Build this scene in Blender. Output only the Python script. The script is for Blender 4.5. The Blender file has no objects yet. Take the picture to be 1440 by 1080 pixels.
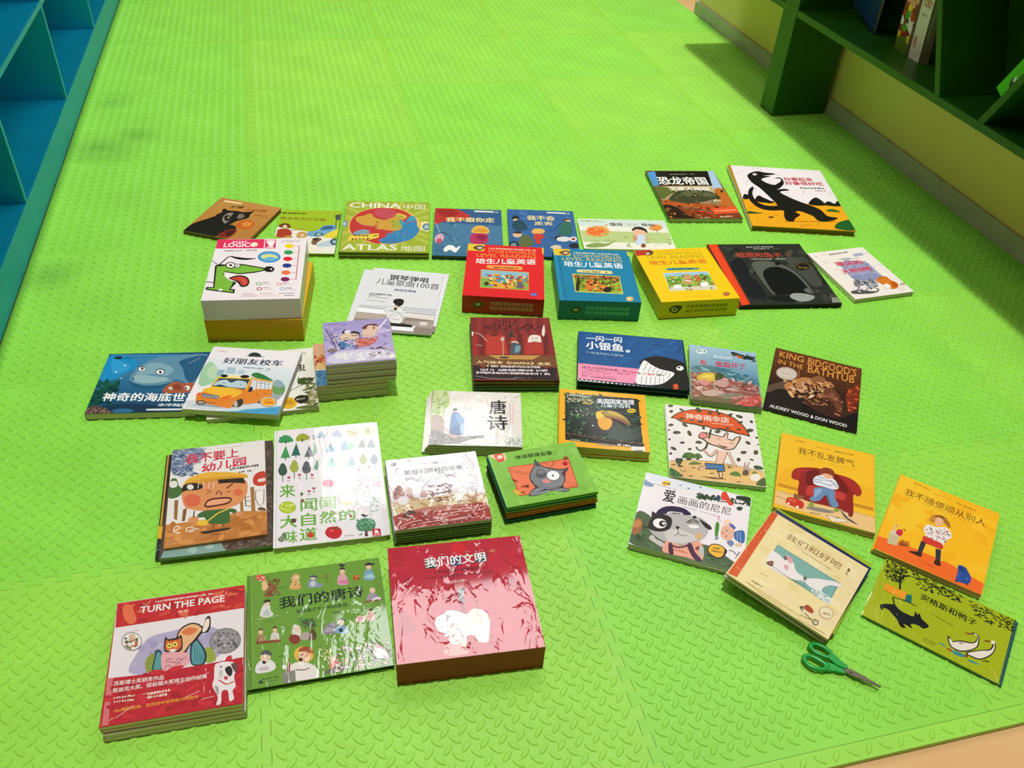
import bpy, math, random
from mathutils import Matrix, Vector
from mathutils.geometry import tessellate_polygon

# ------------------------------------------------------------------ camera, sky, lights, exposure
SC = bpy.context.scene
COL = SC.collection
cam_data = bpy.data.cameras.new('camera')
cam_data.sensor_fit = 'HORIZONTAL'; cam_data.sensor_width = 36.0
cam_data.lens = 30.2415
cam_data.clip_start = 0.02; cam_data.clip_end = 60
cam = bpy.data.objects.new('camera', cam_data); COL.objects.link(cam)
cam.matrix_world = Matrix([[0.969601, 0.110376, -0.218381, 0.0], [-0.238668, 0.623392, -0.744594, 0.0], [0.053952, 0.77408, 0.630785, 1.317021], [0.0, 0.0, 0.0, 1.0]])
SC.camera = cam

SC.view_settings.view_transform = 'Standard'
SC.view_settings.look = 'None'
SC.view_settings.gamma = 1.0
SC.view_settings.use_curve_mapping = False
SC.view_settings.exposure = 0.0

world = bpy.data.worlds.new('room_light'); SC.world = world
world.use_nodes = True
world.node_tree.nodes['Background'].inputs[0].default_value = (1.0, 0.985, 0.95, 1)
world.node_tree.nodes['Background'].inputs[1].default_value = 0.13

def area(name, loc, sx, sy, watts, color=(1, 1, 1)):
    d = bpy.data.lights.new(name, 'AREA'); d.shape = 'RECTANGLE'; d.size = sx; d.size_y = sy
    d.energy = watts; d.color = color
    o = bpy.data.objects.new(name, d); COL.objects.link(o); o.location = loc
    return o
# ceiling light panels (mirrored in the shrink-wrapped covers) and an added overhead sun, source unseen, for the crisp straight-down shadow
area('ceiling_panel_far', (0.58, 4.22, 2.8), 1.25, 0.85, 11)
area('ceiling_panel_near', (0.58, 2.68, 2.8), 1.25, 0.66, 10)
area('ceiling_panel_side_far', (1.98, 4.1, 2.8), .3, 1.2, 12)
area('ceiling_panel_side_near', (1.98, 2.3, 2.8), .3, 1.2, 12)
sun_d = bpy.data.lights.new('overhead_key', 'SUN'); sun_d.energy = 2.1; sun_d.angle = math.radians(1.6)
sun_d.color = (1.0, 0.99, 0.96)
sun = bpy.data.objects.new('overhead_key', sun_d); COL.objects.link(sun)
sun.location = (0.6, 2.0, 4.0); sun.rotation_euler = (math.radians(-3.0), math.radians(1.0), 0)

# ------------------------------------------------------------------ helpers
def lin(h):
    h = h.lstrip('#'); r = []
    for i in (0, 2, 4):
        c = int(h[i:i+2], 16) / 255
        r.append(c / 12.92 if c <= .04045 else ((c + .055) / 1.055) ** 2.4)
    return (r[0], r[1], r[2], 1.0)

class MB:
    """collects polygons with a colour each and links them as ONE mesh object"""
    def __init__(s): s.v = []; s.f = []; s.c = []; s.sm = []
    def face(s, pts, col, sm=False):
        n = len(s.v); s.v += [tuple(p) for p in pts]; s.f.append(tuple(range(n, n + len(pts)))); s.c.append(col); s.sm.append(sm)
    def grid(s, verts, faces, col, sm=False):
        n = len(s.v); s.v += [tuple(p) for p in verts]
        for f in faces: s.f.append(tuple(n + i for i in f)); s.c.append(col); s.sm.append(sm)
    def box(s, x0, y0, z0, x1, y1, z1, col):
        v = [(x0,y0,z0),(x1,y0,z0),(x1,y1,z0),(x0,y1,z0),(x0,y0,z1),(x1,y0,z1),(x1,y1,z1),(x0,y1,z1)]
        s.grid(v, [(0,3,2,1),(4,5,6,7),(0,1,5,4),(1,2,6,5),(2,3,7,6),(3,0,4,7)], col)
    def prism(s, outline, z0, z1, col, side=None, holes=None):
        n = len(outline)
        lo = [(x, y, z0) for x, y in outline]; hi = [(x, y, z1) for x, y in outline]
        s.grid(lo + hi, [tuple(range(n, 2*n)), tuple(range(n-1, -1, -1))], col)
        s.grid(lo + hi, [(i, (i+1) % n, n + (i+1) % n, n + i) for i in range(n)], side or col)
    def build(s, name, mat, parent=None, bevel=0, mats=None):
        me = bpy.data.meshes.new(name); me.from_pydata(s.v, [], s.f); 
        a = me.attributes.new('Col', 'FLOAT_COLOR', 'FACE')
        flat = [x for c in s.c for x in c]; a.data.foreach_set('color', flat)
        me.polygons.foreach_set('use_smooth', s.sm)
        me.materials.append(mat); me.update()
        o = bpy.data.objects.new(name, me); COL.objects.link(o)
        if parent is not None: o.parent = parent
        if bevel:
            b = o.modifiers.new('bevel', 'BEVEL'); b.width = bevel; b.segments = 2; b.limit_method = 'ANGLE'
        return o

def tag(o, label=None, cat=None, group=None, kind=None):
    if label: o['label'] = label
    if cat: o['category'] = cat
    if group: o['group'] = group
    if kind: o['kind'] = kind
    return o
def thing(name, label, cat, M=None, group=None):
    o = bpy.data.objects.new(name, None); COL.objects.link(o); o.empty_display_size = .03
    if M is not None: o.matrix_world = M
    return tag(o, label, cat, group)

# ------------------------------------------------------------------ materials
def new_mat(name):
    m = bpy.data.materials.new(name); m.use_nodes = True
    nt = m.node_tree; b = nt.nodes['Principled BSDF']; return m, nt, b
def attr_mat(name, rough, spec=.5, coat=0, coat_r=.05, wrinkle=0, metal=0):
    m, nt, b = new_mat(name)
    a = nt.nodes.new('ShaderNodeAttribute'); a.attribute_name = 'Col'
    nt.links.new(a.outputs['Color'], b.inputs['Base Color'])
    b.inputs['Roughness'].default_value = rough; b.inputs['Specular IOR Level'].default_value = spec
    b.inputs['Metallic'].default_value = metal
    if coat:
        b.inputs['Coat Weight'].default_value = coat; b.inputs['Coat Roughness'].default_value = coat_r; b.inputs['Coat IOR'].default_value = 2.0 if wrinkle else 1.5
    if wrinkle:
        tc = nt.nodes.new('ShaderNodeTexCoord')
        mp = nt.nodes.new('ShaderNodeMapping'); mp.inputs['Scale'].default_value = (1.0, .38, 1.0); mp.inputs['Rotation'].default_value = (0, 0, .25)
        n1 = nt.nodes.new('ShaderNodeTexNoise'); n1.inputs['Scale'].default_value = 34; n1.inputs['Detail'].default_value = 3; n1.inputs['Distortion'].default_value = .8
        rp = nt.nodes.new('ShaderNodeValToRGB'); rp.color_ramp.elements[0].position = .5; rp.color_ramp.elements[1].position = .72
        bp = nt.nodes.new('ShaderNodeBump'); bp.inputs['Strength'].default_value = wrinkle; bp.inputs['Distance'].default_value = .004
        nt.links.new(tc.outputs['Object'], mp.inputs['Vector']); nt.links.new(mp.outputs['Vector'], n1.inputs['Vector'])
        nt.links.new(n1.outputs['Fac'], rp.inputs['Fac']); nt.links.new(rp.outputs['Color'], bp.inputs['Height'])
        nt.links.new(bp.outputs['Normal'], b.inputs['Coat Normal'])
    return m
M_PRINT = {'matte': attr_mat('printed_card', .5, .2),
           'gloss': attr_mat('printed_laminate', .45, .18, coat=.22, coat_r=.13),
           'film': attr_mat('printed_under_smooth_film', .5, .12, coat=.8, coat_r=.07, wrinkle=.05),
           'wrap': attr_mat('printed_shrink_wrapped', .5, .12, coat=1.0, coat_r=.05, wrinkle=.17)}
M_PLAIN = attr_mat('painted_plain', .45, .4)

def pages_mat():
    m, nt, b = new_mat('page_edges')
    a = nt.nodes.new('ShaderNodeAttribute'); a.attribute_name = 'Col'
    tc = nt.nodes.new('ShaderNodeTexCoord'); mp = nt.nodes.new('ShaderNodeMapping')
    mp.inputs['Scale'].default_value = (3, 3, 900)
    n = nt.nodes.new('ShaderNodeTexNoise'); n.inputs['Scale'].default_value = 1.0; n.inputs['Detail'].default_value = 2
    rp = nt.nodes.new('ShaderNodeValToRGB'); rp.color_ramp.elements[0].position = .3; rp.color_ramp.elements[0].color = (.68, .67, .62, 1); rp.color_ramp.elements[1].position = .65
    mx = nt.nodes.new('ShaderNodeMix'); mx.data_type = 'RGBA'; mx.blend_type = 'MULTIPLY'; mx.inputs['Factor'].default_value = .75
    nt.links.new(tc.outputs['Object'], mp.inputs['Vector']); nt.links.new(mp.outputs['Vector'], n.inputs['Vector'])
    nt.links.new(n.outputs['Fac'], rp.inputs['Fac'])
    nt.links.new(a.outputs['Color'], mx.inputs[6]); nt.links.new(rp.outputs['Color'], mx.inputs[7])
    nt.links.new(mx.outputs[2], b.inputs['Base Color'])
    b.inputs['Roughness'].default_value = .8; b.inputs['Specular IOR Level'].default_value = .15
    return m
M_PAGES = pages_mat()

def foam_mat():
    m, nt, b = new_mat('green_eva_foam')
    oi = nt.nodes.new('ShaderNodeObjectInfo')
    rp = nt.nodes.new('ShaderNodeValToRGB')
    rp.color_ramp.elements[0].color = (0.265, 0.70, 0.062, 1); rp.color_ramp.elements[1].color = (0.325, 0.71, 0.068, 1)
    tc = nt.nodes.new('ShaderNodeTexCoord')
    n = nt.nodes.new('ShaderNodeTexNoise'); n.inputs['Scale'].default_value = 5; n.inputs['Detail'].default_value = 4
    sc = nt.nodes.new('ShaderNodeMapRange'); sc.inputs['From Min'].default_value = .3; sc.inputs['From Max'].default_value = .7; sc.inputs['To Min'].default_value = .92; sc.inputs['To Max'].default_value = 1.06
    mx = nt.nodes.new('ShaderNodeMix'); mx.data_type = 'RGBA'; mx.blend_type = 'MULTIPLY'; mx.inputs['Factor'].default_value = 1
    nt.links.new(oi.outputs['Random'], rp.inputs['Fac'])
    nt.links.new(tc.outputs['Object'], n.inputs['Vector']); nt.links.new(n.outputs['Fac'], sc.inputs['Value'])
    nt.links.new(rp.outputs['Color'], mx.inputs[6]); nt.links.new(sc.outputs['Result'], mx.inputs[7])
    # scuffed, dirty patches near the blue shelf
    geo = nt.nodes.new('ShaderNodeNewGeometry'); sn = nt.nodes.new('ShaderNodeTexNoise'); sn.inputs['Scale'].default_value = 9; sn.inputs['Detail'].default_value = 3
    nt.links.new(geo.outputs['Position'], sn.inputs['Vector']); last = None
    for (px, py, rad) in ((-0.630, 3.059, 0.16), (-0.538, 3.138, 0.1), (-0.643, 3.482, 0.09), (-0.678, 2.238, 0.1)):
        di = nt.nodes.new('ShaderNodeVectorMath'); di.operation = 'DISTANCE'; di.inputs[1].default_value = (px, py, 0)
        mr = nt.nodes.new('ShaderNodeMapRange'); mr.inputs['From Max'].default_value = rad; mr.inputs['To Min'].default_value = 1; mr.inputs['To Max'].default_value = 0
        nt.links.new(geo.outputs['Position'], di.inputs[0]); nt.links.new(di.outputs['Value'], mr.inputs['Value'])
        if last is None: last = mr.outputs['Result']
        else:
            ad = nt.nodes.new('ShaderNodeMath'); ad.operation = 'MAXIMUM'; nt.links.new(last, ad.inputs[0]); nt.links.new(mr.outputs['Result'], ad.inputs[1]); last = ad.outputs[0]
    mu = nt.nodes.new('ShaderNodeMath'); mu.operation = 'MULTIPLY'; nt.links.new(last, mu.inputs[0]); nt.links.new(sn.outputs['Fac'], mu.inputs[1])
    st = nt.nodes.new('ShaderNodeMix'); st.data_type = 'RGBA'; st.inputs[7].default_value = (.10, .30, .03, 1)
    nt.links.new(mu.outputs[0], st.inputs['Factor']); nt.links.new(mx.outputs[2], st.inputs[6])
    nt.links.new(st.outputs[2], b.inputs['Base Color'])
    f = nt.nodes.new('ShaderNodeTexNoise'); f.inputs['Scale'].default_value = 900; f.inputs['Detail'].default_value = 1
    bp = nt.nodes.new('ShaderNodeBump'); bp.inputs['Strength'].default_value = .12; bp.inputs['Distance'].default_value = .0006
    nt.links.new(tc.outputs['Object'], f.inputs['Vector']); nt.links.new(f.outputs['Fac'], bp.inputs['Height']); nt.links.new(bp.outputs['Normal'], b.inputs['Normal'])
    b.inputs['Roughness'].default_value = .42; b.inputs['Specular IOR Level'].default_value = .5
    return m
M_FOAM = foam_mat()

def noise_mat(name, c0, c1, scale, rough, spec=.4, bump=0):
    m, nt, b = new_mat(name)
    tc = nt.nodes.new('ShaderNodeTexCoord'); n = nt.nodes.new('ShaderNodeTexNoise'); n.inputs['Scale'].default_value = scale; n.inputs['Detail'].default_value = 5
    rp = nt.nodes.new('ShaderNodeValToRGB'); rp.color_ramp.elements[0].position = .35; rp.color_ramp.elements[1].position = .65
    rp.color_ramp.elements[0].color = lin(c0); rp.color_ramp.elements[1].color = lin(c1)
    nt.links.new(tc.outputs['Object'], n.inputs['Vector']); nt.links.new(n.outputs['Fac'], rp.inputs['Fac']); nt.links.new(rp.outputs['Color'], b.inputs['Base Color'])
    b.inputs['Roughness'].default_value = rough; b.inputs['Specular IOR Level'].default_value = spec
    if bump:
        bp = nt.nodes.new('ShaderNodeBump'); bp.inputs['Strength'].default_value = bump; bp.inputs['Distance'].default_value = .001
        nt.links.new(n.outputs['Fac'], bp.inputs['Height']); nt.links.new(bp.outputs['Normal'], b.inputs['Normal'])
    return m
M_WALL = noise_mat('cream_wall_paint', '#f0dc8c', '#f2e096', 3, .7, .25)
M_SKIRT = noise_mat('grey_stone_skirting', '#b0b2a2', '#bcbdae', 14, .45, .4)
M_FLOOR = noise_mat('beige_floor_tile', '#dcae78', '#e2b884', 6, .4, .4)
M_BLUE = noise_mat('blue_painted_board', '#08a8d4', '#0cb0dc', 8, .4, .25)
M_GREEN = noise_mat('green_painted_board', '#1d5208', '#235c0a', 8, .38, .45)
M_SCISSOR = noise_mat('green_plastic', '#0f9a3a', '#12a03e', 20, .32, .5)
m_, nt_, b_ = new_mat('brushed_steel'); M_STEEL = m_
b_.inputs['Base Color'].default_value = (.20, .17, .13, 1); b_.inputs['Metallic'].default_value = 1; b_.inputs['Roughness'].default_value = .32

# ------------------------------------------------------------------ printed artwork on covers
_glyphs = {}
def glyph(text, bold):
    k = (text, bold)
    if k in _glyphs: return _glyphs[k]
    c = bpy.data.curves.new('lettering', 'FONT'); c.body = text; c.size = 1; c.resolution_u = 2
    o = bpy.data.objects.new('lettering', c); COL.objects.link(o)
    dg = bpy.context.evaluated_depsgraph_get(); dg.update()
    me = bpy.data.meshes.new_from_object(o.evaluated_get(dg))
    v = [(p.co.x, p.co.y) for p in me.vertices]; f = [tuple(q.vertices) for q in me.polygons]
    COL.objects.unlink(o); bpy.data.objects.remove(o); bpy.data.curves.remove(c); bpy.data.meshes.remove(me)
    xs = [a for a, _ in v]; ys = [b for _, b in v]; x0, x1, y0, y1 = min(xs), max(xs), min(ys), max(ys)
    b0 = .02   # heavier strokes: the same outline laid four times, slightly shifted
    sh = [(-b0, -b0 * .6), (b0, -b0 * .6), (-b0, b0 * .6), (b0, b0 * .6)] if bold else [(0, 0)]
    sx = x1 - x0 + 2 * b0 * bold; sy = max(y1 - y0, 1e-3) + 1.2 * b0 * bold
    r = ([[((a + dx - x0 + b0 * bold) / sx, (b + dy - y0 + .6 * b0 * bold) / sy) for a, b in v] for dx, dy in sh], f)
    _glyphs[k] = r
    return r

def catmull(p, closed, n=4):
    out = []; m = len(p)
    for i in range(m if closed else m - 1):
        if closed: a, b, c, d = p[i-1], p[i], p[(i+1) % m], p[(i+2) % m]
        else: a, b, c, d = p[max(i-1, 0)], p[i], p[i+1], p[min(i+2, m-1)]
        for k in range(n):
            t = k / n; t2 = t*t; t3 = t2*t
            out.append(tuple(.5 * (2*b[j] + (c[j]-a[j])*t + (2*a[j]-5*b[j]+4*c[j]-d[j])*t2 + (3*b[j]-a[j]-3*c[j]+d[j])*t3) for j in (0, 1)))
    if not closed: out.append(p[-1])
    return out

STEP = 3e-5
class Art:
    """prints shapes on a flat face of a mesh; pos(u, v, z) gives the local point, W/H the face size in metres"""
    def __init__(s, mb, pos, W, H):
        s.mb, s.pos, s.W, s.H = mb, pos, W, H; s.boxes = []
    def lay(s, pts, thick=0.0):
        x0 = min(p[0] for p in pts); x1 = max(p[0] for p in pts); y0 = min(p[1] for p in pts); y1 = max(p[1] for p in pts)
        z = 4e-5
        for b in s.boxes:
            if b[0] < x1 and b[1] > x0 and b[2] < y1 and b[3] > y0 and b[4] > z: z = b[4]
        s.boxes.append((x0, x1, y0, y1, z + STEP + thick)); return z
    def poly(s, pts, col, z=None):
        if z is None: z = s.lay(pts)
        P = [Vector((p[0] * s.W, p[1] * s.H, 0)) for p in pts]
        for t in tessellate_polygon([P]):
            q = [pts[i] for i in t]
            if (q[1][0]-q[0][0])*(q[2][1]-q[0][1]) - (q[1][1]-q[0][1])*(q[2][0]-q[0][0]) < 0: q.reverse()
            s.mb.face([s.pos(a, b, z) for a, b in q], col)
    def stroke(s, pts, wd, col):
        P = [Vector((a * s.W, b * s.H)) for a, b in pts]; L = []; R = []
        for i in range(len(P)):
            d = P[min(i+1, len(P)-1)] - P[max(i-1, 0)]
            if d.length < 1e-9: d = Vector((1, 0))
            d.normalize(); n = Vector((-d.y, d.x)) * wd / 2
            L.append(P[i] + n); R.append(P[i] - n)
        uv = lambda q: (min(max(q.x / s.W, .001), .999), min(max(q.y / s.H, .001), .999))
        L = [uv(q) for q in L]; R = [uv(q) for q in R]; z = s.lay(L + R)
        for i in range(len(P) - 1):
            s.mb.face([s.pos(a, b, z) for a, b in (R[i], R[i+1], L[i+1], L[i])], col)
    def run(s, ops):
        prs = lambda a: [(a[i] / 1000, a[i+1] / 1000) for i in range(0, len(a), 2)]
        for o in ops:
            k = o[0]
            if k == 'P': s.poly(prs(o[2]), lin(o[1]))
            elif k == 'S': s.poly([(min(max(a, .001), .999), min(max(b, .001), .999)) for a, b in catmull(prs(o[2]), True)], lin(o[1]))
            elif k == 'L': s.stroke(prs(o[3]), o[2] * 1e-5, lin(o[1]))
            elif k == 'C': s.stroke(catmull(prs(o[3]), False), o[2] * 1e-5, lin(o[1]))
            elif k == 'E':
                a = [x / 1000 for x in o[2]]; n = 18
                s.poly([(min(max(a[0] + a[2]*math.cos(t) + a[4]*math.sin(t), .001), .999), min(max(a[1] + a[3]*math.cos(t) + a[5]*math.sin(t), .001), .999)) for t in (2*math.pi*i/n for i in range(n))], lin(o[1]))
            elif k == 'T':
                v, f = glyph(o[1], o[3]); a = [x / 1000 for x in o[4]]; col = lin(o[2])
                qs = [[(min(max(a[0] + a[2]*x + a[4]*y, .001), .999), min(max(a[1] + a[3]*x + a[5]*y, .001), .999)) for x, y in c] for c in v]
                z = s.lay(sum(qs, []), 8e-6 * len(qs))
                for q in qs: s.mb.grid([s.pos(x, y, z) for x, y in q], f, col); z += 8e-6
            elif k == 'D':
                a = [x / 1000 for x in o[3]]; n = o[2]; col = lin(o[1]); rnd = random.Random(n * 7 + len(s.boxes))
                q = [(a[0], a[1]), (a[0]+a[2], a[1]+a[3]), (a[0]+a[4], a[1]+a[5]), (a[0]+a[2]+a[4], a[1]+a[3]+a[5])]; z = s.lay(q)
                for i in range(n):
                    if n > 6 and rnd.random() < .08: continue
                    for (e0, e1, g0, g1) in ((.08, .42, 0, .95), (.38, .86, rnd.choice((0, .35)), rnd.choice((.5, .95)))):
                        t0, t1 = (i + e0) / n, (i + e1) / n
                        s.mb.face([s.pos(a[0]+a[2]*t+a[4]*g, a[1]+a[3]*t+a[5]*g, z) for t, g in ((t0, g0), (t1, g0), (t1, g1), (t0, g1))], col)
                        z += 2e-6
            elif k == 'K':
                cols = [lin(c) for c in o[1]]; n = o[2]; r = o[3] * 1e-5; A, B, C, D = prs(o[4]); asp = o[5]; rnd = random.Random(o[6])
                z = s.lay([A, B, C, D], n * 4e-6)
                for i in range(n):
                    a, b = rnd.random(), rnd.random()
                    cx = (A[0]*(1-a)+B[0]*a)*(1-b)+(D[0]*(1-a)+C[0]*a)*b; cy = (A[1]*(1-a)+B[1]*a)*(1-b)+(D[1]*(1-a)+C[1]*a)*b
                    th = rnd.gauss(0, .7) if asp >= 2 else rnd.random() * 6.3; rr = r * rnd.uniform(.55, 1.2) * .72; ra = rr * asp ** .5; rb = rr / asp ** .5
                    pts = []
                    for j in range(7):
                        t = 2*math.pi*j/7; w = rnd.uniform(.75, 1.15); x = ra*math.cos(t)*w; y = rb*math.sin(t)*w
                        pts.append((min(max(cx + (x*math.cos(th)-y*math.sin(th))/s.W, .002), .998), min(max(cy + (x*math.sin(th)+y*math.cos(th))/s.H, .002), .998)))
                    s.mb.face([s.pos(p, q, z) for p, q in pts], cols[i % len(cols)]); z += 4e-6
            elif k == 'G':
                c0, c1 = lin(o[1]), lin(o[2]); A, B, C, D = prs(o[4]); n = o[3] * 4; z = s.lay([A, B, C, D])
                mixp = lambda P, Q, t: (P[0]*(1-t)+Q[0]*t, P[1]*(1-t)+Q[1]*t)
                for i in range(n):
                    t0, t1 = i / n, (i + 1) / n; t = (i + .5) / n
                    s.mb.face([s.pos(x, y, z) for x, y in (mixp(A, D, t1), mixp(B, C, t1), mixp(B, C, t0), mixp(A, D, t0))], tuple(c0[j]*(1-t)+c1[j]*t for j in range(4)))

def rrect(x0, y0, x1, y1, r):
    """r = corner radii (bottom-left, bottom-right, top-right, top-left)"""
    out = []
    for (cx, cy, a0, q) in ((x0, y0, 180, r[0]), (x1, y0, 270, r[1]), (x1, y1, 0, r[2]), (x0, y1, 90, r[3])):
        if q <= 0: out.append((cx, cy)); continue
        px = cx + (q if cx == x0 else -q); py = cy + (q if cy == y0 else -q)
        for i in range(6):
            t = math.radians(a0 + 18 * i); out.append((px + q*math.cos(t), py + q*math.sin(t)))
    return out

def book(name, label, cat, group, M, w, h, t, kind, cover, spine, pages, art=None, finish='gloss', radii=(0, 0, 0, 0)):
    """a lying book: empty at the middle of its underside, parts front_cover, page_block, spine, back_cover"""
    root = thing(name, label, cat, M, group)
    cc, sc, pc = lin(cover), lin(spine), lin(pages); mat = M_PRINT[finish]
    if kind == 'hard': ct, ov = min(.0022, t * .3), .0035
    elif kind == 'board': ct, ov = .0016, .0008
    else: ct, ov = min(.0006, t * .2), .0006
    x0, x1, y0, y1 = -w/2, w/2, -h/2, h/2; g = 1e-5
    mb = MB(); mb.prism(rrect(x0, y0, x1, y1, radii), t - ct, t, cc)
    if art: Art(mb, lambda u, v, z: (x0 + u*w, y0 + v*h, t + z), w, h).run(art)
    mb.build('front_cover', mat, root)
    pg = MB(); pg.prism(rrect(x0 + ct + g, y0 + ov, x1 - ov, y1 - ov, [max(r - ov, 0) for r in radii]), ct + g, t - ct - g, pc); pg.build('page_block', M_PAGES, root)
    sp = MB()
    if kind == 'hard':   # slightly rounded back
        ys = (y0, y1); n = 5; pr = [(x0 - .0012*math.sin(math.pi*i/n), ct + g + (t - 2*ct - 2*g)*i/n) for i in range(n+1)]
        vs = [(x, y, z) for y in ys for x, z in pr] + [(x0 + ct, y, z) for y in ys for x, z in pr]
        m = n + 1
        sp.grid(vs, [(i, i+m, i+m+1, i+1) for i in range(n)] + [(2*m+i, 2*m+i+1, 3*m+i+1, 3*m+i) for i in range(n)] + [(i, i+1, 2*m+i+1, 2*m+i) for i in range(n)] + [(m+i, 3*m+i, 3*m+i+1, m+i+1) for i in range(n)] + [(0, 2*m, 3*m, m), (n, m+n, 3*m+n, 2*m+n)], sc)
    else: sp.box(x0, y0 + radii[0], ct + g, x0 + ct, y1 - radii[3], t - ct - g, sc)
    sp.build('spine', mat, root)
    bk = MB(); bk.prism(rrect(x0, y0, x1, y1, radii), 0, ct, cc); bk.build('back_cover', mat, root)
    return root

def carton(name, label, cat, group, M, w, h, t, top, side, front, art=None, fart=None, finish='gloss', lid=.0):
    """a closed carton: box_body with printed sides, lid with the printed top"""
    root = thing(name, label, cat, M, group)
    x0, x1, y0, y1 = -w/2, w/2, -h/2, h/2; lt = .0012
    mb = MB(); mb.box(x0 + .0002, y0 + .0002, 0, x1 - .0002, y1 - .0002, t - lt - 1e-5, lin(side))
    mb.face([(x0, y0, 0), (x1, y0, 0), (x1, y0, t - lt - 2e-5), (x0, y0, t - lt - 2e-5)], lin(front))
    if fart: Art(mb, lambda u, v, z: (x0 + u*w, y0 - z, v*t), w, t).run(fart)
    mb.build('box_body', M_PRINT['gloss' if finish == 'wrap' else finish], root)
    tp = MB(); tp.prism(rrect(x0, y0, x1, y1, (0, 0, 0, 0)), t - lt, t, lin(top))
    if art: Art(tp, lambda u, v, z: (x0 + u*w, y0 + v*h, t + z), w, h).run(art)
    tp.build('lid', M_PRINT[finish], root)
    return root

def place(x, y, z, deg, tilt=0.0):
    return Matrix.Translation((x, y, z)) @ Matrix.Rotation(math.radians(deg), 4, 'Z') @ Matrix.Rotation(math.radians(tilt), 4, 'Y')


# ------------------------------------------------------------------ the room: floor, walls, skirting
XW, YEND = 2.186, 4.44
def slab(name, b, mat, kind='structure', parent=None, bevel=0):
    mb = MB(); mb.box(*b, (1, 1, 1, 1)); o = mb.build(name, mat, parent, bevel)
    if kind: o['kind'] = kind
    return o
slab('floor', (-2.4, -1.6, -.05, 4.2, 8.0, -.0135), M_FLOOR)
slab('wall_right', (XW, -1.6, -.013, XW + .16, YEND, 2.4), M_WALL)
slab('baseboard_right', (XW - .012, -1.6, -.013, XW - .0002, YEND + .012, .062), M_SKIRT, bevel=.003)
slab('baseboard_end', (XW - .0001, YEND + .0002, -.013, XW + .16, YEND + .012, .062), M_SKIRT, bevel=.003)
slab('wall_back', (-2.4, 7.4, -.013, 4.2, 7.55, 2.4), M_WALL)
slab('wall_left', (-1.32, -1.6, -.013, -1.17, 7.4, 2.4), M_WALL)

# ------------------------------------------------------------------ the green foam mat: interlocking tiles with a raised leaf tread
T = .6; GX = -.742; GY = .552; LEAF = .0017; THK = .0125
def teeth(n=12, a=.0075):
    p = T / n; out = []
    for k in range(n):
        for t, o in ((0, -a), (.30, -a), (.23, a), (.77, a), (.70, -a)): out.append((k*p + t*p, o))
    return out
def leaf(mb, cx, cy, ang, z0):
    L, Wd = .0138, .0052; c, s = math.cos(ang), math.sin(ang); n = 7; ring = []
    for i in range(n):
        t = i / (n - 1); ring.append((-L + 2*L*t, -Wd * math.sin(math.pi * t) ** .8 if 0 < t < 1 else 0))
    full = ring + [(x, -y) for x, y in ring[-2:0:-1]]
    m = len(full); lo = []; hi = []
    for x, y in full:
        lo.append((cx + x*c - y*s, cy + x*s + y*c, z0)); hi.append((cx + .78*x*c - .62*y*s, cy + .78*x*s + .62*y*c, z0 + LEAF))
    mb.grid(lo + hi, [(i, (i+1) % m, m + (i+1) % m, m + i) for i in range(m)], (1, 1, 1, 1), True)
    mb.grid(hi, [tuple(range(m))], (1, 1, 1, 1), True)
_tiles = {}
def tile_mesh(w, d, left, right, near, far):
    k = (w, d, left, right, near, far)
    if k in _tiles: return _tiles[k]
    mb = MB(); tt = teeth(); g = .00035; pts = []
    bot = [(x, (o if near else 0) + g) for x, o in tt if x <= w] + [(w - (0 if right else g), g)] if near else [(0, g), (w, g)]
    rgt = [(w + o - g, y) for y, o in tt if y <= d] if right else [(w - g, 0), (w - g, d)]
    top = ([(x, d + o - g) for x, o in tt if x <= w][::-1]) if far else [(w, d - g), (0, d - g)]
    lft = ([(o + g, y) for y, o in tt if y <= d][::-1]) if left else [(g, d), (g, 0)]
    inner = lambda seg, lo, hi, ax: [q for q in seg if lo < q[ax] < hi]
    e = .004
    pts = inner(bot, e, w - e, 0) + [(w - e, g)] * 0 + inner(rgt, e, d - e, 1) + inner(top, e, w - e, 0) + inner(lft, e, d - e, 1)
    def corner(seq, c):  return seq
    B, R, U, L = inner(bot, e, w - e, 0), inner(rgt, e, d - e, 1), inner(top, e, w - e, 0), inner(lft, e, d - e, 1)
    yb = (-.0075 + g) if near else g; xr = (w - .0075 - g) if right else w - g; yt = (d - .0075 - g) if far else d - g; xl = (-.0075 + g) if left else g
    pts = [(xl, yb)] + B + [(xr, yb)] + R + [(xr, yt)] + U + [(xl, yt)] + L
    P = [Vector((x, y, 0)) for x, y in pts]; zt = -LEAF
    n = len(pts); tri = tessellate_polygon([P])
    mb.grid([(x, y, zt) for x, y in pts], [t if ((pts[t[1]][0]-pts[t[0]][0])*(pts[t[2]][1]-pts[t[0]][1]) > (pts[t[1]][1]-pts[t[0]][1])*(pts[t[2]][0]-pts[t[0]][0])) else t[::-1] for t in tri], (1, 1, 1, 1))
    mb.grid([(x, y, zt) for x, y in pts] + [(x, y, -THK) for x, y in pts], [(i, (i+1) % n, n + (i+1) % n, n + i) for i in range(n)], (1, 1, 1, 1))
    p = .03
    for i in range(int(w / p + .01)):
        for j in range(int(d / p + .01)):
            for (ox, oy, a) in ((.25, .25, math.radians(47)), (.75, .75, math.radians(-43))):
                x, y = (i + ox) * p, (j + oy) * p
                if .012 < x < w - .012 and .012 < y < d - .012: leaf(mb, x, y, a, zt)
    o = mb.build('mat_tile', M_FOAM); me = o.data; bpy.data.objects.remove(o)
    _tiles[k] = me; return me
foam = thing('foam_mat', 'bright green interlocking foam play mat with raised leaf tread covering the floor', 'floor mat', Matrix.Translation((GX, GY, 0)))
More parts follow.
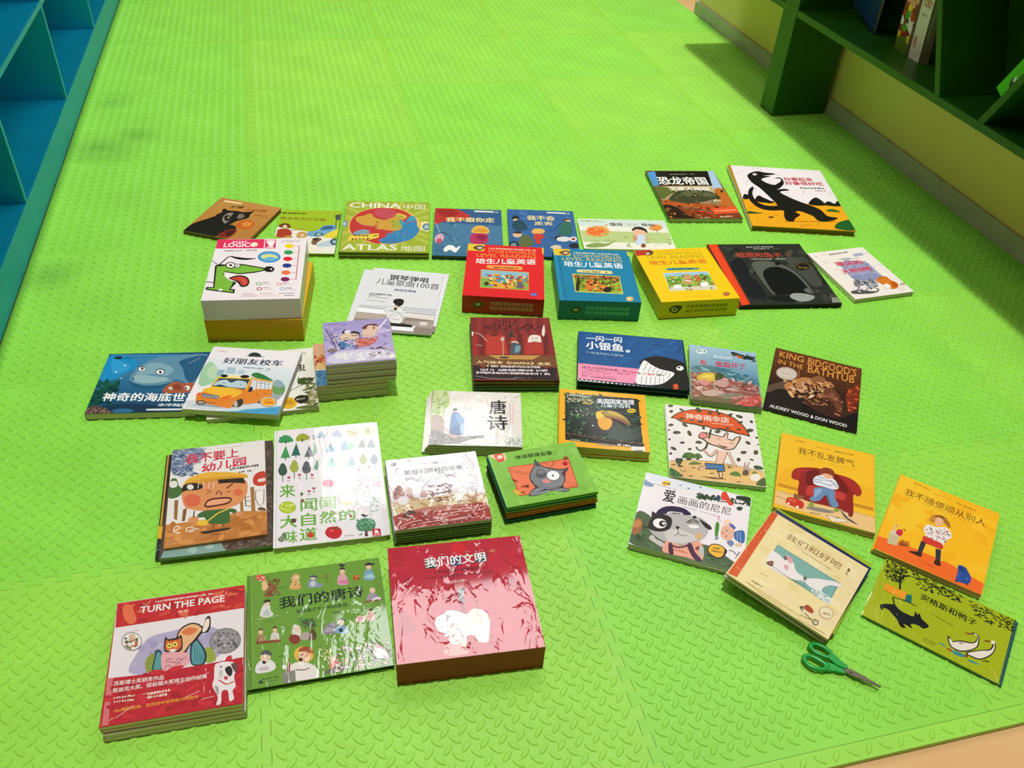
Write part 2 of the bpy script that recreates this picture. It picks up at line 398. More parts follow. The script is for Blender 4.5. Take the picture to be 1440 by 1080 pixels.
for j in range(8):
    for i in range(7):
        if i > 4 and j < 7: continue
        w = XW - .013 - (GX + 4*T) if (i == 4 and j < 7) else T
        x, y = GX + i*T, GY + j*T
        if i >= 5 or (i == 4 and j == 7): pass
        yo = YEND + .014 if (j == 7 and False) else y
        me = tile_mesh(round(w, 4), T, i > 0, not ((i == 4 and j < 7) or (i == 6)), j > 0 and not (i > 4 and j == 7) and not (i == 4 and j == 7 and False), j < 7)
        o = bpy.data.objects.new('mat_tile', me); COL.objects.link(o); o.parent = foam; o.location = (x - GX, y - GY, 0)
strip = MB(); strip.box(0, -.0295, -THK, 5*T - .09, -.0003, -LEAF, (1, 1, 1, 1))
for i in range(96): leaf(strip, .02 + i*.03, -.015, math.radians(47 if i % 2 else -43), -LEAF)
strip.build('mat_edge_strip', M_FOAM, foam)

# ------------------------------------------------------------------ blue cubby shelf on the left
XL = -.7425; XB = -1.15
cub = thing('cubby_shelf', 'long blue open cubby shelf along the left wall', 'shelf', Matrix.Translation((XL, 1.7, 0)))
def part(root, name, b, mat, bevel=.0015):
    ox, oy, oz = root.location; mb = MB(); mb.box(b[0]-ox, b[1]-oy, b[2]-oz, b[3]-ox, b[4]-oy, b[5]-oz, (1, 1, 1, 1))
    return mb.build(name, mat, root, bevel)
part(cub, 'kick_board', (XL - .018, 1.7, 0, XL, 5.5, .107), M_BLUE)
part(cub, 'bottom_board', (XB, 1.7, .089, XL - .0185, 5.5, .107), M_BLUE)
part(cub, 'back_panel', (XB - .016, 1.7, 0, XB - .0003, 5.5, 1.1), M_BLUE)
ys = [1.7, 2.452, 3.231, 4.012, 4.79, 5.482]
for y in ys: part(cub, 'divider', (XB, y, .1073, XL, y + .018, 1.08), M_BLUE)
for a, b in zip(ys[:-1], ys[1:]):
    part(cub, 'shelf_board', (XB, a + .0183, .413, XL - .0005, b - .0003, .431), M_BLUE)
    part(cub, 'shelf_board', (XB, a + .0183, .735, XL - .0005, b - .0003, .753), M_BLUE)
part(cub, 'top_board', (XB, 1.7, 1.0803, XL + .03, 5.5, 1.1), M_BLUE)

# ------------------------------------------------------------------ green bookcase on the right
XR = 1.924; XK = XW - .014; Y0, Y1 = .9, 3.98
bc = thing('bookcase', 'dark green wall bookcase with slanted dividers on the right', 'bookcase', Matrix.Translation((XR, Y0, 0)))
part(bc, 'upright', (XR - .001, 3.058, 0, XK - .0123, 3.162, 1.28), M_GREEN)
part(bc, 'bottom_board', (XR, Y0, .3893, XK, 3.0577, .414), M_GREEN)
part(bc, 'bottom_board', (XR, 3.1623, .3893, XK, Y1, .414), M_GREEN)
part(bc, 'back_panel', (XK - .012, Y0, .4143, XK, Y1, 1.28), M_GREEN)
XI = XK - .0123
part(bc, 'end_panel', (XR, Y1 - .024, .4143, XI, Y1, 1.28), M_GREEN)
part(bc, 'end_panel', (XR, Y0, .4143, XI, Y0 + .024, 1.28), M_GREEN)
part(bc, 'shelf_board', (XR, 3.1623, .84, XI, Y1 - .0243, .862), M_GREEN)
part(bc, 'shelf_board', (XR, Y0 + .0243, .84, XI, 3.0577, .862), M_GREEN)
part(bc, 'top_board', (XR - .005, Y0, 1.2803, XK, Y1, 1.305), M_GREEN)
def slant(yb, yt, th=.022):
    mb = MB(); z0, z1 = .4145 , .8395; ox, oy, oz = bc.location
    o = [(yb, z0), (yb + th*1.15, z0), (yt + th*1.15, z1), (yt, z1)]
    v = [(x - ox, y - oy, z) for x in (XR, XI) for y, z in o]
    mb.grid(v, [(0,1,2,3), (7,6,5,4), (0,4,5,1), (1,5,6,2), (2,6,7,3), (3,7,4,0)], (1, 1, 1, 1)); return mb.build('slanted_divider', M_GREEN, bc, .001)
slant(2.178, 2.405); slant(1.972, 1.745)

# ------------------------------------------------------------------ books standing in the bookcase
def upright(name, label, M, w, h, t, cover, spine, art=None, sart=None, fin='gloss', kind='soft', group='books standing in the green bookcase'):
    return book(name, label, 'book', group, M @ Matrix.Translation((0, h / 2, 0)), w, h, t, kind, cover, spine, '#b8b4a4', art, fin)
def stand(x, y, z, az, lean=0, roll=0):
    # lying book frame turned upright: cover faces -x (towards the room) for az = 0
    return Matrix.Translation((x, y, z)) @ Matrix.Rotation(math.radians(az), 4, 'Z') @ Matrix.Rotation(math.radians(roll), 4, 'X') @ Matrix.Rotation(math.radians(-lean), 4, 'Y') @ Matrix(((0, 0, -1, 0), (-1, 0, 0, 0), (0, 1, 0, 0), (0, 0, 0, 1)))
upright('picture_book', 'dark blue picture book leaning back on the bookcase shelf, left of the red patterned book', stand(2.085, 2.865, .442, -8, 8, 13), .21, .25, .010, '#123a66', '#123a66',
 [('S','#b89a60',[500,620,620,700,760,640,860,720,800,860,700,1000,520,990,430,800]),('S','#8a6a3a',[600,650,700,600,760,700,680,780]),('K',['#c8b080','#6a5a3a','#1a4a7a','#8a7a5a'],50,2200,[420,990,900,990,900,560,420,600],3,2),('C','#c8b890',400,[700,620,760,540,740,440,780,400])], group=None)
upright('picture_book', 'red white and yellow patterned book on the bookcase shelf, left of the white book', stand(2.072, 2.583, .4145, 0, 4, 0), .068, .26, .02, '#8a1f1c', '#8a1f1c',
 [('P','#5a7a1a',[10,10,990,10,990,230,10,160]),('K',['#e8e4dc','#b8201e','#e8c83a','#7a1414','#4aa02a','#1a4a4a','#e8a08a'],40,2400,[0,990,990,990,990,150,0,200],1.3,5)], group=None)
upright('picture_book', 'white book with red lettering, standing beside the slanted divider', stand(2.069, 2.497, .4145, 0, 5, 0), .058, .3, .022, '#d8d2c8', '#c8c2b4',
 [('T','100!','#a81e2a',1,[180,560,700,0,0,90]),('D','#8a8680',5,[200,470,500,0,0,30]),('S','#c88a80',[100,200,300,260,420,200,300,120]),('L','#b8b0a4',60,[40,10,60,990])], group=None)
upright('picture_book', 'dark thin book pressed between the white book and the slanted divider', stand(2.071, 2.456, .4145, 0, 5, 0), .014, .28, .02, '#4a4a3a', '#3a3a2e', group=None)
# bright green thick book, built from the carton parts, lying on the lower slanted divider
DY, DZ = -.4711, .8821
M_ = Matrix(((0, 1, 0, 2.012), (DY, 0, DZ, 1.9978 + DY * .21), (DZ, 0, -DY, .4148 + DZ * .21), (0, 0, 0, 1)))
carton('game_box', 'bright green thick book with a small bird picture, resting on a slanted divider', 'box', None, M_, .26, .13, .048, '#46b81c', '#46b81c', '#4ac41e', None,
 [('S','#2a3a4a',[130,300,170,560,230,600,260,400,230,260,170,220]),('S','#e8e8e4',[200,420,240,560,265,440,235,330]),('S','#a84a2a',[120,200,160,330,200,260,160,140])])


# ------------------------------------------------------------------ scissors
def scissors():
    tip = Vector((0.8862, 0.6283, 0)); end = Vector((0.7930, 0.7211, 0)); ax = (tip - end).normalized(); Ls = (tip - end).length
    ang = math.atan2(ax.y, ax.x)
    root = thing('scissors', 'small green handled scissors lying on the mat below the pale yellow book', 'scissors', Matrix.Translation((end.x, end.y, 0)) @ Matrix.Rotation(ang, 4, 'Z'))
    k = Ls
    def ring(path, r, z, mat, name):
        pts = catmull(path, True, 5); n = len(pts); m = 8; vs = []; fs = []
        for i in range(n):
            a, b = Vector(pts[i-1]), Vector(pts[(i+1) % n]); d = (b - a).normalized(); nn = Vector((-d.y, d.x))
            for j in range(m):
                t = 2*math.pi*j/m; q = Vector(pts[i]) + nn * r * math.cos(t); vs.append((q.x, q.y, z + r * .8 * math.sin(t)))
        for i in range(n):
            for j in range(m): fs.append((i*m+j, ((i+1) % n)*m+j, ((i+1) % n)*m+(j+1) % m, i*m+(j+1) % m))
        return vs, fs
    for sgn, rp, shank, z in ((1, [(.02, .10), (.06, .17), (.18, .19), (.30, .14), (.335, .08), (.26, .055), (.12, .045)], [(.27, .06), (.33, .135), (.44, .085), (.535, .058), (.535, .008), (.42, -.008), (.32, .02)], .0075),
                              (-1, [(0, -.10), (.04, -.18), (.15, -.205), (.27, -.16), (.315, -.09), (.24, -.055), (.09, -.045)], [(.25, -.05), (.30, -.145), (.42, -.095), (.535, -.058), (.535, -.004), (.42, .0), (.32, -.015)], .0072)):
        mb = MB(); vs, fs = ring([(x*k, y*k) for x, y in rp], .0042, z, None, ''); mb.grid(vs, fs, (1, 1, 1, 1), True)
        mb.prism([(x*k, y*k) for x, y in catmull(shank, True, 3)], z - .0028 + (.0012 if sgn > 0 else -.0012), z + .0026 + (.0012 if sgn > 0 else -.0012), (1, 1, 1, 1))
        mb.build('handle', M_SCISSOR, root)
    for z0, o in ((.0062, [(.5, -.035), (.5, .032), (.6, .052), (.75, .042), (.985, .012), (1.0, -.004), (.985, -.016)]), (.0082, [(.5, .03), (.5, -.03), (.6, -.05), (.75, -.04), (.975, -.022), (.99, -.004), (.975, .004), (.75, .02)])):
        mb = MB(); mb.prism([(x*k, y*k) for x, y in o], z0, z0 + .0016, (1, 1, 1, 1)); mb.build('blade', M_STEEL, root)
    mb = MB(); n = 14; mb.prism([(.6*k + .0032*math.cos(6.2832*i/n), .0032*math.sin(6.2832*i/n)) for i in range(n)], .0098, .0112, (1, 1, 1, 1)); mb.build('pivot_screw', M_STEEL, root)
scissors()


# ------------------------------------------------------------------ the books, booklets and boxes on the mat

book('picture_book', 'tan picture book with a black beast, at the far left of the back row', 'book', 'picture books laid out on the green mat', place(-0.1934, 2.4587, 0.0, -28.15), 0.2059, 0.225, 0.01162, 'hard', '#b8803c', '#b8803c', '#7a8a6a', [
 ('G','#c08a42','#b57a35',3,[56,961,999,999,999,88,7,3]),
 ('S','#0d120c',[7,3,24,212,141,390,233,491,440,368,609,338,666,272,567,155,525,9,299,1,49,1]),
 ('S','#140f0a',[206,679,228,723,296,691,426,717,540,719,661,778,656,686,682,606,643,540,573,464,524,354,457,339,358,410,268,432,199,515,234,616]),
 ('S','#8d8478',[357,427,319,555,355,639,413,640,416,570,453,442,449,353]),
 ('S','#7a6a5a',[530,537,502,652,567,656,609,599,587,539]),
 ('S','#15100c',[349,495,343,563,408,550,445,456,422,414]),
 ('E','#c9b27a',[402,512,14,5,10,-18]),
 ('S','#c8621e',[608,372,621,480,700,541,805,524,862,456,847,349,785,294,681,311]),
 ('S','#dd8a3a',[679,413,709,492,800,481,814,406,755,363]),
 ('S','#7c2415',[517,23,536,145,596,232,690,263,717,154,696,32,619,7]),
 ('S','#451208',[584,127,613,204,676,225,694,114,656,68]),
 ('L','#2a1a0c',180,[999,999,991,96]),
 ('P','#f0d9a8',[91,935,378,950,379,913,105,895]),
 ('T','不做','#1b120a',1,[260,751,212,53,0,74]),
 ('T','小红椅','#a33612',1,[515,746,321,64,0,74]),
 ('D','#8a3a1a',9,[718,678,210,35,0,22]),
 ('D','#5a3a1a',5,[843,659,108,11,0,15])], 'gloss', (0, 0, 0, 0))
book('picture_book', 'green picture book with cars and animals, between the tan beast book and the atlas', 'book', 'picture books laid out on the green mat', place(0.0186, 2.3569, 0.0, -9.93), 0.184, 0.262, 0.00984, 'hard', '#9fbe1f', '#9fbe1f', '#b8b08a', [
 ('P','#e9e4d6',[1,595,468,496,999,317,999,5,557,10,1,403]),
 ('P','#9fbe1f',[2,991,999,948,999,507,490,538,181,559,1,595,1,836]),
 ('D','#20300c',12,[19,904,402,-8,0,34]),
 ('T','我会安全过马路','#8a5a12',1,[6,771,761,-32,0,61]),
 ('S','#6b3a1c',[21,597,48,653,120,677,194,643,216,574,124,558]),
 ('E','#e8c49a',[127,594,38,1,7,-39]),
 ('S','#a93a22',[16,433,35,528,163,550,241,492,265,411,165,342,50,358]),
 ('L','#b0452c',313,[219,505,339,526,431,545]),
 ('S','#c2913a',[156,341,194,388,280,379,278,341]),
 ('S','#c79a50',[345,385,368,467,442,482,505,442,509,361,391,338]),
 ('E','#e8c49a',[436,400,34,1,5,-32]),
 ('S','#6ea3c6',[510,470,672,528,744,626,935,644,955,561,901,464,723,379,533,389]),
 ('S','#2f5f8a',[710,534,766,613,899,621,889,554]),
 ('E','#3a6a5a',[697,424,72,1,6,-43]),
 ('E','#9fc0d0',[697,424,38,1,4,-24]),
 ('S','#e2cf3a',[772,366,844,463,967,547,999,577,999,426,915,356]),
 ('S','#b9c9d4',[711,206,849,288,996,317,999,185,830,151,719,154]),
 ('E','#3b4a50',[965,263,64,1,9,-73]),
 ('E','#93b3c0',[968,263,34,1,5,-39]),
 ('L','#4a5a5a',247,[946,561,932,902]),
 ('P','#46504c',[895,886,990,909,997,773,931,758]),
 ('S','#7a5a44',[605,231,635,337,708,352,761,313,705,245,678,179]),
 ('S','#efe7d0',[556,74,569,165,657,192,721,141,703,77,624,50]),
 ('E','#3a3028',[657,316,47,1,4,-29]),
 ('S','#cfe3c6',[1,431,24,487,24,392,1,372])], 'gloss', (0, 0, 0, 0))
book('picture_book', 'yellow green atlas with a red and blue oval map on its cover', 'book', 'atlases in the back row', place(0.2524, 2.333, 0.01111, -9.96), 0.2602, 0.3132, 0.01096, 'hard', '#8f9c28', '#8f9c28', '#8a7a4a', [
 ('P','#a4b62a',[1,999,999,997,999,10,14,10]),
 ('P','#b9c648',[9,907,16,832,490,523]),
 ('P','#b9c648',[20,707,27,635,490,523]),
 ('P','#b9c648',[10,370,17,302,490,523]),
 ('P','#b9c648',[14,174,20,109,490,523]),
 ('P','#b9c648',[999,889,999,814,490,523]),
 ('P','#b9c648',[999,734,999,661,490,523]),
 ('P','#b9c648',[999,336,999,269,490,523]),
 ('P','#b9c648',[999,210,999,144,490,523]),
 ('P','#b9c648',[114,999,159,999,490,523]),
 ('P','#b9c648',[347,999,401,999,490,523]),
 ('P','#b9c648',[652,999,706,999,490,523]),
 ('P','#b9c648',[859,999,904,997,490,523]),
 ('P','#b9c648',[142,26,191,24,490,523]),
 ('P','#b9c648',[461,19,510,20,490,523]),
 ('P','#b9c648',[772,19,822,16,490,523]),
 ('S','#efe9a6',[848,474,894,563,928,593,994,573,995,405,931,418,888,445]),
 ('E','#5b7f95',[969,491,47,1,1,-70]),
 ('E','#a9c6d6',[969,491,28,1,0,-41]),
 ('E','#7b95a0',[20,526,38,1,6,-65]),
 ('E','#c0d0d4',[20,526,20,1,3,-35]),
 ('S','#e8c25c',[67,483,77,601,155,753,288,842,471,878,658,853,803,741,885,607,908,519,889,388,807,258,684,173,520,142,353,165,215,231,97,341]),
 ('S','#c8302c',[87,586,164,746,306,835,480,863,659,829,777,725,850,591,852,488,804,357,679,298,514,238,436,154,308,206,179,258,96,397]),
 ('S','#c94a5a',[343,805,464,847,590,796,577,689,475,649,376,699]),
 ('S','#2f86b8',[786,710,849,621,861,503,888,417,815,266,684,186,535,162,432,215,495,279,525,351,615,410,696,543,720,603]),
 ('S','#43a0a8',[651,586,693,617,705,528,673,455]),
 ('S','#3aa0b0',[745,633,804,710,835,681,815,605,763,597]),
 ('L','#c2387a',271,[693,610,721,573,764,559,807,590,850,591]),
 ('L','#c2387a',271,[719,633,752,664]),
 ('S','#d9a23a',[141,655,229,695,304,742,370,653,476,619,578,674,618,759,689,738,738,693,701,632,642,601,636,527,689,484,641,411,539,408,453,428,385,433,398,491,312,497,234,516,161,573]),
 ('S','#d9c23a',[619,736,689,722,725,693,683,647,631,660]),
 ('S','#a9b33a',[556,584,623,630,651,586,664,469,615,424,569,496]),
 ('S','#9fb040',[603,705,664,707,691,670,640,653]),
 ('K',['#c46a2a','#8a8a2a','#e9c860','#7a4a1a','#b94a2a'],60,359,[162,663,698,738,674,440,385,433],1.6,1),
 ('L','#eaa08a',223,[161,573,217,516,305,482,399,484]),
 ('S','#7fa4b4',[130,341,201,407,284,416,322,360,258,323,175,314]),
 ('S','#3a7ab0',[468,168,515,224,581,239,642,185,569,156]),
 ('K',['#8a4ab0','#c24a6a','#3a5a9a','#5ac0c0','#d05a4a'],26,373,[508,350,769,414,758,216,468,168],2.2,4),
 ('P','#efd24a',[90,284,199,322,428,348,429,271,332,227,93,201]),
 ('T','神奇地球','#2a2410',1,[148,285,163,1,0,39]),
 ('D','#3a3010',2,[369,291,50,4,0,23]),
 ('D','#4a2a14',5,[125,215,206,12,0,30]),
 ('T','CHINA','#f4f2d8',1,[45,858,613,-1,0,108]),
 ('T','中国','#f4f2d8',0,[685,842,262,3,0,103]),
 ('T','ATLAS','#f4f2d8',1,[40,35,608,2,0,106]),
 ('T','地图','#f4f2d8',0,[682,27,272,1,0,97])], 'film', (0, 0, 0, 0))
book('picture_book', 'book lying directly under the yellow green atlas with the oval map', 'book', 'atlases in the back row', place(0.2533, 2.3323, 0.0, -10.01), 0.2602, 0.3132, 0.01096, 'hard', '#8f9c28', '#8f9c28', '#8a7a4a', None, 'film', (0, 0, 0, 0))
book('picture_book', 'blue picture book with a red flag corner and a magenta dressed child', 'book', 'picture books laid out on the green mat', place(0.4951, 2.2776, 0.0, -11.77), 0.209, 0.2907, 0.01283, 'hard', '#2d5a86', '#1c2c4a', '#6a6a5a', [
 ('P','#2d5a86',[1,999,999,991,991,1,1,1]),
 ('P','#47789a',[4,682,999,649,998,275,1,216]),
 ('P','#3d7390',[1,216,999,275,998,9,1,1]),
 ('K',['#4a7a98','#35608a','#5a8aa0','#2f6a80'],40,987,[4,682,991,649,993,26,10,22],2.2,1),
 ('S','#b8322c',[1,999,272,999,408,939,530,824,358,717,147,708,6,643]),
 ('S','#9a2420',[31,961,273,973,355,876,144,806]),
 ('T','我不跟你走','#f0e0a0',1,[169,697,724,17,0,102]),
 ('P','#dfe3d0',[591,972,889,970,883,937,591,939]),
 ('D','#e0e4d8',2,[907,938,46,-2,0,25]),
 ('S','#e3b052',[543,496,596,612,701,636,792,582,803,488,725,466,621,473]),
 ('S','#d0952e',[574,516,648,576,752,569,782,502,673,497]),
 ('S','#b8285a',[531,383,574,459,751,467,788,394,773,284,645,253,544,274]),
 ('S','#8a1c46',[608,424,750,430,762,356,671,327]),
 ('L','#1f2a3a',269,[79,457,143,478,222,407,260,409]),
 ('S','#d4a6b4',[20,343,80,438,145,404,136,293,49,253]),
 ('S','#b8506a',[47,308,109,340,125,257,75,237]),
 ('S','#e9eae6',[155,133,215,206,291,202,330,158,392,207,368,134,319,69,243,119,182,71]),
 ('L','#d8d8d8',110,[17,682,92,457]),
 ('P','#1c2c4a',[1,1,482,1,482,1,1,1])], 'gloss', (0, 0, 0, 0))
book('picture_book', 'blue picture book with scattered people, behind the red and teal boxes', 'book', 'picture books laid out on the green mat', place(0.7232, 2.2437, 0.0, -11.98), 0.2108, 0.2873, 0.01085, 'hard', '#31629a', '#31629a', '#6a6a5a', [
 ('P','#31629a',[4,984,999,999,996,1,1,1]),
 ('K',['#3d70a6','#2a5688','#4a7cb0','#3a6a9a'],50,1144,[14,964,999,985,975,1,1,6],2.2,3),
 ('T','我不会','#f0dc9a',1,[285,761,419,5,0,105]),
 ('T','走丢','#f0dc9a',1,[384,654,278,6,0,79]),
 ('P','#dfe3d0',[599,964,881,962,877,929,596,935]),
 ('D','#e0e4d8',2,[894,930,49,-2,0,25]),
 ('S','#18222c',[54,782,103,853,164,836,152,766]),
 ('E','#d8b48a',[112,756,37,2,-1,-28]),
 ('S','#1f4a5a',[53,623,84,723,192,756,277,633,258,547,152,519,76,554]),
 ('L','#101418',225,[150,726,264,633]),
 ('E','#d8b48a',[122,433,67,3,-3,-61]),
 ('S','#3a2a24',[59,468,126,510,189,482,149,453]),
 ('S','#5c6a3a',[126,265,199,417,301,403,345,293,314,210,185,183]),
 ('S','#e3b05a',[334,500,378,568,496,574,530,509,462,468,370,464]),
 ('S','#c23a30',[352,387,383,464,487,458,513,394,452,343,458,261,381,258,374,331]),
 ('S','#5a4a3a',[820,771,866,830,919,817,913,764]),
 ('E','#d8b48a',[899,763,40,2,-4,-32]),
 ('S','#2f6a5a',[723,480,785,698,886,762,946,705,929,490,824,447]),
 ('L','#101418',224,[681,582,787,718]),
 ('E','#1a2028',[60,214,71,3,-4,-80]),
 ('E','#6a8a98',[60,214,43,2,-2,-47]),
 ('E','#e8e8e4',[933,376,52,2,-6,-53]),
 ('E','#b02a2a',[933,376,29,1,-4,-30]),
 ('E','#20242c',[727,385,65,3,-5,-53]),
 ('E','#d8d8d8',[790,369,104,5,-6,-53]),
 ('E','#1a2028',[930,238,77,3,-6,-52]),
 ('S','#d8c4a8',[578,175,648,240,735,218,717,163]),
 ('P','#152a48',[474,1,624,1,620,1,470,1])], 'gloss', (0, 0, 0, 0))
book('picture_book', 'pale landscape picture book with an orange tree, behind the yellow box', 'book', 'picture books laid out on the green mat', place(0.9789, 2.1995, 0.0, -10.38), 0.2834, 0.1857, 0.00885, 'board', '#ece9d8', '#ece9d8', '#d0ccb8', [
 ('P','#ece9d8',[4,988,999,999,975,8,460,1,1,1]),
 ('P','#cfe0d4',[3,975,999,999,999,719,5,753]),
 ('P','#b9cc86',[7,601,999,566,979,209,9,217]),
 ('S','#e3a04a',[64,574,124,698,210,764,287,738,332,589,278,436,157,400,71,425]),
 ('S','#e8732f',[86,605,164,701,251,675,267,525,160,430]),
 ('K',['#ea8a3a','#e0602a','#f0b060'],24,793,[67,726,347,742,315,409,39,394],1.6,1),
 ('S','#e2974a',[784,705,863,852,938,807,921,670,835,629]),
 ('L','#8a5a2a',230,[861,710,866,558]),
 ('K',['#8fae5a','#a9c070','#c9d8a0'],40,672,[10,511,995,475,991,152,1,1],2.5,1),
 ('S','#86a050',[25,103,139,195,253,172,336,234,244,86,67,37]),
 ('T','懂得','#5a4630',1,[350,772,150,-4,0,107]),
 ('T','寻求','#b09a80',0,[541,771,131,1,0,94]),
 ('T','帮助','#4a3620',1,[713,781,150,-10,0,99]),
 ('E','#e6a06a',[311,783,16,1,-4,-37]),
 ('D','#9aa84a',8,[32,908,210,-6,0,49]),
 ('D','#b0a090',2,[252,903,50,-3,0,36]),
 ('S','#2a2018',[584,615,616,726,690,761,750,673,746,552,684,621]),
 ('S','#e8b894',[589,573,639,667,723,611,728,491,660,416,595,454]),
 ('S','#c9d8e8',[575,189,625,455,705,460,691,223,621,162]),
 ('S','#c8946a',[569,393,605,454,612,336,573,258]),
 ('S','#d8a880',[712,400,741,432,713,283,694,282]),
 ('S','#8a4a2a',[622,87,654,193,681,148,664,67])], 'gloss', (0.012, 0.015, 0.015, 0.012))
book('picture_book', 'dinosaur magazine book with a scaly brown reptile head on its cover', 'book', 'picture books laid out on the green mat', place(1.2962, 2.4193, 0.0, -8.15), 0.2464, 0.3475, 0.0148, 'soft', '#6a4a2a', '#2f7a3a', '#c4c0a4', [
 ('G','#c9b48a','#5a2a12',5,[43,648,977,672,999,48,1,1]),
 ('P','#4f94c8',[8,957,143,987,98,682,1,648]),
 ('P','#a9c4dc',[917,999,999,999,978,621,836,603]),
 ('P','#12100c',[131,987,906,999,853,671,96,675]),
 ('S','#5d6a2a',[21,615,140,642,290,567,141,451,32,387]),
 ('S','#c06a24',[852,587,971,604,999,327,983,170,824,201,816,390]),
 ('S','#b8541e',[43,355,292,388,559,294,807,263,940,170,712,139,320,231,32,261]),
 ('S','#3f4326',[124,371,279,534,454,591,674,586,818,504,866,407,743,374,622,342,408,293,226,324]),
 ('S','#59603a',[333,501,508,558,698,536,814,439,620,447,397,437]),
 ('S','#1f2214',[475,469,553,502,581,460,500,421]),
 ('E','#c8a03a',[528,460,15,0,-6,-16]),
 ('L','#e8e0c8',322,[698,342,844,352]),
 ('K',['#efe6cc'],10,377,[698,371,861,384,840,333,680,326],1.6,1),
 ('K',['#2a2414','#6a6a3a','#8a7a4a','#15120c'],60,488,[219,550,876,537,789,326,161,324],1.8,2),
 ('S','#8a3a14',[33,138,235,230,456,139,687,78,943,78,959,18,446,3,17,1]),
 ('S','#2a140a',[11,261,171,230,264,78,341,3,1,1]),
 ('K',['#a05a1a','#5a2410','#c87a2a','#3a1a0a','#7a6a2a'],80,743,[1,355,980,264,969,18,1,1],2,5),
 ('P','#e8552a',[638,194,988,232,999,109,645,78]),
 ('D','#f0b880',12,[667,133,297,19,0,24]),
 ('K',['#d83a1a','#8a2a10'],14,844,[437,200,658,216,660,63,433,78],2.4,1),
 ('T','恐龙帝国','#f6f4ec',1,[107,689,707,-2,0,176]),
 ('T','全景大揭秘','#f4f0e4',1,[202,566,583,-6,0,77]),
 ('D','#9a9a8a',14,[321,908,380,11,0,16]),
 ('D','#d8c8a0',10,[691,12,209,18,0,26]),
 ('D','#d8c8a0',8,[425,3,127,3,0,18]),
 ('E','#3a2a18',[939,554,20,0,-12,-30])], 'gloss', (0, 0, 0, 0))
book('picture_book', 'large white and yellow hardback with a black dinosaur, farthest right of the back row', 'book', 'picture books laid out on the green mat', place(1.6193, 2.3506, 0.0, -14.87), 0.3357, 0.4466, 0.01679, 'hard', '#b8841a', '#d8d0c8', '#8a7a3a', [
 ('P','#efe6e6',[31,999,999,999,999,382,14,414]),
 ('P','#f0a818',[17,427,386,398,999,395,999,13,1,1]),
 ('K',['#c9b9b4','#b8a49c'],40,523,[41,982,999,968,999,534,27,466],4,1),
 ('K',['#c8861a','#b07010'],30,486,[32,365,999,382,987,45,1,3],4,1),
 ('S','#15130f',[17,414,46,493,81,491,104,460,78,420]),
 ('S','#15130f',[135,400,190,486,230,459,293,402,221,370]),
 ('S','#15130f',[672,387,767,504,821,476,836,384]),
 ('S','#15130f',[830,389,894,458,945,424,995,475,999,387]),
 ('E','#15130f',[281,388,45,4,-6,-21]),
 ('S','#17140f',[164,811,204,871,291,916,370,901,452,895,480,878,390,853,337,842,419,839,342,801,301,769,335,718,407,685,457,717,503,762,507,803,458,804,480,823,526,811,524,723,457,636,416,606,503,628,544,605,437,569,495,497,584,429,676,375,763,309,799,215,892,195,811,141,685,130,649,202,546,265,495,248,529,210,463,150,425,99,360,110,361,188,376,261,249,250,149,277,88,370,83,471,119,578,175,636,172,596,138,515,143,400,210,332,318,330,342,356,299,478,242,616,185,704]),
 ('E','#efe6e6',[255,856,24,2,-5,-20]),
 ('E','#15130f',[266,860,8,1,-3,-11]),
 ('L','#15130f',210,[338,90,854,135]),
 ('S','#3d6a1e',[812,294,864,330,924,323,958,290,878,283]),
 ('S','#2f5a1e',[1,179,26,222,100,212,158,201]),
 ('S','#1d5a24',[812,30,862,115,956,163,999,165,999,20]),
 ('E','#6a3a10',[222,145,28,3,-4,-15]),
 ('T','你看起来','#c8203a',1,[543,768,313,20,0,64]),
 ('T','好像很好吃','#c8203a',1,[537,698,405,23,0,61]),
 ('D','#4a4440',9,[670,646,273,18,0,24]),
 ('D','#6a6460',5,[814,618,122,4,0,14]),
 ('D','#8a5a10',9,[477,51,137,5,0,10])], 'gloss', (0, 0, 0, 0))
carton('game_box', 'golden yellow box underneath the white game box', 'box', None, place(-0.1163, 1.9729, 0.0, -9.29), 0.2373, 0.275, 0.06247, '#d8a818', '#d2a01a', '#d29a14', None, None, 'gloss')
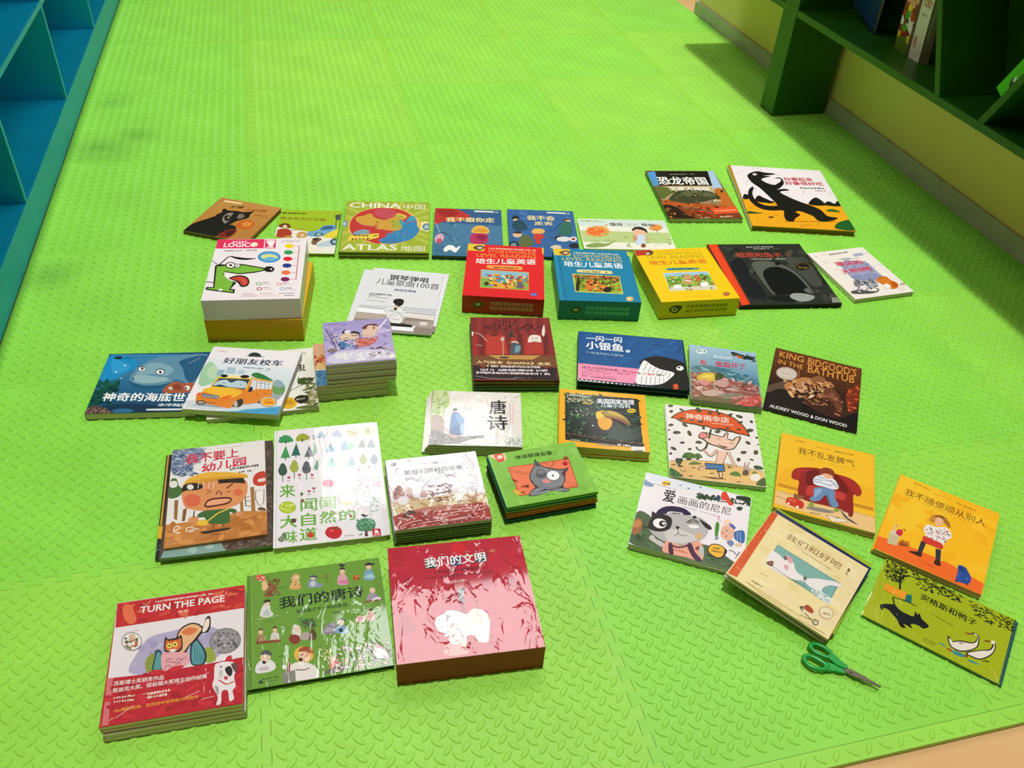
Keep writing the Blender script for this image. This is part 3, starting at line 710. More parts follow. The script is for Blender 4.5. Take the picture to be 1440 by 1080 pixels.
carton('game_box', 'white game box with a green cartoon dog, on top of the golden box', 'box', None, place(-0.1195, 1.9845, 0.06277, -6.87), 0.234, 0.2942, 0.05851, '#efe6e8', '#d8d4d0', '#dcd8d6', [
 ('P','#efe6e8',[1,999,990,987,999,1,7,39]),
 ('P','#e2305e',[1,999,523,995,531,830,1,836]),
 ('P','#d8305e',[531,984,656,986,661,821,543,828]),
 ('E','#f2c8d0',[597,948,53,-1,6,-52]),
 ('E','#fff0f2',[602,908,32,-1,6,-56]),
 ('D','#fff0f2',6,[555,833,93,-6,0,24]),
 ('T','LOGICO','#fff6f8',1,[84,860,369,-2,0,73]),
 ('D','#ffd8e0',5,[170,938,173,2,0,31]),
 ('E','#f7e9c8',[423,902,37,-1,5,-36]),
 ('D','#a09098',14,[98,778,365,5,0,30]),
 ('T','LOGICO','#5a5058',0,[725,929,201,2,0,40]),
 ('L','#c03a5a',175,[812,863,922,861]),
 ('L','#c03a5a',174,[813,751,925,748]),
 ('L','#c03a5a',172,[816,639,927,636]),
 ('L','#c03a5a',170,[818,526,930,523]),
 ('L','#c03a5a',168,[819,411,932,408]),
 ('L','#c03a5a',166,[821,303,934,300]),
 ('L','#c03a5a',205,[925,865,935,293]),
 ('E','#f2d21a',[812,863,51,-1,4,-40]),
 ('E','#2f9a56',[813,751,51,-1,4,-39]),
 ('E','#d81e2e',[816,639,50,-1,4,-38]),
 ('E','#1e3a86',[818,526,50,-1,4,-37]),
 ('E','#f0743a',[819,411,49,-1,4,-36]),
 ('E','#7a1a5e',[821,303,48,-1,4,-36]),
 ('E','#3a8ac0',[610,678,125,-3,12,-99]),
 ('E','#66b0d8',[610,678,103,-3,9,-76]),
 ('S','#e6e07a',[522,700,617,721,695,684,698,657,622,678,552,655]),
 ('C','#14120f',390,[87,554,124,618,183,697,284,667,468,651]),
 ('S','#14120f',[183,697,257,687,357,666,462,652,362,631,263,649]),
 ('P','#14120f',[48,546,91,567,169,561,335,566,571,499,595,448,487,415,325,396,178,433,169,379,234,306,321,268,273,169,320,161,321,99,230,116,159,131,17,163,18,208,88,202]),
 ('P','#7cb83a',[70,530,161,539,338,546,561,484,576,458,473,432,322,414,163,451,158,397,217,320,285,273,258,152,303,144,300,120,227,133,31,180,35,190,104,188]),
 ('S','#f4efe6',[159,433,217,410,301,397,260,358,216,345]),
 ('S','#14120f',[229,333,281,372,363,377,427,336,453,264,434,204,377,197,341,250,306,286]),
 ('S','#c8402e',[247,330,307,357,366,355,418,318,437,265,420,222,379,223,348,276,309,304]),
 ('L','#e88a70',164,[360,316,399,283,408,239]),
 ('E','#14120f',[213,547,55,-1,9,-56]),
 ('E','#f6f2ea',[213,547,43,-1,6,-41]),
 ('E','#14120f',[213,547,17,0,3,-19]),
 ('E','#14120f',[286,536,36,-1,6,-37]),
 ('E','#f6f2ea',[286,536,26,-1,4,-28]),
 ('E','#14120f',[282,536,10,0,2,-11]),
 ('E','#14120f',[634,471,57,-2,6,-50]),
 ('E','#f6f2ea',[656,471,12,0,1,-11]),
 ('L','#14120f',252,[1,629,81,554]),
 ('L','#14120f',325,[1,286,89,271]),
 ('L','#14120f',267,[170,135,176,177]),
 ('E','#f4efe6',[172,158,21,-1,3,-17]),
 ('E','#8fb08a',[551,240,30,-1,3,-26]),
 ('E','#f6f0f0',[551,240,16,0,2,-14]),
 ('E','#e09a9a',[767,227,30,-1,3,-26]),
 ('E','#f6f0f0',[767,227,16,0,1,-14]),
 ('E','#c8506a',[569,160,30,-1,3,-26]),
 ('E','#f6f0f0',[569,160,16,0,2,-14]),
 ('E','#9ac0e0',[808,153,30,-1,3,-26]),
 ('E','#f6f0f0',[808,153,16,0,1,-14]),
 ('D','#6a6068',5,[588,250,64,-2,0,16]),
 ('D','#b0a8ac',9,[591,225,111,-3,0,10]),
 ('D','#6a6068',5,[799,237,65,-2,0,16]),
 ('D','#b0a8ac',9,[802,212,111,-3,0,10]),
 ('D','#6a6068',5,[607,169,64,-2,0,15]),
 ('D','#b0a8ac',9,[610,145,110,-3,0,10]),
 ('D','#6a6068',5,[842,157,64,-2,0,16]),
 ('D','#b0a8ac',9,[844,133,110,-3,0,10]),
 ('L','#a0405a',187,[399,85,525,85]),
 ('L','#a0604a',188,[576,85,708,84]),
 ('L','#2a3a6a',189,[777,82,933,80]),
 ('L','#b03a4a',187,[398,56,569,54]),
 ('L','#d8b09a',188,[597,54,780,51]),
 ('L','#2a3a6a',189,[832,50,941,50])], None, 'gloss')
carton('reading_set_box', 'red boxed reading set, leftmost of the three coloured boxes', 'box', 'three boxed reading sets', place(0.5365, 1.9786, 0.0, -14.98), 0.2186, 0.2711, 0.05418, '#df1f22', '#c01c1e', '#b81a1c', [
 ('P','#df1f22',[1,999,999,999,992,50,1,28]),
 ('P','#e8c428',[1,999,217,999,219,858,1,859]),
 ('P','#e8c428',[976,999,999,999,999,868,983,872]),
 ('S','#5a4636',[70,922,119,968,181,974,221,936,186,883,125,872]),
 ('E','#c8b8a8',[157,924,35,3,2,-25]),
 ('D','#f4d8c0',26,[275,918,621,6,0,22]),
 ('T','STORYWORLDS','#e8a040',0,[272,835,623,10,0,66]),
 ('T','LEVEL READING','#e8a040',0,[125,740,770,28,0,65]),
 ('T','培生儿童英语','#f6f0ee',1,[120,601,775,47,0,106]),
 ('S','#f0a04a',[273,562,306,586,690,594,716,562,691,526,309,524]),
 ('D','#8a2a1a',12,[359,533,340,4,0,31]),
 ('P','#c8a04a',[197,498,810,492,807,150,206,153]),
 ('P','#8fb8c8',[209,486,798,478,798,351,212,352]),
 ('P','#7fae4a',[212,326,796,326,796,163,211,168]),
 ('S','#e0a838',[300,210,322,261,437,296,637,288,688,218,557,170,392,173]),
 ('S','#4a9ab8',[404,280,425,370,517,390,545,305,471,261]),
 ('K',['#d8622a','#e8b84a','#4a7a3a','#c84a2a','#f0d890','#5a8ab0','#8a4a2a'],80,811,[280,428,794,414,795,190,252,169],1.5,3),
 ('S','#2a3a1a',[250,218,280,270,315,236,292,197]),
 ('S','#6a5a6a',[655,203,686,292,737,271,729,177]),
 ('E','#4a5ab0',[870,83,43,4,0,-31]),
 ('D','#d8d8f0',4,[840,76,62,0,0,14])], [
 ('S','#5a4a28',[128,499,175,669,248,666,266,560,226,368,161,310]),
 ('E','#c8b890',[193,517,29,8,1,-79]),
 ('L','#5a4a28',179,[161,350,210,308]),
 ('T','丰富故事激发阅读热情','#c89a90',1,[339,517,530,2,0,213]),
 ('T','纯正语言培养英语思维','#c89a90',1,[339,231,531,17,0,215])], 'gloss')
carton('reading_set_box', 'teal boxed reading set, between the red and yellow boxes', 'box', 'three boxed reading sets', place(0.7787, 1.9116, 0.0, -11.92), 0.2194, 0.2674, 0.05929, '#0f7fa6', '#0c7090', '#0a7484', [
 ('P','#0f7fa6',[8,999,999,987,983,1,19,1]),
 ('L','#3aa0c0',155,[17,967,35,1]),
 ('L','#0a5f80',195,[68,983,76,3]),
 ('P','#e8c428',[5,999,226,999,223,860,14,867]),
 ('P','#e8c428',[980,985,999,981,999,889,982,890]),
 ('S','#7a5a30',[79,914,119,958,190,970,226,943,199,886,136,867]),
 ('E','#d8b890',[167,918,32,2,-2,-22]),
 ('D','#e8e0b8',26,[273,918,615,-13,0,22]),
 ('T','STORYWORLDS','#d8c060',0,[260,832,624,-4,0,65]),
 ('T','LEVEL READING','#d8c060',0,[109,765,775,-10,0,65]),
 ('T','培生儿童英语','#eef4f4',1,[119,644,762,-14,0,106]),
 ('S','#e8d48a',[276,559,314,587,689,577,719,547,688,517,307,532]),
 ('D','#4a6a3a',12,[350,534,340,-6,0,31]),
 ('P','#c8d06a',[207,504,805,478,801,140,207,160]),
 ('P','#8a6a2a',[223,489,793,465,794,376,224,389]),
 ('P','#8aae2a',[222,402,793,383,790,156,216,175]),
 ('S','#d8762a',[314,230,369,345,489,426,556,303,685,270,624,194,440,179]),
 ('S','#c8521e',[365,307,453,412,499,376,455,298]),
 ('K',['#e8a04a','#6a3a1a','#2a2a12','#c8521e','#b8c84a','#5a7a1a'],90,747,[225,479,795,460,788,164,218,185],1.5,5),
 ('S','#1e1a12',[559,203,600,259,666,252,647,182,587,168]),
 ('S','#2a2a10',[219,202,260,416,291,392,260,191]),
 ('E','#d8b05a',[866,58,46,2,-7,-43]),
 ('E','#e8d8a0',[859,65,26,1,-4,-24])], [
 ('S','#3a4a28',[146,478,182,641,247,671,274,565,247,381,183,322]),
 ('E','#a8b890',[211,500,29,3,2,-72]),
 ('T','丰富故事激发阅读热情','#6ac0a8',1,[332,536,539,-32,0,187]),
 ('T','纯正语言培养英语思维','#6ac0a8',1,[326,295,542,-40,0,188])], 'gloss')
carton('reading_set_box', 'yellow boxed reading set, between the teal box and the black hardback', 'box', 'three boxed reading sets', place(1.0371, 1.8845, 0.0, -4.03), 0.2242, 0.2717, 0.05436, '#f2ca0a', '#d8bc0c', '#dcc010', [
 ('P','#f2ca0a',[17,999,991,984,987,1,9,15]),
 ('P','#b83a20',[9,998,238,999,206,894,1,883]),
 ('S','#5a3a28',[132,924,178,962,226,975,257,957,220,901,159,881]),
 ('E','#d8c0a0',[168,921,27,-2,-8,-22]),
 ('D','#c88a1a',30,[295,959,604,-11,0,13]),
 ('T','STORYWORLDS','#a88a1a',0,[277,881,607,-21,0,54]),
 ('T','LEVEL READING','#a88a1a',0,[134,813,755,-26,0,60]),
 ('T','培生儿童英语','#d85a1a',1,[114,687,764,-11,0,92]),
 ('S','#3a9a8a',[293,593,334,618,696,600,719,579,680,563,316,573]),
 ('E','#4a5ab0',[334,590,24,-2,-6,-15]),
 ('D','#0a3a3a',14,[366,580,281,-8,0,22]),
 ('P','#dfe4c0',[221,528,809,518,789,180,186,187]),
 ('P','#9ac4dc',[225,520,801,511,800,449,223,452]),
 ('P','#7ab03a',[225,459,801,452,791,253,196,252]),
 ('P','#d8d4b8',[196,252,792,256,784,186,194,196]),
 ('S','#5a9a2a',[215,339,256,419,348,443,404,401,359,314,270,298]),
 ('S','#c8b83a',[248,397,325,437,392,447,308,393]),
 ('S','#c8a060',[394,326,458,458,531,483,557,420,524,317,449,285]),
 ('S','#c86a2a',[569,374,617,462,661,444,661,383,611,326]),
 ('K',['#e8e8e0','#5a3a2a','#e8c060','#8ab84a','#4a7a2a','#d86a3a','#8a9ab0'],90,589,[226,474,796,465,775,195,193,205],1.5,6),
 ('E','#f4f4f0',[305,259,55,-4,-15,-37]),
 ('E','#f4f4f0',[662,277,55,-4,-19,-43]),
 ('E','#a8401a',[862,87,44,-3,-15,-33]),
 ('D','#f0d8c0',4,[827,82,70,2,0,12]),
 ('D','#c8960a',20,[322,76,337,-15,0,9])], [
 ('S','#3a3010',[111,553,145,710,202,766,275,700,256,444,213,288,150,353]),
 ('E','#b8b080',[183,511,43,-11,6,-135]),
 ('E','#3a3010',[188,519,18,-5,3,-58]),
 ('T','丰富故事激发阅读热情','#6a5a08',1,[331,577,527,-40,0,194]),
 ('T','纯正语言培养英语思维','#6a5a08',1,[324,293,535,-15,0,196])], 'gloss')
book('picture_book', 'black hardback with an orange spine and a dark arched hole on its cover', 'book', 'black hardbacks with orange spines', place(1.3324, 1.9101, 0.00604, -7.72), 0.2981, 0.3349, 0.00589, 'hard', '#1c1e1a', '#e8471c', '#b8b49a', [
 ('P','#2a2c26',[100,999,999,999,999,16,90,13]),
 ('P','#e8471c',[13,999,98,999,94,18,14,3]),
 ('P','#c2360f',[98,999,110,999,102,18,89,16]),
 ('K',['#3a3d35','#232520','#44473c','#1c1e1a'],70,1889,[150,999,995,999,988,39,135,29],1.8,2),
 ('S','#5a5d54',[349,653,450,702,585,674,685,614,763,480,792,288,777,119,728,75,718,166,672,385,529,534,425,503,393,343,405,173,375,173,353,344,340,521]),
 ('S','#44473f',[740,749,869,730,964,609,953,444,939,301,835,271,793,431,753,579]),
 ('S','#080908',[400,471,457,560,555,599,640,581,712,506,752,384,768,211,769,134,673,152,561,169,432,142,390,234,389,359]),
 ('S','#15171a',[124,656,252,756,293,670,265,457,307,329,303,114,162,103,113,179,124,428]),
 ('S','#101210',[303,114,429,134,562,124,608,48,396,53]),
 ('S','#9a9d98',[533,124,581,169,679,167,764,134,765,96,689,53,599,48,546,86]),
 ('S','#60645e',[715,227,772,242,768,165,725,181]),
 ('E','#33301e',[867,603,83,-1,-34,-79]),
 ('E','#1a1810',[867,603,64,-1,-26,-59]),
 ('C','#8a6a20',123,[795,604,871,661,940,627,931,560]),
 ('D','#a8842a',5,[815,578,87,-15,0,19]),
 ('E','#0c0c0a',[622,652,31,0,-11,-27]),
 ('T','狐狸和兔子','#b8452a',1,[245,765,478,-7,0,86]),
 ('E','#5a4038',[802,808,34,0,-19,-45]),
 ('D','#d8d4c8',22,[402,937,293,2,0,14]),
 ('D','#c8c4b8',14,[465,906,176,1,0,12]),
 ('D','#c8c4b0',22,[371,725,381,1,0,15]),
 ('P','#8a8e7c',[937,100,991,99,999,23,911,23])], 'gloss', (0, 0, 0, 0))
book('picture_book', 'book lying directly under the black hardback with the orange spine', 'book', 'black hardbacks with orange spines', place(1.3318, 1.9097, 0.0, -8.17), 0.2981, 0.3349, 0.00589, 'hard', '#1c1e1a', '#e8471c', '#b8b49a', None, 'gloss', (0, 0, 0, 0))
book('picture_book', 'white paperback with a grey animal and an orange cat, right of the black hardback', 'book', 'picture books laid out on the green mat', place(1.6013, 1.8719, 0.0, 2.71), 0.1987, 0.2574, 0.01283, 'soft', '#efe6dc', '#efe6dc', '#d4ceba', [
 ('P','#efe6dc',[5,996,996,999,999,28,1,14]),
 ('K',['#eadcd4','#f2e6da','#e6dce0'],20,1769,[18,994,989,995,995,65,26,57],1.5,3),
 ('P','#a9adc4',[713,877,893,887,874,824,700,814]),
 ('S','#a8b4b4',[397,806,517,815,613,795,525,759]),
 ('P','#9c9fc0',[314,692,475,767,785,700,792,582,782,354,664,287,507,295,339,322,284,416]),
 ('S','#8a90b4',[298,431,519,448,752,429,782,354,606,313,352,337]),
 ('K',['#8084a8','#b4b4d0','#a0a0c8'],30,751,[378,718,788,672,757,358,306,378],1.8,4),
 ('T','遥远的','#d81e3a',1,[257,666,463,-22,0,93]),
 ('T','天地动物','#d81e3a',1,[234,493,512,7,0,95]),
 ('D','#4a4040',9,[284,907,394,13,0,25]),
 ('L','#6a5a5a',151,[78,929,83,901,114,905]),
 ('L','#6a5a5a',150,[121,795,122,762,172,772]),
 ('L','#c89a7a',127,[699,796,726,746]),
 ('L','#a08070',154,[916,864,978,861]),
 ('L','#8a8a90',101,[603,783,742,780]),
 ('S','#7a7478',[209,266,293,363,353,353,322,257,235,204]),
 ('S','#a8a4b0',[339,322,485,332,592,298,573,217,472,166,343,203]),
 ('S','#e8e4dc',[285,229,364,242,386,130,276,98,256,151]),
 ('S','#54504c',[54,150,197,160,354,110,472,91,328,65,64,100]),
 ('K',['#5a565a','#8a868e','#c8c4cc','#3a3634'],50,583,[292,346,642,308,479,98,159,117],1.6,5),
 ('S','#d87a20',[616,294,707,349,830,347,845,258,888,200,843,123,719,93,676,150,624,242]),
 ('S','#f2ece0',[630,174,706,212,739,173,697,113,632,132]),
 ('S','#b85a10',[820,245,876,202,851,138,758,120]),
 ('L','#3a2a20',172,[668,321,785,328]),
 ('P','#3a3430',[923,178,997,183,974,144,900,139]),
 ('P','#e8e0d0',[928,168,976,172,962,149,915,147])], 'gloss', (0, 0, 0, 0))
book('song_booklet', 'grey white song booklet mostly covered by another, behind the lilac stack', 'book', 'song booklets', place(0.2498, 1.9602, 0.0, -18.29), 0.215, 0.285, 0.00385, 'soft', '#e2e3e6', '#e2e3e6', '#d8d4cc', [
 ('P','#e2e3e6',[7,999,977,999,999,1,224,1]),
 ('P','#8f8378',[211,46,999,91,999,1,242,1])], 'gloss', (0, 0, 0, 0))
book('song_booklet', 'white song booklet with a child seen from behind at a piano', 'book', 'song booklets', place(0.2294, 1.947, 0.0042, -16.7), 0.225, 0.29, 0.00385, 'soft', '#dfe0e2', '#dfe0e2', '#d8d4cc', [
 ('P','#dfe0e2',[1,999,999,999,999,1,76,3]),
 ('P','#cfd1d4',[75,394,999,414,999,293,75,284]),
 ('P','#eef0f2',[78,345,425,331,422,265,75,284]),
 ('L','#5a6068',157,[91,365,378,345]),
 ('L','#6a7078',119,[625,394,999,378]),
 ('L','#8a9098',98,[651,354,999,347]),
 ('L','#3a4048',137,[640,319,999,305]),
 ('P','#e4dcd4',[650,312,999,293,999,227,664,235]),
 ('P','#8f8378',[74,272,459,256,998,221,999,1,75,8]),
 ('P','#b3a69a',[75,266,443,249,438,189,79,165]),
 ('P','#a89c94',[613,183,997,203,992,92,766,105]),
 ('T','钢琴弹唱','#1c1c20',1,[339,852,490,-19,0,93]),
 ('T','儿童歌曲100首','#26262a',0,[194,757,781,-30,0,107]),
 ('T','简线双谱版','#2a3060',1,[440,658,274,-4,0,38]),
 ('D','#4a4a50',11,[154,571,272,-4,0,27]),
 ('D','#6a6a70',6,[160,546,113,-1,0,17]),
 ('D','#8a8a90',16,[152,520,262,-5,0,15]),
 ('D','#8a8a90',16,[142,469,231,-14,0,16]),
 ('S','#e9e8e6',[375,278,420,355,487,374,558,375,635,340,668,259,643,209,620,148,537,129,464,192,423,259]),
 ('K',['#4a5058','#7a8088','#c8ccd0','#30343a'],130,177,[388,340,631,364,666,224,484,135],1.6,1),
 ('S','#1a1614',[468,471,477,516,527,533,583,520,596,465,568,413,527,397,497,437]),
 ('E','#d8b09a',[520,390,23,2,6,-29]),
 ('S','#1f1a18',[498,363,522,378,536,355,513,334]),
 ('P','#16161a',[501,137,754,127,760,93,519,92]),
 ('P','#f0f0f4',[524,87,786,89,789,29,540,31]),
 ('E','#f0ecec',[784,101,15,1,3,-16]),
 ('P','#d8d0cc',[838,188,925,190,930,132,844,130]),
 ('L','#f4f0f0',136,[863,172,888,149,905,177])], 'gloss', (0, 0, 0, 0))
book('picture_book', 'orange and blue square book on top of the lower stack, under the lilac stack', 'book', 'square story books in the lower stack', place(0.0781, 1.6496, 0.0374, -0.75), 0.163, 0.163, 0.0092, 'soft', '#e8a070', '#e8a070', '#c8c4ac', [
 ('P','#e8a070',[1,999,912,910,990,1,4,1]),
 ('P','#e6b088',[6,996,172,980,159,659,4,683]),
 ('P','#4a86a8',[9,376,999,328,996,1,2,1]),
 ('P','#f0dcc0',[3,400,999,328,999,300,5,365]),
 ('K',['#b83a2a','#e8b060','#d86a3a','#8a2a1a'],30,512,[7,731,169,705,156,398,3,400],1.6,2),
 ('S','#e8c080',[14,468,59,531,154,469,135,390,37,394]),
 ('K',['#2a6a94','#6aa4c0','#3a5a7a'],16,545,[20,328,152,329,147,35,11,35],1.6,4)], 'film', (0, 0, 0, 0))
book('picture_book', 'second square book from the top in the lower stack, under the lilac stack', 'book', 'square story books in the lower stack', place(0.0784, 1.6486, 0.02805, -0.84), 0.163, 0.163, 0.0092, 'soft', '#b8b090', '#b8b090', '#c8c4ac', None, 'film', (0, 0, 0, 0))
book('picture_book', 'third square book from the top in the lower stack, under the lilac stack', 'book', 'square story books in the lower stack', place(0.0769, 1.6501, 0.0187, -0.45), 0.163, 0.163, 0.0092, 'soft', '#8a9a8a', '#8a9a8a', '#c8c4ac', None, 'film', (0, 0, 0, 0))
book('picture_book', 'fourth square book from the top in the lower stack, under the lilac stack', 'book', 'square story books in the lower stack', place(0.0769, 1.6492, 0.00935, -0.64), 0.163, 0.163, 0.0092, 'soft', '#c8b8a0', '#c8b8a0', '#c8c4ac', None, 'film', (0, 0, 0, 0))
book('picture_book', 'fifth square book from the top in the lower stack, under the lilac stack', 'book', 'square story books in the lower stack', place(0.0782, 1.6502, -0.0, -1.21), 0.163, 0.163, 0.0092, 'soft', '#a0a890', '#a0a890', '#c8c4ac', None, 'film', (0, 0, 0, 0))
book('picture_book', 'lilac square book with two children, on top of the double stack', 'book', 'square story books in the upper stack', place(0.1027, 1.653, 0.09318, -1.71), 0.1587, 0.1671, 0.00909, 'soft', '#a89ad0', '#a89ad0', '#ccc8b0', [
 ('G','#a89ad0','#c2b4e0',4,[1,999,999,999,999,5,5,7]),
 ('K',['#b4a4d8','#9488c4','#c4b8e4','#8a7ebc'],60,934,[1,985,999,980,989,97,2,96],2.2,2),
 ('S','#e8c4b0',[563,620,608,808,687,871,789,846,808,733,751,595,645,561]),
 ('S','#7a3a3a',[579,811,658,875,777,880,825,829,772,823,685,847,604,759]),
 ('E','#2a1a1a',[636,792,12,-2,-2,-29]),
 ('E','#2a1a1a',[753,777,12,-2,-3,-29]),
 ('L','#8a3a2a',93,[578,630,663,594]),
 ('S','#e8c8a8',[229,616,291,679,422,686,521,649,485,558,368,538,269,563]),
 ('S','#2a2024',[271,706,297,775,342,793,323,723]),
 ('S','#2a2024',[393,690,440,737,525,697,535,635,466,680]),
 ('S','#f0e8ea',[310,749,370,777,394,702,335,685]),
 ('S','#cf6a5a',[458,397,469,537,557,549,715,528,792,566,735,431,643,373,527,353]),
 ('K',['#e09a8a','#a83a3a','#d87a6a'],24,551,[469,537,777,567,700,365,471,372],2,4),
 ('S','#4a7ab0',[203,431,237,520,323,509,324,415,282,328,227,359]),
 ('S','#8ab0d8',[317,416,377,455,398,359,325,323]),
 ('K',['#2a2430','#e8e0e4','#6a5a8a','#f0d8c8'],60,368,[118,702,520,625,494,300,156,345],2,8),
 ('L','#4a4658',208,[39,845,171,366]),
 ('L','#3a3648',116,[81,827,222,382]),
 ('S','#8a7a78',[34,305,71,357,156,357,182,307,110,283]),
 ('S','#d8d0e8',[16,94,151,255,407,289,720,270,982,166,981,30,556,21,136,11]),
 ('K',['#f4f2f4','#e8e4f0','#d8d0e8'],50,760,[149,232,968,168,967,32,168,73],2.4,6),
 ('T','花木兰从军','#f6f4f2',1,[142,110,505,-12,0,134]),
 ('K',['#3a363a','#f4f2f4','#c8a0a8'],40,364,[639,327,928,335,930,82,647,98],2,9),
 ('P','#eadff0',[803,758,960,986,981,971,830,730]),
 ('P','#e8d4e8',[803,680,999,720,998,683,814,647]),
 ('L','#3a3450',116,[43,942,264,951]),
 ('L','#f0e8f4',114,[867,297,999,265]),
 ('L','#e8c8d0',114,[833,255,986,200])], 'film', (0, 0, 0, 0))
book('picture_book', 'second square book from the top in the upper lilac stack', 'book', 'square story books in the upper stack', place(0.1041, 1.652, 0.08393, -1.87), 0.1587, 0.1671, 0.00909, 'soft', '#b0a8a0', '#b0a8a0', '#ccc8b0', None, 'film', (0, 0, 0, 0))
book('picture_book', 'third square book from the top in the upper lilac stack', 'book', 'square story books in the upper stack', place(0.1042, 1.6537, 0.07469, -1.76), 0.1587, 0.1671, 0.00909, 'soft', '#b0a8a0', '#b0a8a0', '#ccc8b0', None, 'film', (0, 0, 0, 0))
book('picture_book', 'fourth square book from the top in the upper lilac stack', 'book', 'square story books in the upper stack', place(0.1031, 1.652, 0.06544, -1.87), 0.1587, 0.1671, 0.00909, 'soft', '#b0a8a0', '#b0a8a0', '#ccc8b0', None, 'film', (0, 0, 0, 0))
book('picture_book', 'fifth square book from the top in the upper lilac stack', 'book', 'square story books in the upper stack', place(0.1028, 1.6545, 0.0562, -1.79), 0.1587, 0.1671, 0.00909, 'soft', '#b0a8a0', '#b0a8a0', '#ccc8b0', None, 'film', (0, 0, 0, 0))
book('picture_book', 'bottom square book in the upper lilac stack', 'book', 'square story books in the upper stack', place(0.1018, 1.6516, 0.04695, -1.81), 0.1587, 0.1671, 0.00909, 'soft', '#b0a8a0', '#b0a8a0', '#ccc8b0', None, 'film', (0, 0, 0, 0))
book('picture_book', 'blue undersea picture book with a big sea cow, leftmost in its row', 'book', 'picture books laid out on the green mat', place(-0.3766, 1.6897, 0.0, -7.77), 0.235, 0.2192, 0.01737, 'soft', '#1a4a6a', '#1a4a6a', '#d0ccb8', [
 ('G','#3a86b4','#0d3a5a',6,[20,988,984,961,999,1,1,1]),
 ('S','#1a8ac0',[12,963,201,939,314,834,290,688,202,595,109,535,7,555,2,732]),
 ('S','#2f9ad0',[51,911,176,840,258,754,188,659,94,679]),
 ('S','#5d8ba4',[289,544,304,703,387,831,506,927,661,939,977,944,953,564,910,439,734,525,700,463,580,390,440,389,338,455]),
 ('S','#7fa6b4',[328,590,367,750,461,829,596,790,687,688,632,593,499,631,393,619]),
 ('S','#8fb2b8',[313,574,393,619,544,581,638,561,673,512,564,477,422,475,344,510]),
 ('S','#1d5878',[292,528,351,478,484,433,624,443,697,479,667,402,548,376,422,389,341,439]),
 ('S','#23597c',[723,852,980,927,948,596,904,470,833,521,776,701]),
 ('S','#3d7494',[186,548,199,611,257,673,306,695,298,647,247,593,202,555]),
 ('E','#1a2a34',[372,725,38,-2,9,-43]),
 ('E','#e8e8e4',[373,720,33,-1,7,-34]),
 ('E','#15202a',[377,725,12,0,5,-23]),
 ('E','#1a2a34',[563,664,46,-2,10,-54]),
 ('E','#eef0ee',[563,660,38,-2,8,-42]),
 ('E','#15202a',[565,660,15,-1,5,-28]),
 ('E','#ffffff',[570,673,5,0,2,-10]),
 ('E','#2a4a5e',[325,550,14,-1,5,-22]),
 ('E','#5d8ba4',[329,550,8,0,3,-13]),
 ('S','#a8583a',[657,310,658,403,700,463,748,493,779,468,835,458,915,462,925,345,888,300,774,297]),
 ('S','#8a4028',[723,384,748,446,804,427,815,365,773,351]),
 ('E','#e8e0d8',[711,377,20,-1,4,-25]),
 ('E','#1a1410',[707,373,7,0,2,-12]),
 ('E','#f0ece4',[870,378,25,-1,6,-37]),
 ('E','#1a1410',[860,371,10,0,3,-19]),
 ('C','#5a2414',105,[752,367,792,343,821,380]),
 ('S','#0e4a40',[1,115,1,324,49,413,70,553,100,536,104,442,152,502,210,515,211,391,184,316,144,227,96,140]),
 ('K',['#0c3a34','#145a4a','#1a6a5a','#0a2a30'],70,585,[1,524,216,531,225,134,7,86],2.6,3),
 ('S','#16324e',[84,82,282,146,545,120,872,31,884,1,489,1,231,1]),
 ('S','#2a6a94',[245,46,341,70,444,29,383,1,280,1]),
 ('S','#5a4238',[1,14,7,86,82,126,181,63,272,1,191,1]),
 ('K',['#8a6a5a','#3a2a24','#6a4a3a','#a89080'],60,362,[7,86,170,78,266,1,3,1],1.8,7),
 ('T','神奇的海底世界','#f4f6f4',1,[104,196,905,-50,0,136]),
 ('T','水中陆壁','#eef2f2',1,[644,89,281,-19,0,48]),
 ('S','#d8e0e4',[553,39,576,52,879,42,883,19,581,27]),
 ('S','#1a2a34',[63,919,79,952,125,950,146,916,118,900,81,902]),
 ('D','#1f4a64',20,[167,927,323,-9,0,16]),
 ('D','#1f4a64',7,[167,903,83,-1,0,13]),
 ('E','#d8ecf2',[133,675,8,0,3,-15]),
 ('E','#c8e4ee',[208,566,6,0,2,-11]),
 ('E','#c8e4ee',[196,789,15,-1,2,-10]),
 ('L','#c8dce4',87,[815,798,910,895])], 'gloss', (0, 0, 0, 0))
book('picture_book', 'cream insect book with palm leaves, half hidden under the school bus book', 'book', 'picture books laid out on the green mat', place(-0.1261, 1.6523, 0.0, -0.33), 0.2463, 0.231, 0.01185, 'soft', '#e7e6d8', '#e7e6d8', '#c4c0a8', [
 ('P','#e7e6d8',[649,999,986,999,999,1,1,37]),
 ('T','虫','#1d1c16',1,[812,599,96,7,0,125]),
 ('D','#9a9a88',4,[865,908,70,2,0,21]),
 ('D','#9a9a88',3,[875,875,52,1,0,17]),
 ('K',['#3a4a1a','#56682a','#2a3812','#7a8a4a'],46,553,[824,498,969,491,974,373,830,380],3.2,2),
 ('L','#2a2a1a',163,[750,302,852,375,971,422]),
 ('S','#3e5220',[821,420,846,484,902,493,934,448,877,429,943,417,875,391]),
 ('K',['#a8a070','#7a8040','#c8c498','#4a5426'],70,712,[895,348,999,367,999,9,888,1],3.2,5),
 ('S','#e0b028',[667,72,691,178,746,205,798,140,795,67,729,25]),
 ('S','#c89018',[689,105,723,163,766,146,764,91]),
 ('S','#2a2418',[783,161,817,211,877,209,913,165,894,104,828,88]),
 ('D','#d8d0b0',6,[798,143,87,8,0,19]),
 ('S','#5a6a2a',[782,24,858,46,966,35,999,1,887,1])], 'gloss', (0, 0, 0, 0))
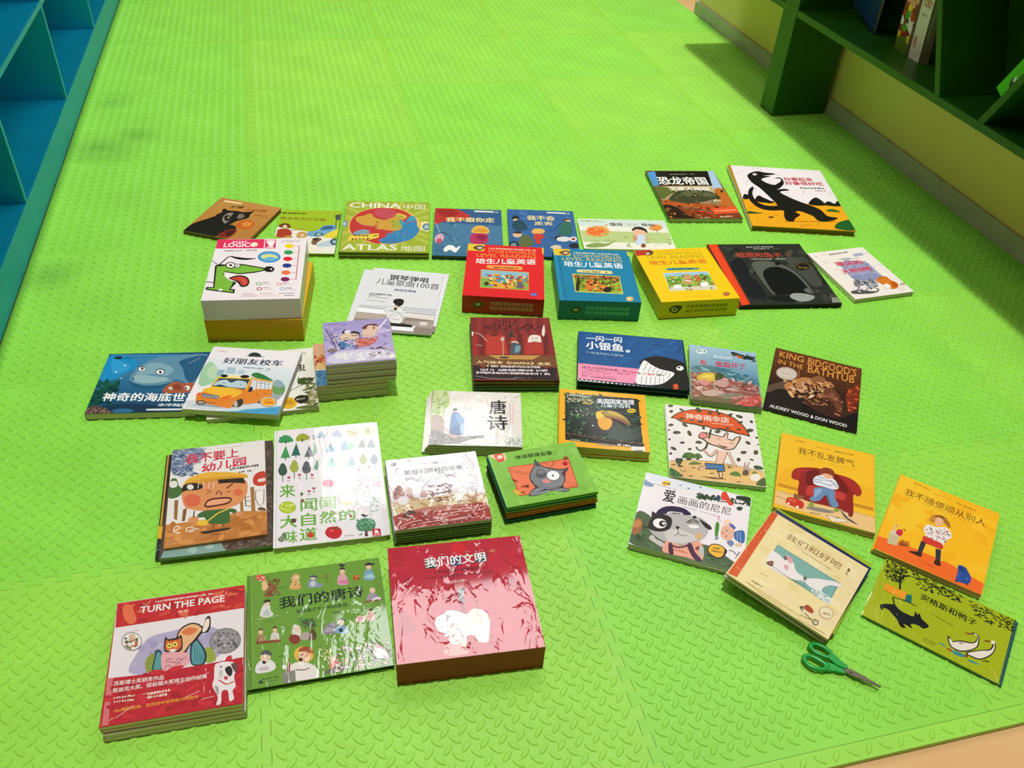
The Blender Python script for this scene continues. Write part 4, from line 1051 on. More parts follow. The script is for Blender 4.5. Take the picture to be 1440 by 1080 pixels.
book('picture_book', 'school bus picture book lying across the undersea book and insect book', 'book', 'picture books laid out on the green mat', place(-0.165, 1.6428, 0.01782, -16.01), 0.2133, 0.2321, 0.01421, 'soft', '#dfe0e4', '#dfe0e4', '#d4d0bc', [
 ('P','#ece6e8',[1,999,979,999,999,1,6,6]),
 ('G','#dfe4ea','#c9d8dc',3,[8,801,999,721,999,398,36,378]),
 ('S','#9ec8a0',[30,415,3,622,53,745,174,620,236,510,160,390,86,346]),
 ('S','#b8d4b0',[67,551,98,690,186,582,173,466]),
 ('P','#a8c0cc',[260,677,353,672,378,572,274,571]),
 ('P','#8fb0c0',[174,620,249,627,252,541,183,534]),
 ('P','#b4c8d0',[389,641,468,639,475,572,397,574]),
 ('P','#cfd4d8',[1,119,256,180,999,143,985,36,27,17]),
 ('P','#9aa4ac',[87,58,386,50,938,208,984,321,833,362,662,290]),
 ('S','#6a9a5a',[850,345,832,455,885,497,950,447,979,339,914,296]),
 ('S','#8aa8b0',[826,454,840,521,910,500,943,428,885,404]),
 ('S','#2f7a3a',[554,570,592,618,678,592,787,526,807,499,646,522]),
 ('P','#e0822a',[153,297,311,358,560,336,573,505,821,472,862,255,774,166,612,124,525,81,461,49,261,91,105,112,74,217]),
 ('P','#f0c43a',[177,340,211,508,267,532,569,520,572,337,450,340]),
 ('P','#3a4650',[191,356,229,491,561,504,554,335,440,352]),
 ('S','#b8ccd4',[206,367,232,444,313,470,377,430,441,473,540,445,546,362,444,361,360,363,274,392]),
 ('E','#5a7a8a',[306,413,7,1,4,-11]),
 ('E','#5a7a8a',[486,412,7,1,3,-11]),
 ('P','#f2dca0',[239,539,531,558,550,518,237,507]),
 ('E','#14120e',[271,529,38,4,8,-24]),
 ('E','#14120e',[492,539,48,5,8,-26]),
 ('P','#cfd8da',[588,497,641,493,665,346,597,339]),
 ('P','#d8e0e2',[649,490,816,468,830,371,673,361]),
 ('L','#3a4a6a',134,[658,457,785,441]),
 ('L','#4a5a6a',108,[688,488,715,360]),
 ('L','#4a5a6a',108,[732,492,758,364]),
 ('L','#4a5a6a',108,[772,496,798,368]),
 ('P','#e9b04a',[563,538,812,490,818,468,570,514]),
 ('S','#28303a',[596,321,592,376,621,388,636,328,614,304]),
 ('S','#f0b834',[123,276,178,336,446,334,534,297,482,219,356,180,305,220]),
 ('P','#6a6a70',[125,240,303,229,318,222,315,171,147,187]),
 ('D','#a8a8ac',10,[152,192,160,-10,0,36]),
 ('S','#e86a24',[344,179,369,217,449,243,427,196]),
 ('E','#e8503a',[100,232,20,2,6,-18]),
 ('E','#4a4038',[162,107,51,5,12,-34]),
 ('E','#a89a88',[162,107,36,3,7,-21]),
 ('L','#5a3a1a',181,[216,114,311,110]),
 ('S','#3a3430',[501,79,510,150,551,199,586,175,593,105,554,70]),
 ('E','#b8b0a4',[525,113,22,2,15,-48]),
 ('S','#3a3430',[746,154,754,191,779,193,785,149]),
 ('K',['#c8641a','#f0a848'],14,317,[588,283,818,324,811,214,631,144],2,2),
 ('E','#f6ead0',[852,179,91,8,21,-76]),
 ('E','#2a2018',[852,179,86,8,20,-71]),
 ('E','#f0e6c8',[852,179,78,7,18,-64]),
 ('E','#f2a822',[852,179,71,7,16,-57]),
 ('D','#b84a1a',6,[807,160,106,1,0,20]),
 ('D','#d87a2a',3,[816,197,62,2,0,27]),
 ('P','#4aa0cc',[483,1,683,52,998,125,999,1,750,1]),
 ('P','#b8d8e4',[355,1,633,52,725,78,571,15,482,1]),
 ('D','#2a78a4',12,[741,22,222,47,0,10]),
 ('T','好朋友校车','#22345a',1,[184,729,656,12,0,100]),
 ('D','#7a8494',12,[431,674,302,0,0,22]),
 ('D','#9aa4b4',8,[597,646,151,-1,0,11]),
 ('S','#26343a',[430,873,436,921,483,944,542,925,577,874,504,871]),
 ('D','#5a6468',7,[414,862,210,11,0,15]),
 ('D','#c87a8a',6,[75,919,89,-5,0,17]),
 ('L','#f4f4f8',83,[876,728,965,897]),
 ('L','#f4f4f8',82,[914,634,982,778]),
 ('D','#8a9494',10,[200,16,149,-4,0,8])], 'gloss', (0, 0, 0, 0))
book('picture_book', 'red stage hardback with looping black lettering, on top of its stack', 'book', 'hardbacks in the red stage stack', place(0.4815, 1.6534, 0.02629, -10.17), 0.2061, 0.2597, 0.00861, 'hard', '#8a2620', '#5a1a16', '#3a2a24', [
 ('P','#8a2620',[1,995,999,999,997,374,1,369]),
 ('P','#a52c24',[17,713,67,713,66,382,11,379]),
 ('P','#781f1a',[96,713,146,714,142,383,87,380]),
 ('P','#b03026',[175,714,225,714,219,383,164,380]),
 ('P','#6a1c18',[254,715,305,715,296,383,240,381]),
 ('P','#a52c24',[333,715,384,716,373,384,317,381]),
 ('P','#781f1a',[413,716,464,716,450,384,394,381]),
 ('P','#b03026',[492,717,543,717,527,385,471,382]),
 ('P','#6a1c18',[572,717,623,718,604,385,548,382]),
 ('P','#a52c24',[651,718,703,718,682,386,626,383]),
 ('P','#781f1a',[731,719,783,719,759,386,703,383]),
 ('P','#b03026',[811,719,863,720,837,386,781,384]),
 ('P','#6a1c18',[891,720,943,721,914,387,858,384]),
 ('P','#c2392c',[197,673,411,689,429,397,162,389]),
 ('P','#b8352a',[694,677,858,679,865,393,627,392]),
 ('P','#8a2620',[1,995,999,999,995,790,1,795]),
 ('P','#7c221c',[16,993,52,993,47,713,9,713]),
 ('P','#95302a',[86,993,121,994,115,714,76,713]),
 ('P','#7c221c',[156,994,191,995,183,714,144,714]),
 ('P','#95302a',[225,995,261,995,251,715,212,714]),
 ('P','#7c221c',[295,996,331,996,319,715,280,715]),
 ('P','#95302a',[365,996,401,997,387,716,348,716]),
 ('P','#7c221c',[435,997,471,998,455,716,417,716]),
 ('P','#95302a',[505,998,541,998,524,717,485,717]),
 ('P','#7c221c',[575,999,611,999,592,718,553,717]),
 ('P','#95302a',[645,999,681,999,661,718,622,718]),
 ('P','#7c221c',[716,999,752,999,729,719,690,718]),
 ('P','#95302a',[786,999,822,999,798,719,759,719]),
 ('P','#7c221c',[857,999,893,999,867,720,828,720]),
 ('P','#95302a',[927,999,963,999,935,720,896,720]),
 ('P','#7a4a26',[1,369,997,374,994,197,3,205]),
 ('P','#c8964a',[191,376,823,373,717,309,305,313]),
 ('P','#2a1c1a',[1,218,66,218,122,175,172,206,804,208,858,165,920,196,991,178,985,1,1,16]),
 ('C','#2a1210',275,[155,845,199,816,256,831,310,861,291,893,238,870,207,818,254,788,326,798,381,854,419,925,399,965,362,925,350,854,369,796,418,792,483,839,553,913,545,962,511,969,489,912,495,825,541,786,604,801,658,836,724,875,755,869,725,883,670,850,651,808,685,792,740,823,773,869,760,816,789,795,863,859]),
 ('S','#3a3028',[464,662,482,758,509,779,518,703,540,656,500,669]),
 ('S','#d8c0a0',[482,568,505,602,555,598,572,562,531,555]),
 ('S','#4a5a60',[459,397,475,541,503,575,562,562,598,516,586,437,567,391,507,387]),
 ('S','#7a9aa4',[513,449,539,528,588,516,577,450,529,411]),
 ('L','#e0a860',104,[448,574,484,588]),
 ('L','#c8b090',187,[381,634,371,352]),
 ('E','#5a4838',[377,339,59,0,-1,-18]),
 ('S','#d0c4b8',[359,648,384,668,400,651,395,614,364,601]),
 ('S','#f0e8dc',[690,583,702,650,737,698,799,703,848,679,852,624,847,584,767,594]),
 ('D','#c89a8a',5,[731,637,86,-2,0,27]),
 ('D','#c89a8a',6,[738,603,71,-1,0,11]),
 ('C','#eadccb',146,[33,740,117,700,188,599]),
 ('L','#e0c8b8',164,[55,538,124,526]),
 ('S','#f2e8da',[874,734,916,874,918,776,894,679]),
 ('S','#f2e8da',[8,754,27,733,10,672]),
 ('T','人气绘本《HAPPA》金奖','#f0dca4',1,[44,249,880,-30,0,45]),
 ('D','#e8dcd0',28,[167,193,629,-16,0,30]),
 ('D','#e8e0e8',34,[87,138,790,-13,0,32]),
 ('D','#f0dce0',38,[37,95,887,-22,0,32]),
 ('D','#8a8088',10,[439,26,220,-4,0,14]),
 ('L','#a89ca4',157,[22,59,210,23,495,14])], 'film', (0, 0, 0, 0))
book('picture_book', 'tan edged hardback lying directly under the red stage hardback', 'book', 'hardbacks in the red stage stack', place(0.4825, 1.6546, 0.01752, -10.12), 0.2061, 0.2597, 0.00861, 'hard', '#7a5a24', '#7a5a24', '#a87a3a', None, 'film', (0, 0, 0, 0))
book('picture_book', 'dark green hardback, third from the top under the red stage hardback', 'book', 'hardbacks in the red stage stack', place(0.4805, 1.6525, 0.00876, -9.81), 0.2061, 0.2597, 0.00861, 'hard', '#2a4a34', '#2a4a34', '#5a6a4a', None, 'film', (0, 0, 0, 0))
book('picture_book', 'dark green hardback at the bottom of the stack under the red stage hardback', 'book', 'hardbacks in the red stage stack', place(0.4825, 1.6523, 0.0, -10.19), 0.2061, 0.2597, 0.00861, 'hard', '#1f4a38', '#1f4a38', '#46664a', None, 'film', (0, 0, 0, 0))
book('picture_book', 'navy hardback with a black whale and pink band, on top of its pair', 'book', 'navy whale hardbacks', place(0.7672, 1.5661, 0.01252, -18.02), 0.2707, 0.2067, 0.01237, 'hard', '#16324e', '#14406e', '#1c3a50', [
 ('P','#16548f',[2,999,986,988,979,527,534,326,1,342]),
 ('K',['#1a5c9a','#124a80','#1d64a4'],46,1103,[11,995,981,978,970,525,8,362],4,3),
 ('P','#f093b4',[1,338,551,329,525,38,1,43]),
 ('P','#0c0c12',[1,43,994,1,991,1,1,1]),
 ('P','#eef0f2',[1,36,12,35,12,14,1,15]),
 ('P','#eef0f2',[13,14,31,13,31,1,12,1]),
 ('P','#eef0f2',[32,34,50,33,50,12,31,13]),
 ('P','#eef0f2',[51,12,70,11,69,1,50,1]),
 ('P','#eef0f2',[70,32,89,31,88,10,69,11]),
 ('P','#eef0f2',[89,10,108,9,107,1,88,1]),
 ('P','#eef0f2',[108,30,127,29,126,8,107,9]),
 ('P','#eef0f2',[127,8,146,7,145,1,126,1]),
 ('P','#eef0f2',[146,28,165,27,164,6,145,7]),
 ('P','#eef0f2',[165,6,184,5,183,1,164,1]),
 ('P','#eef0f2',[184,26,203,25,202,4,184,5]),
 ('P','#eef0f2',[203,4,222,3,221,1,202,1]),
 ('P','#eef0f2',[223,24,241,23,240,2,222,3]),
 ('P','#eef0f2',[241,3,260,2,259,1,240,1]),
 ('P','#eef0f2',[261,22,279,21,278,1,260,1]),
 ('P','#eef0f2',[280,1,298,1,297,1,278,1]),
 ('P','#eef0f2',[299,20,318,19,316,1,298,1]),
 ('P','#eef0f2',[318,1,336,1,335,1,316,1]),
 ('P','#eef0f2',[337,18,356,17,354,1,336,1]),
 ('P','#eef0f2',[356,1,374,1,373,1,354,1]),
 ('P','#eef0f2',[375,16,394,15,392,1,374,1]),
 ('P','#eef0f2',[394,1,412,1,411,1,392,1]),
 ('P','#eef0f2',[413,14,432,13,430,1,412,1]),
 ('P','#eef0f2',[432,1,450,1,449,1,430,1]),
 ('P','#eef0f2',[451,12,470,11,468,1,450,1]),
 ('P','#eef0f2',[469,1,488,1,487,1,468,1]),
 ('P','#eef0f2',[489,10,508,9,506,1,488,1]),
 ('P','#eef0f2',[507,1,526,1,525,1,506,1]),
 ('P','#eef0f2',[527,8,546,7,544,1,526,1]),
 ('P','#eef0f2',[545,1,564,1,562,1,544,1]),
 ('P','#eef0f2',[565,6,584,5,582,1,563,1]),
 ('P','#eef0f2',[583,1,602,1,600,1,582,1]),
 ('P','#eef0f2',[603,4,622,3,620,1,601,1]),
 ('P','#eef0f2',[621,1,640,1,638,1,620,1]),
 ('P','#eef0f2',[641,3,659,2,658,1,639,1]),
 ('P','#eef0f2',[659,1,678,1,676,1,657,1]),
 ('P','#eef0f2',[679,1,697,1,696,1,677,1]),
 ('P','#eef0f2',[697,1,715,1,714,1,695,1]),
 ('P','#eef0f2',[717,1,735,1,733,1,715,1]),
 ('P','#eef0f2',[735,1,753,1,751,1,733,1]),
 ('P','#eef0f2',[754,1,773,1,771,1,753,1]),
 ('P','#eef0f2',[772,1,791,1,789,1,771,1]),
 ('P','#eef0f2',[792,1,811,1,809,1,790,1]),
 ('P','#eef0f2',[810,1,829,1,827,1,808,1]),
 ('P','#eef0f2',[830,1,849,1,847,1,828,1]),
 ('P','#eef0f2',[848,1,866,1,865,1,846,1]),
 ('P','#eef0f2',[868,1,887,1,885,1,866,1]),
 ('P','#eef0f2',[886,1,904,1,902,1,884,1]),
 ('P','#eef0f2',[906,1,924,1,922,1,904,1]),
 ('P','#eef0f2',[923,1,942,1,940,1,921,1]),
 ('P','#eef0f2',[943,1,962,1,960,1,941,1]),
 ('P','#eef0f2',[961,1,980,1,977,1,959,1]),
 ('S','#0d0d12',[579,415,616,540,704,603,806,604,914,569,979,509,998,298,993,5,857,6,720,23,590,36,509,44,518,62,656,45,740,94,809,176,874,310]),
 ('P','#0d0d12',[877,507,979,509,993,1,736,22,792,155]),
 ('S','#f1eff0',[522,54,535,212,569,377,611,503,671,433,752,358,874,310,835,198,764,90,680,46,590,36]),
 ('L','#1a1a20',116,[639,463,595,293]),
 ('L','#1a1a20',115,[674,406,632,274]),
 ('L','#1a1a20',115,[711,386,673,273]),
 ('L','#1a1a20',115,[743,348,710,271]),
 ('L','#1a1a20',115,[775,327,747,251]),
 ('L','#1a1a20',115,[808,315,788,250]),
 ('L','#1a1a20',115,[841,304,814,194]),
 ('L','#1a1a20',113,[579,194,567,54]),
 ('L','#1a1a20',113,[621,193,609,50]),
 ('L','#1a1a20',113,[660,192,648,52]),
 ('L','#1a1a20',113,[699,194,689,54]),
 ('L','#1a1a20',114,[736,197,731,76]),
 ('L','#1a1a20',114,[773,195,773,118]),
 ('E','#f2f4f4',[934,410,34,6,-3,-47]),
 ('E','#14141a',[926,423,13,2,-1,-18]),
 ('S','#d8502e',[853,47,860,91,895,92,892,1,871,1,854,1]),
 ('D','#8a2a1a',3,[863,32,24,-2,0,17]),
 ('T','一闪一闪','#eef2f4',1,[73,802,339,23,0,116]),
 ('T','小银鱼','#f2f4f6',1,[70,640,353,-2,0,163]),
 ('E','#eef2f4',[463,663,21,4,-1,-28]),
 ('D','#16548f',1,[455,656,16,-1,0,19]),
 ('T','小鸡孟特的大鲸鱼','#b8ccdc',0,[70,547,350,-7,0,45]),
 ('T','成大人的学前故事，从','#7a2440',1,[38,248,406,-9,0,46]),
 ('D','#e0405a',3,[457,233,78,-3,0,39]),
 ('D','#4a4048',2,[543,222,33,1,0,39]),
 ('D','#d8405a',5,[589,222,111,0,0,39]),
 ('D','#4a4048',4,[713,224,74,0,0,38]),
 ('D','#8a3050',30,[39,216,430,-20,0,16]),
 ('D','#b04a6a',20,[35,172,272,-5,0,14]),
 ('D','#b04a6a',20,[35,137,292,-19,0,14]),
 ('D','#7a2440',20,[40,94,307,-17,0,23])], 'gloss', (0, 0, 0, 0))
book('picture_book', 'navy hardback lying directly under the black whale book', 'book', 'navy whale hardbacks', place(0.7671, 1.5667, 0.0, -17.83), 0.2707, 0.2067, 0.01237, 'hard', '#14324a', '#14406e', '#183444', None, 'gloss', (0, 0, 0, 0))
book('picture_book', 'light blue picture book with red rocks and bold red lettering', 'book', 'red rock picture books', place(0.9795, 1.4778, 0.00784, -21.95), 0.1708, 0.2254, 0.00769, 'soft', '#8ab0c4', '#a8a4a4', '#b4b0a4', [
 ('G','#a8cade','#5a8ea8',4,[1,999,999,998,983,425,1,470]),
 ('S','#4a7a8a',[11,545,182,632,389,630,647,578,981,493,979,379,634,414,270,493]),
 ('K',['#6a9aaa','#3a6a78','#8ab4c0','#4a8090'],50,856,[1,589,977,538,979,379,9,451],3,3),
 ('P','#9a5a52',[1,470,365,532,634,414,980,390,996,118,982,1,1,1]),
 ('K',['#c88a88','#8a4a4a','#d8a8a4','#6a4a3a','#b86a64','#a8988a','#e0c0b8'],170,848,[1,472,983,425,976,19,1,1],2.2,7),
 ('S','#d8b83a',[99,374,157,464,308,511,380,465,337,367,207,323]),
 ('S','#e8d060',[155,406,250,472,342,459,284,404]),
 ('S','#3a4a2a',[361,462,420,529,492,495,450,407,379,385]),
 ('S','#d88a8a',[116,331,228,372,280,312,204,255]),
 ('S','#c89a98',[393,376,507,428,557,356,497,280,388,285]),
 ('S','#c8a8a0',[163,138,293,203,438,204,506,149,360,104,215,92]),
 ('S','#8a8070',[379,129,618,199,760,178,683,112,484,80]),
 ('S','#6a5a42',[1,47,251,87,484,80,785,52,959,27,964,1,424,1,1,1]),
 ('S','#d8605a',[641,41,830,157,978,202,984,95,816,4]),
 ('K',['#b04a44','#e08a84'],30,570,[576,116,980,224,981,30,604,13],2.4,8),
 ('L','#7a2a24',161,[317,318,476,232,564,202]),
 ('L','#d8b4a8',160,[494,235,730,250,909,235]),
 ('S','#1a2a34',[638,961,713,949,806,915,938,900,971,844,857,850,746,880,651,890]),
 ('S','#c8603a',[691,908,748,905,821,868,744,851]),
 ('K',['#2a3a2a','#1a2a34','#4a5a3a'],20,544,[629,972,978,918,978,821,650,877],2.4,2),
 ('E','#e8eef0',[189,893,81,13,-2,-45]),
 ('D','#5a7a8a',4,[131,878,119,10,0,35]),
 ('T','Animals','#eef2f4',0,[360,793,276,16,0,68]),
 ('L','#3a6a94',167,[343,766,639,778]),
 ('T','看,','#d0284a',1,[155,644,112,-10,0,91]),
 ('T','蛋裂开了','#d0284a',1,[380,633,441,19,0,105]),
 ('L','#2a5a84',297,[360,613,612,614]),
 ('L','#8ab8d0',272,[3,982,1,1])], 'film', (0, 0.002, 0.02, 0))
book('picture_book', 'book lying directly under the light blue book with red rocks', 'book', 'red rock picture books', place(0.981, 1.4782, 0.0, -22.43), 0.1708, 0.2254, 0.00769, 'soft', '#8ab0c4', '#a8a4a4', '#b4b0a4', None, 'film', (0, 0.002, 0.02, 0))
book('picture_book', 'thin dark brown book with a bearded king in a bathtub', 'book', 'picture books laid out on the green mat', place(1.1912, 1.4039, 0.0, -34.1), 0.2184, 0.2664, 0.00435, 'soft', '#3a1f12', '#3a1f12', '#5a4a3a', [
 ('P','#3a1f12',[1,995,998,999,993,1,4,1]),
 ('G','#6a3a18','#2a140c',5,[1,995,998,999,993,441,1,380]),
 ('S','#140c0a',[1,335,72,429,177,510,229,445,344,324,501,184,781,132,999,288,992,1,522,1,10,1]),
 ('S','#5a4836',[1,345,74,420,166,485,215,440,239,367,114,342,13,244]),
 ('S','#1f1512',[1,196,118,312,272,338,396,244,376,62,104,21,9,44]),
 ('S','#b87a44',[177,406,221,505,353,616,467,637,624,653,715,602,609,502,468,491,367,373,274,319]),
 ('S','#8a5a3a',[453,632,533,704,606,688,572,592,488,571]),
 ('S','#c89a70',[328,461,406,531,470,472,408,388,322,387]),
 ('S','#c8a884',[484,477,607,522,664,522,612,473,487,447]),
 ('K',['#d8a878','#8a5230','#5a2a18','#b07a50','#e0b890','#3a1c10'],120,796,[177,510,668,648,817,377,265,276],1.6,5),
 ('S','#6a3c28',[599,458,675,567,750,513,817,377,815,221,708,338]),
 ('K',['#8a5238','#4a281a','#a86a48'],40,721,[586,453,794,488,834,151,425,235],2.4,9),
 ('S','#7a2a1a',[849,508,898,628,976,740,998,603,982,398,922,259,874,358]),
 ('K',['#d8622a','#8a2a14','#5a1a10'],36,595,[858,593,984,722,984,359,892,287],2.4,4),
 ('L','#8a4a34',473,[303,727,320,583]),
 ('E','#b8a898',[178,612,119,13,1,-104]),
 ('E','#d0c4b4',[178,612,102,11,1,-85]),
 ('C','#b8a898',168,[105,610,157,662,231,657,265,622]),
 ('C','#b8a898',167,[104,563,172,550,240,583]),
 ('D','#b0a090',9,[122,591,115,17,0,21]),
 ('T','KING','#e89a44',0,[58,861,281,-1,0,98]),
 ('T','BIDGOOD’S','#e89a44',0,[389,845,553,-2,0,118]),
 ('T','IN THE','#e89a44',0,[59,746,286,0,0,70]),
 ('T','BATHTUB','#e89a44',0,[402,720,525,6,0,116]),
 ('T','AUDREY WOOD & DON WOOD','#d8d4d0',1,[66,42,828,-3,0,46])], 'gloss', (0, 0, 0, 0))
book('picture_book', 'pale ink painting book with two large black characters and a blue robed man', 'book', 'ink painting poem books', place(0.3365, 1.4176, 0.02159, -12.77), 0.2066, 0.1843, 0.00705, 'soft', '#e4ded4', '#a8b04a', '#bcb8a4', [
 ('P','#efe9e2',[5,999,999,996,997,1,1,1]),
 ('K',['#f2e6e0','#ebe8e4','#f4ece4','#e8ecdc'],40,1173,[176,986,993,987,994,223,275,191],1.8,3),
 ('P','#d2dcae',[10,999,176,986,156,645,153,365,17,359,8,637]),
 ('S','#b9cf7a',[129,967,176,978,201,807,195,694,150,660,131,804]),
 ('S','#c8d89a',[6,978,62,997,98,802,117,564,35,560]),
 ('K',['#a8c066','#cfe0a8','#8fae5a'],40,468,[10,994,186,979,161,381,21,374],3,2),
 ('L','#8a7a3a',116,[1,927,9,374]),
 ('L','#8a5a2a',117,[10,999,4,543]),
 ('L','#6a7a4a',78,[153,977,147,519]),
 ('S','#b39a90',[28,239,17,451,28,521,82,531,134,487,157,365,157,245]),
 ('L','#8f7468',94,[28,505,110,517,152,380]),
 ('L','#d8cac4',75,[19,420,87,426]),
 ('L','#d8cac4',75,[20,392,88,399]),
 ('L','#d8cac4',75,[21,365,89,371]),
 ('L','#d8cac4',74,[23,338,90,344]),
 ('L','#d8cac4',74,[24,311,91,317]),
 ('S','#8a8480',[7,32,23,150,22,254,94,249,158,222,214,158,330,149,455,169,598,183,527,106,403,50,210,20,61,1]),
 ('K',['#6e6864','#a09a96','#5a5450','#b8b0aa'],80,480,[5,238,366,136,544,158,43,5],2.6,4),
 ('S','#c8a098',[204,187,258,175,313,133,260,116]),
 ('L','#b0a8a0',93,[164,305,219,270]),
 ('L','#b0a8a0',93,[165,275,211,232]),
 ('S','#dfe6d8',[385,64,544,129,723,78,885,159,983,163,989,17,634,2,369,19]),
 ('C','#8a9a94',73,[590,58,616,88,652,32,705,48,750,80]),
 ('C','#7a8088',92,[847,69,875,114,928,87,983,148]),
 ('K',['#b0b4b4','#9a9ca0','#c8ccc4'],30,371,[840,142,988,163,989,17,856,19],2.4,5),
 ('S','#4a4038',[244,625,257,665,284,667,294,636,277,603,249,602]),
 ('E','#d8c4b4',[274,606,18,1,1,-19]),
 ('S','#5a82b4',[221,338,229,523,245,578,291,588,329,543,377,452,360,390,338,374,347,194,230,203,223,278]),
 ('S','#7aa8d4',[274,556,311,542,377,460,360,390,324,373,295,448]),
 ('S','#48699a',[232,278,334,343,345,194,228,203]),
 ('S','#a8c8e4',[334,343,378,391,373,225,347,194]),
 ('T','唐','#26242a',1,[646,574,190,9,0,269]),
 ('T','诗','#26242a',1,[624,281,222,10,0,272]),
 ('L','#e8b8b0',195,[876,792,875,384]),
 ('L','#f0c8c0',233,[909,778,906,370]),
 ('L','#a8a4a0',98,[839,872,812,920]),
 ('C','#8a8c90',137,[925,901,963,928,997,946]),
 ('C','#8a8c90',98,[812,920,840,930,844,889]),
 ('L','#a8a09a',114,[564,539,628,487])], 'film', (0, 0, 0, 0))
book('picture_book', 'second book from the top in the stack under the pale ink painting book', 'book', 'ink painting poem books', place(0.3319, 1.4189, 0.0144, -12.71), 0.2066, 0.1843, 0.00705, 'soft', '#e4ded4', '#a8b04a', '#bcb8a4', None, 'film', (0, 0, 0, 0))
book('picture_book', 'third book from the top in the stack under the pale ink painting book', 'book', 'ink painting poem books', place(0.3302, 1.4197, 0.0072, -13.26), 0.2066, 0.1843, 0.00705, 'soft', '#e4ded4', '#a8b04a', '#bcb8a4', None, 'film', (0, 0, 0, 0))
book('picture_book', 'bottom book of the stack under the pale ink painting book', 'book', 'ink painting poem books', place(0.3245, 1.4207, 0.0, -12.79), 0.2066, 0.1843, 0.00705, 'soft', '#e4ded4', '#a8b04a', '#bcb8a4', None, 'film', (0, 0, 0, 0))
book('picture_book', 'yellow bordered book with a toucan on its cover', 'book', 'yellow bordered nature books', place(0.6215, 1.3605, 0.02179, -17.01), 0.2011, 0.1964, 0.00711, 'soft', '#f2b01a', '#e0a418', '#d0cc98', [
 ('P','#f2b01a',[1,999,985,987,993,1,7,37]),
 ('P','#16241a',[60,927,918,917,927,50,69,99]),
 ('K',['#2a4a30','#1c3626','#3a6a44','#0f1a14','#4a7a4a','#28402a'],150,665,[60,927,532,924,509,123,69,99],2.4,2),
 ('K',['#1a2a20','#243a2a','#0f1612','#2f4a34'],80,862,[435,896,917,909,923,63,509,96],2.6,3),
 ('K',['#c8d4b0','#8aa878','#e0e4c8'],50,274,[68,920,397,922,394,754,74,760],2,4),
 ('K',['#9ab49a','#c0d0b8'],30,230,[146,664,392,664,351,483,108,512],3,5),
 ('S','#0c100e',[275,346,371,529,428,595,444,451,459,311,533,292,475,187,346,131,274,178]),
 ('S','#e8b422',[414,593,448,634,514,642,561,611,539,506,472,469,426,492]),
 ('S','#e5a21a',[435,450,464,511,540,535,590,497,597,426,562,337,505,309,451,352]),
 ('S','#f2c63a',[419,579,467,614,484,543,445,495]),
 ('S','#a88a2a',[504,619,543,653,619,650,693,612,756,546,790,478,797,429,761,460,707,512,633,524,558,515,512,539]),
 ('S','#8a4a2a',[512,561,578,554,671,536,744,502,797,429,778,419,706,468,632,503,549,522]),
 ('S','#c8a83a',[552,642,628,641,711,592,747,553,672,565,579,598]),
 ('E','#14120e',[490,605,11,1,0,-16]),
 ('L','#3a2a14',115,[514,635,512,546]),
 ('P','#243a2c',[511,178,668,449,756,346,908,421,931,200,692,144]),
 ('P','#2f4a38',[758,403,782,420,790,294,767,291]),
 ('L','#5a4030',259,[68,216,237,173,383,177,509,123,692,137,918,123]),
 ('L','#3a2820',222,[73,182,310,154,438,183,563,102,689,90]),
 ('L','#7a5a48',111,[410,166,384,191,310,168]),
 ('K',['#6a4a38','#8a6a54','#3a2a22'],40,296,[73,223,919,143,916,102,73,154],3,6),
 ('T','美国国家地理','#eef4f8',1,[432,771,436,26,0,91]),
 ('T','儿童小百科','#dfeef8',1,[474,711,347,12,0,78]),
 ('T','NATIONAL','#e8e8d8',0,[88,869,269,-1,0,40]),
 ('T','GEOGRAPHIC','#e4dca0',0,[93,793,297,0,0,46]),
 ('T','KIDS','#e8c83a',1,[270,742,100,-3,0,39]),
 ('E','#e8c42a',[828,684,52,6,-2,-39]),
 ('D','#6a5a1a',5,[790,671,76,0,0,30]),
 ('E','#e8ece8',[378,369,13,2,0,-9]),
 ('D','#c8c4a8',5,[128,92,104,-8,0,22]),
 ('D','#a89a88',16,[408,50,217,5,0,24]),
 ('D','#e8e4e0',7,[643,57,144,1,0,35]),
 ('P','#e6e2dc',[792,68,942,78,941,1,793,1]),
 ('D','#2a2a2a',8,[829,-4,90,2,0,27])], 'gloss', (0, 0, 0, 0))
book('picture_book', 'second book from the top in the stack under the toucan book', 'book', 'yellow bordered nature books', place(0.6214, 1.3622, 0.01453, -17.09), 0.2011, 0.1964, 0.00711, 'soft', '#f2b01a', '#e0a418', '#d0cc98', None, 'gloss', (0, 0, 0, 0))
book('picture_book', 'third book from the top in the stack under the toucan book', 'book', 'yellow bordered nature books', place(0.6208, 1.3624, 0.00726, -16.79), 0.2011, 0.1964, 0.00711, 'soft', '#f2b01a', '#e0a418', '#d0cc98', None, 'gloss', (0, 0, 0, 0))
book('picture_book', 'bottom book of the stack under the toucan book', 'book', 'yellow bordered nature books', place(0.623, 1.3598, -0.0, -16.92), 0.2011, 0.1964, 0.00711, 'soft', '#f2b01a', '#e0a418', '#d0cc98', None, 'gloss', (0, 0, 0, 0))
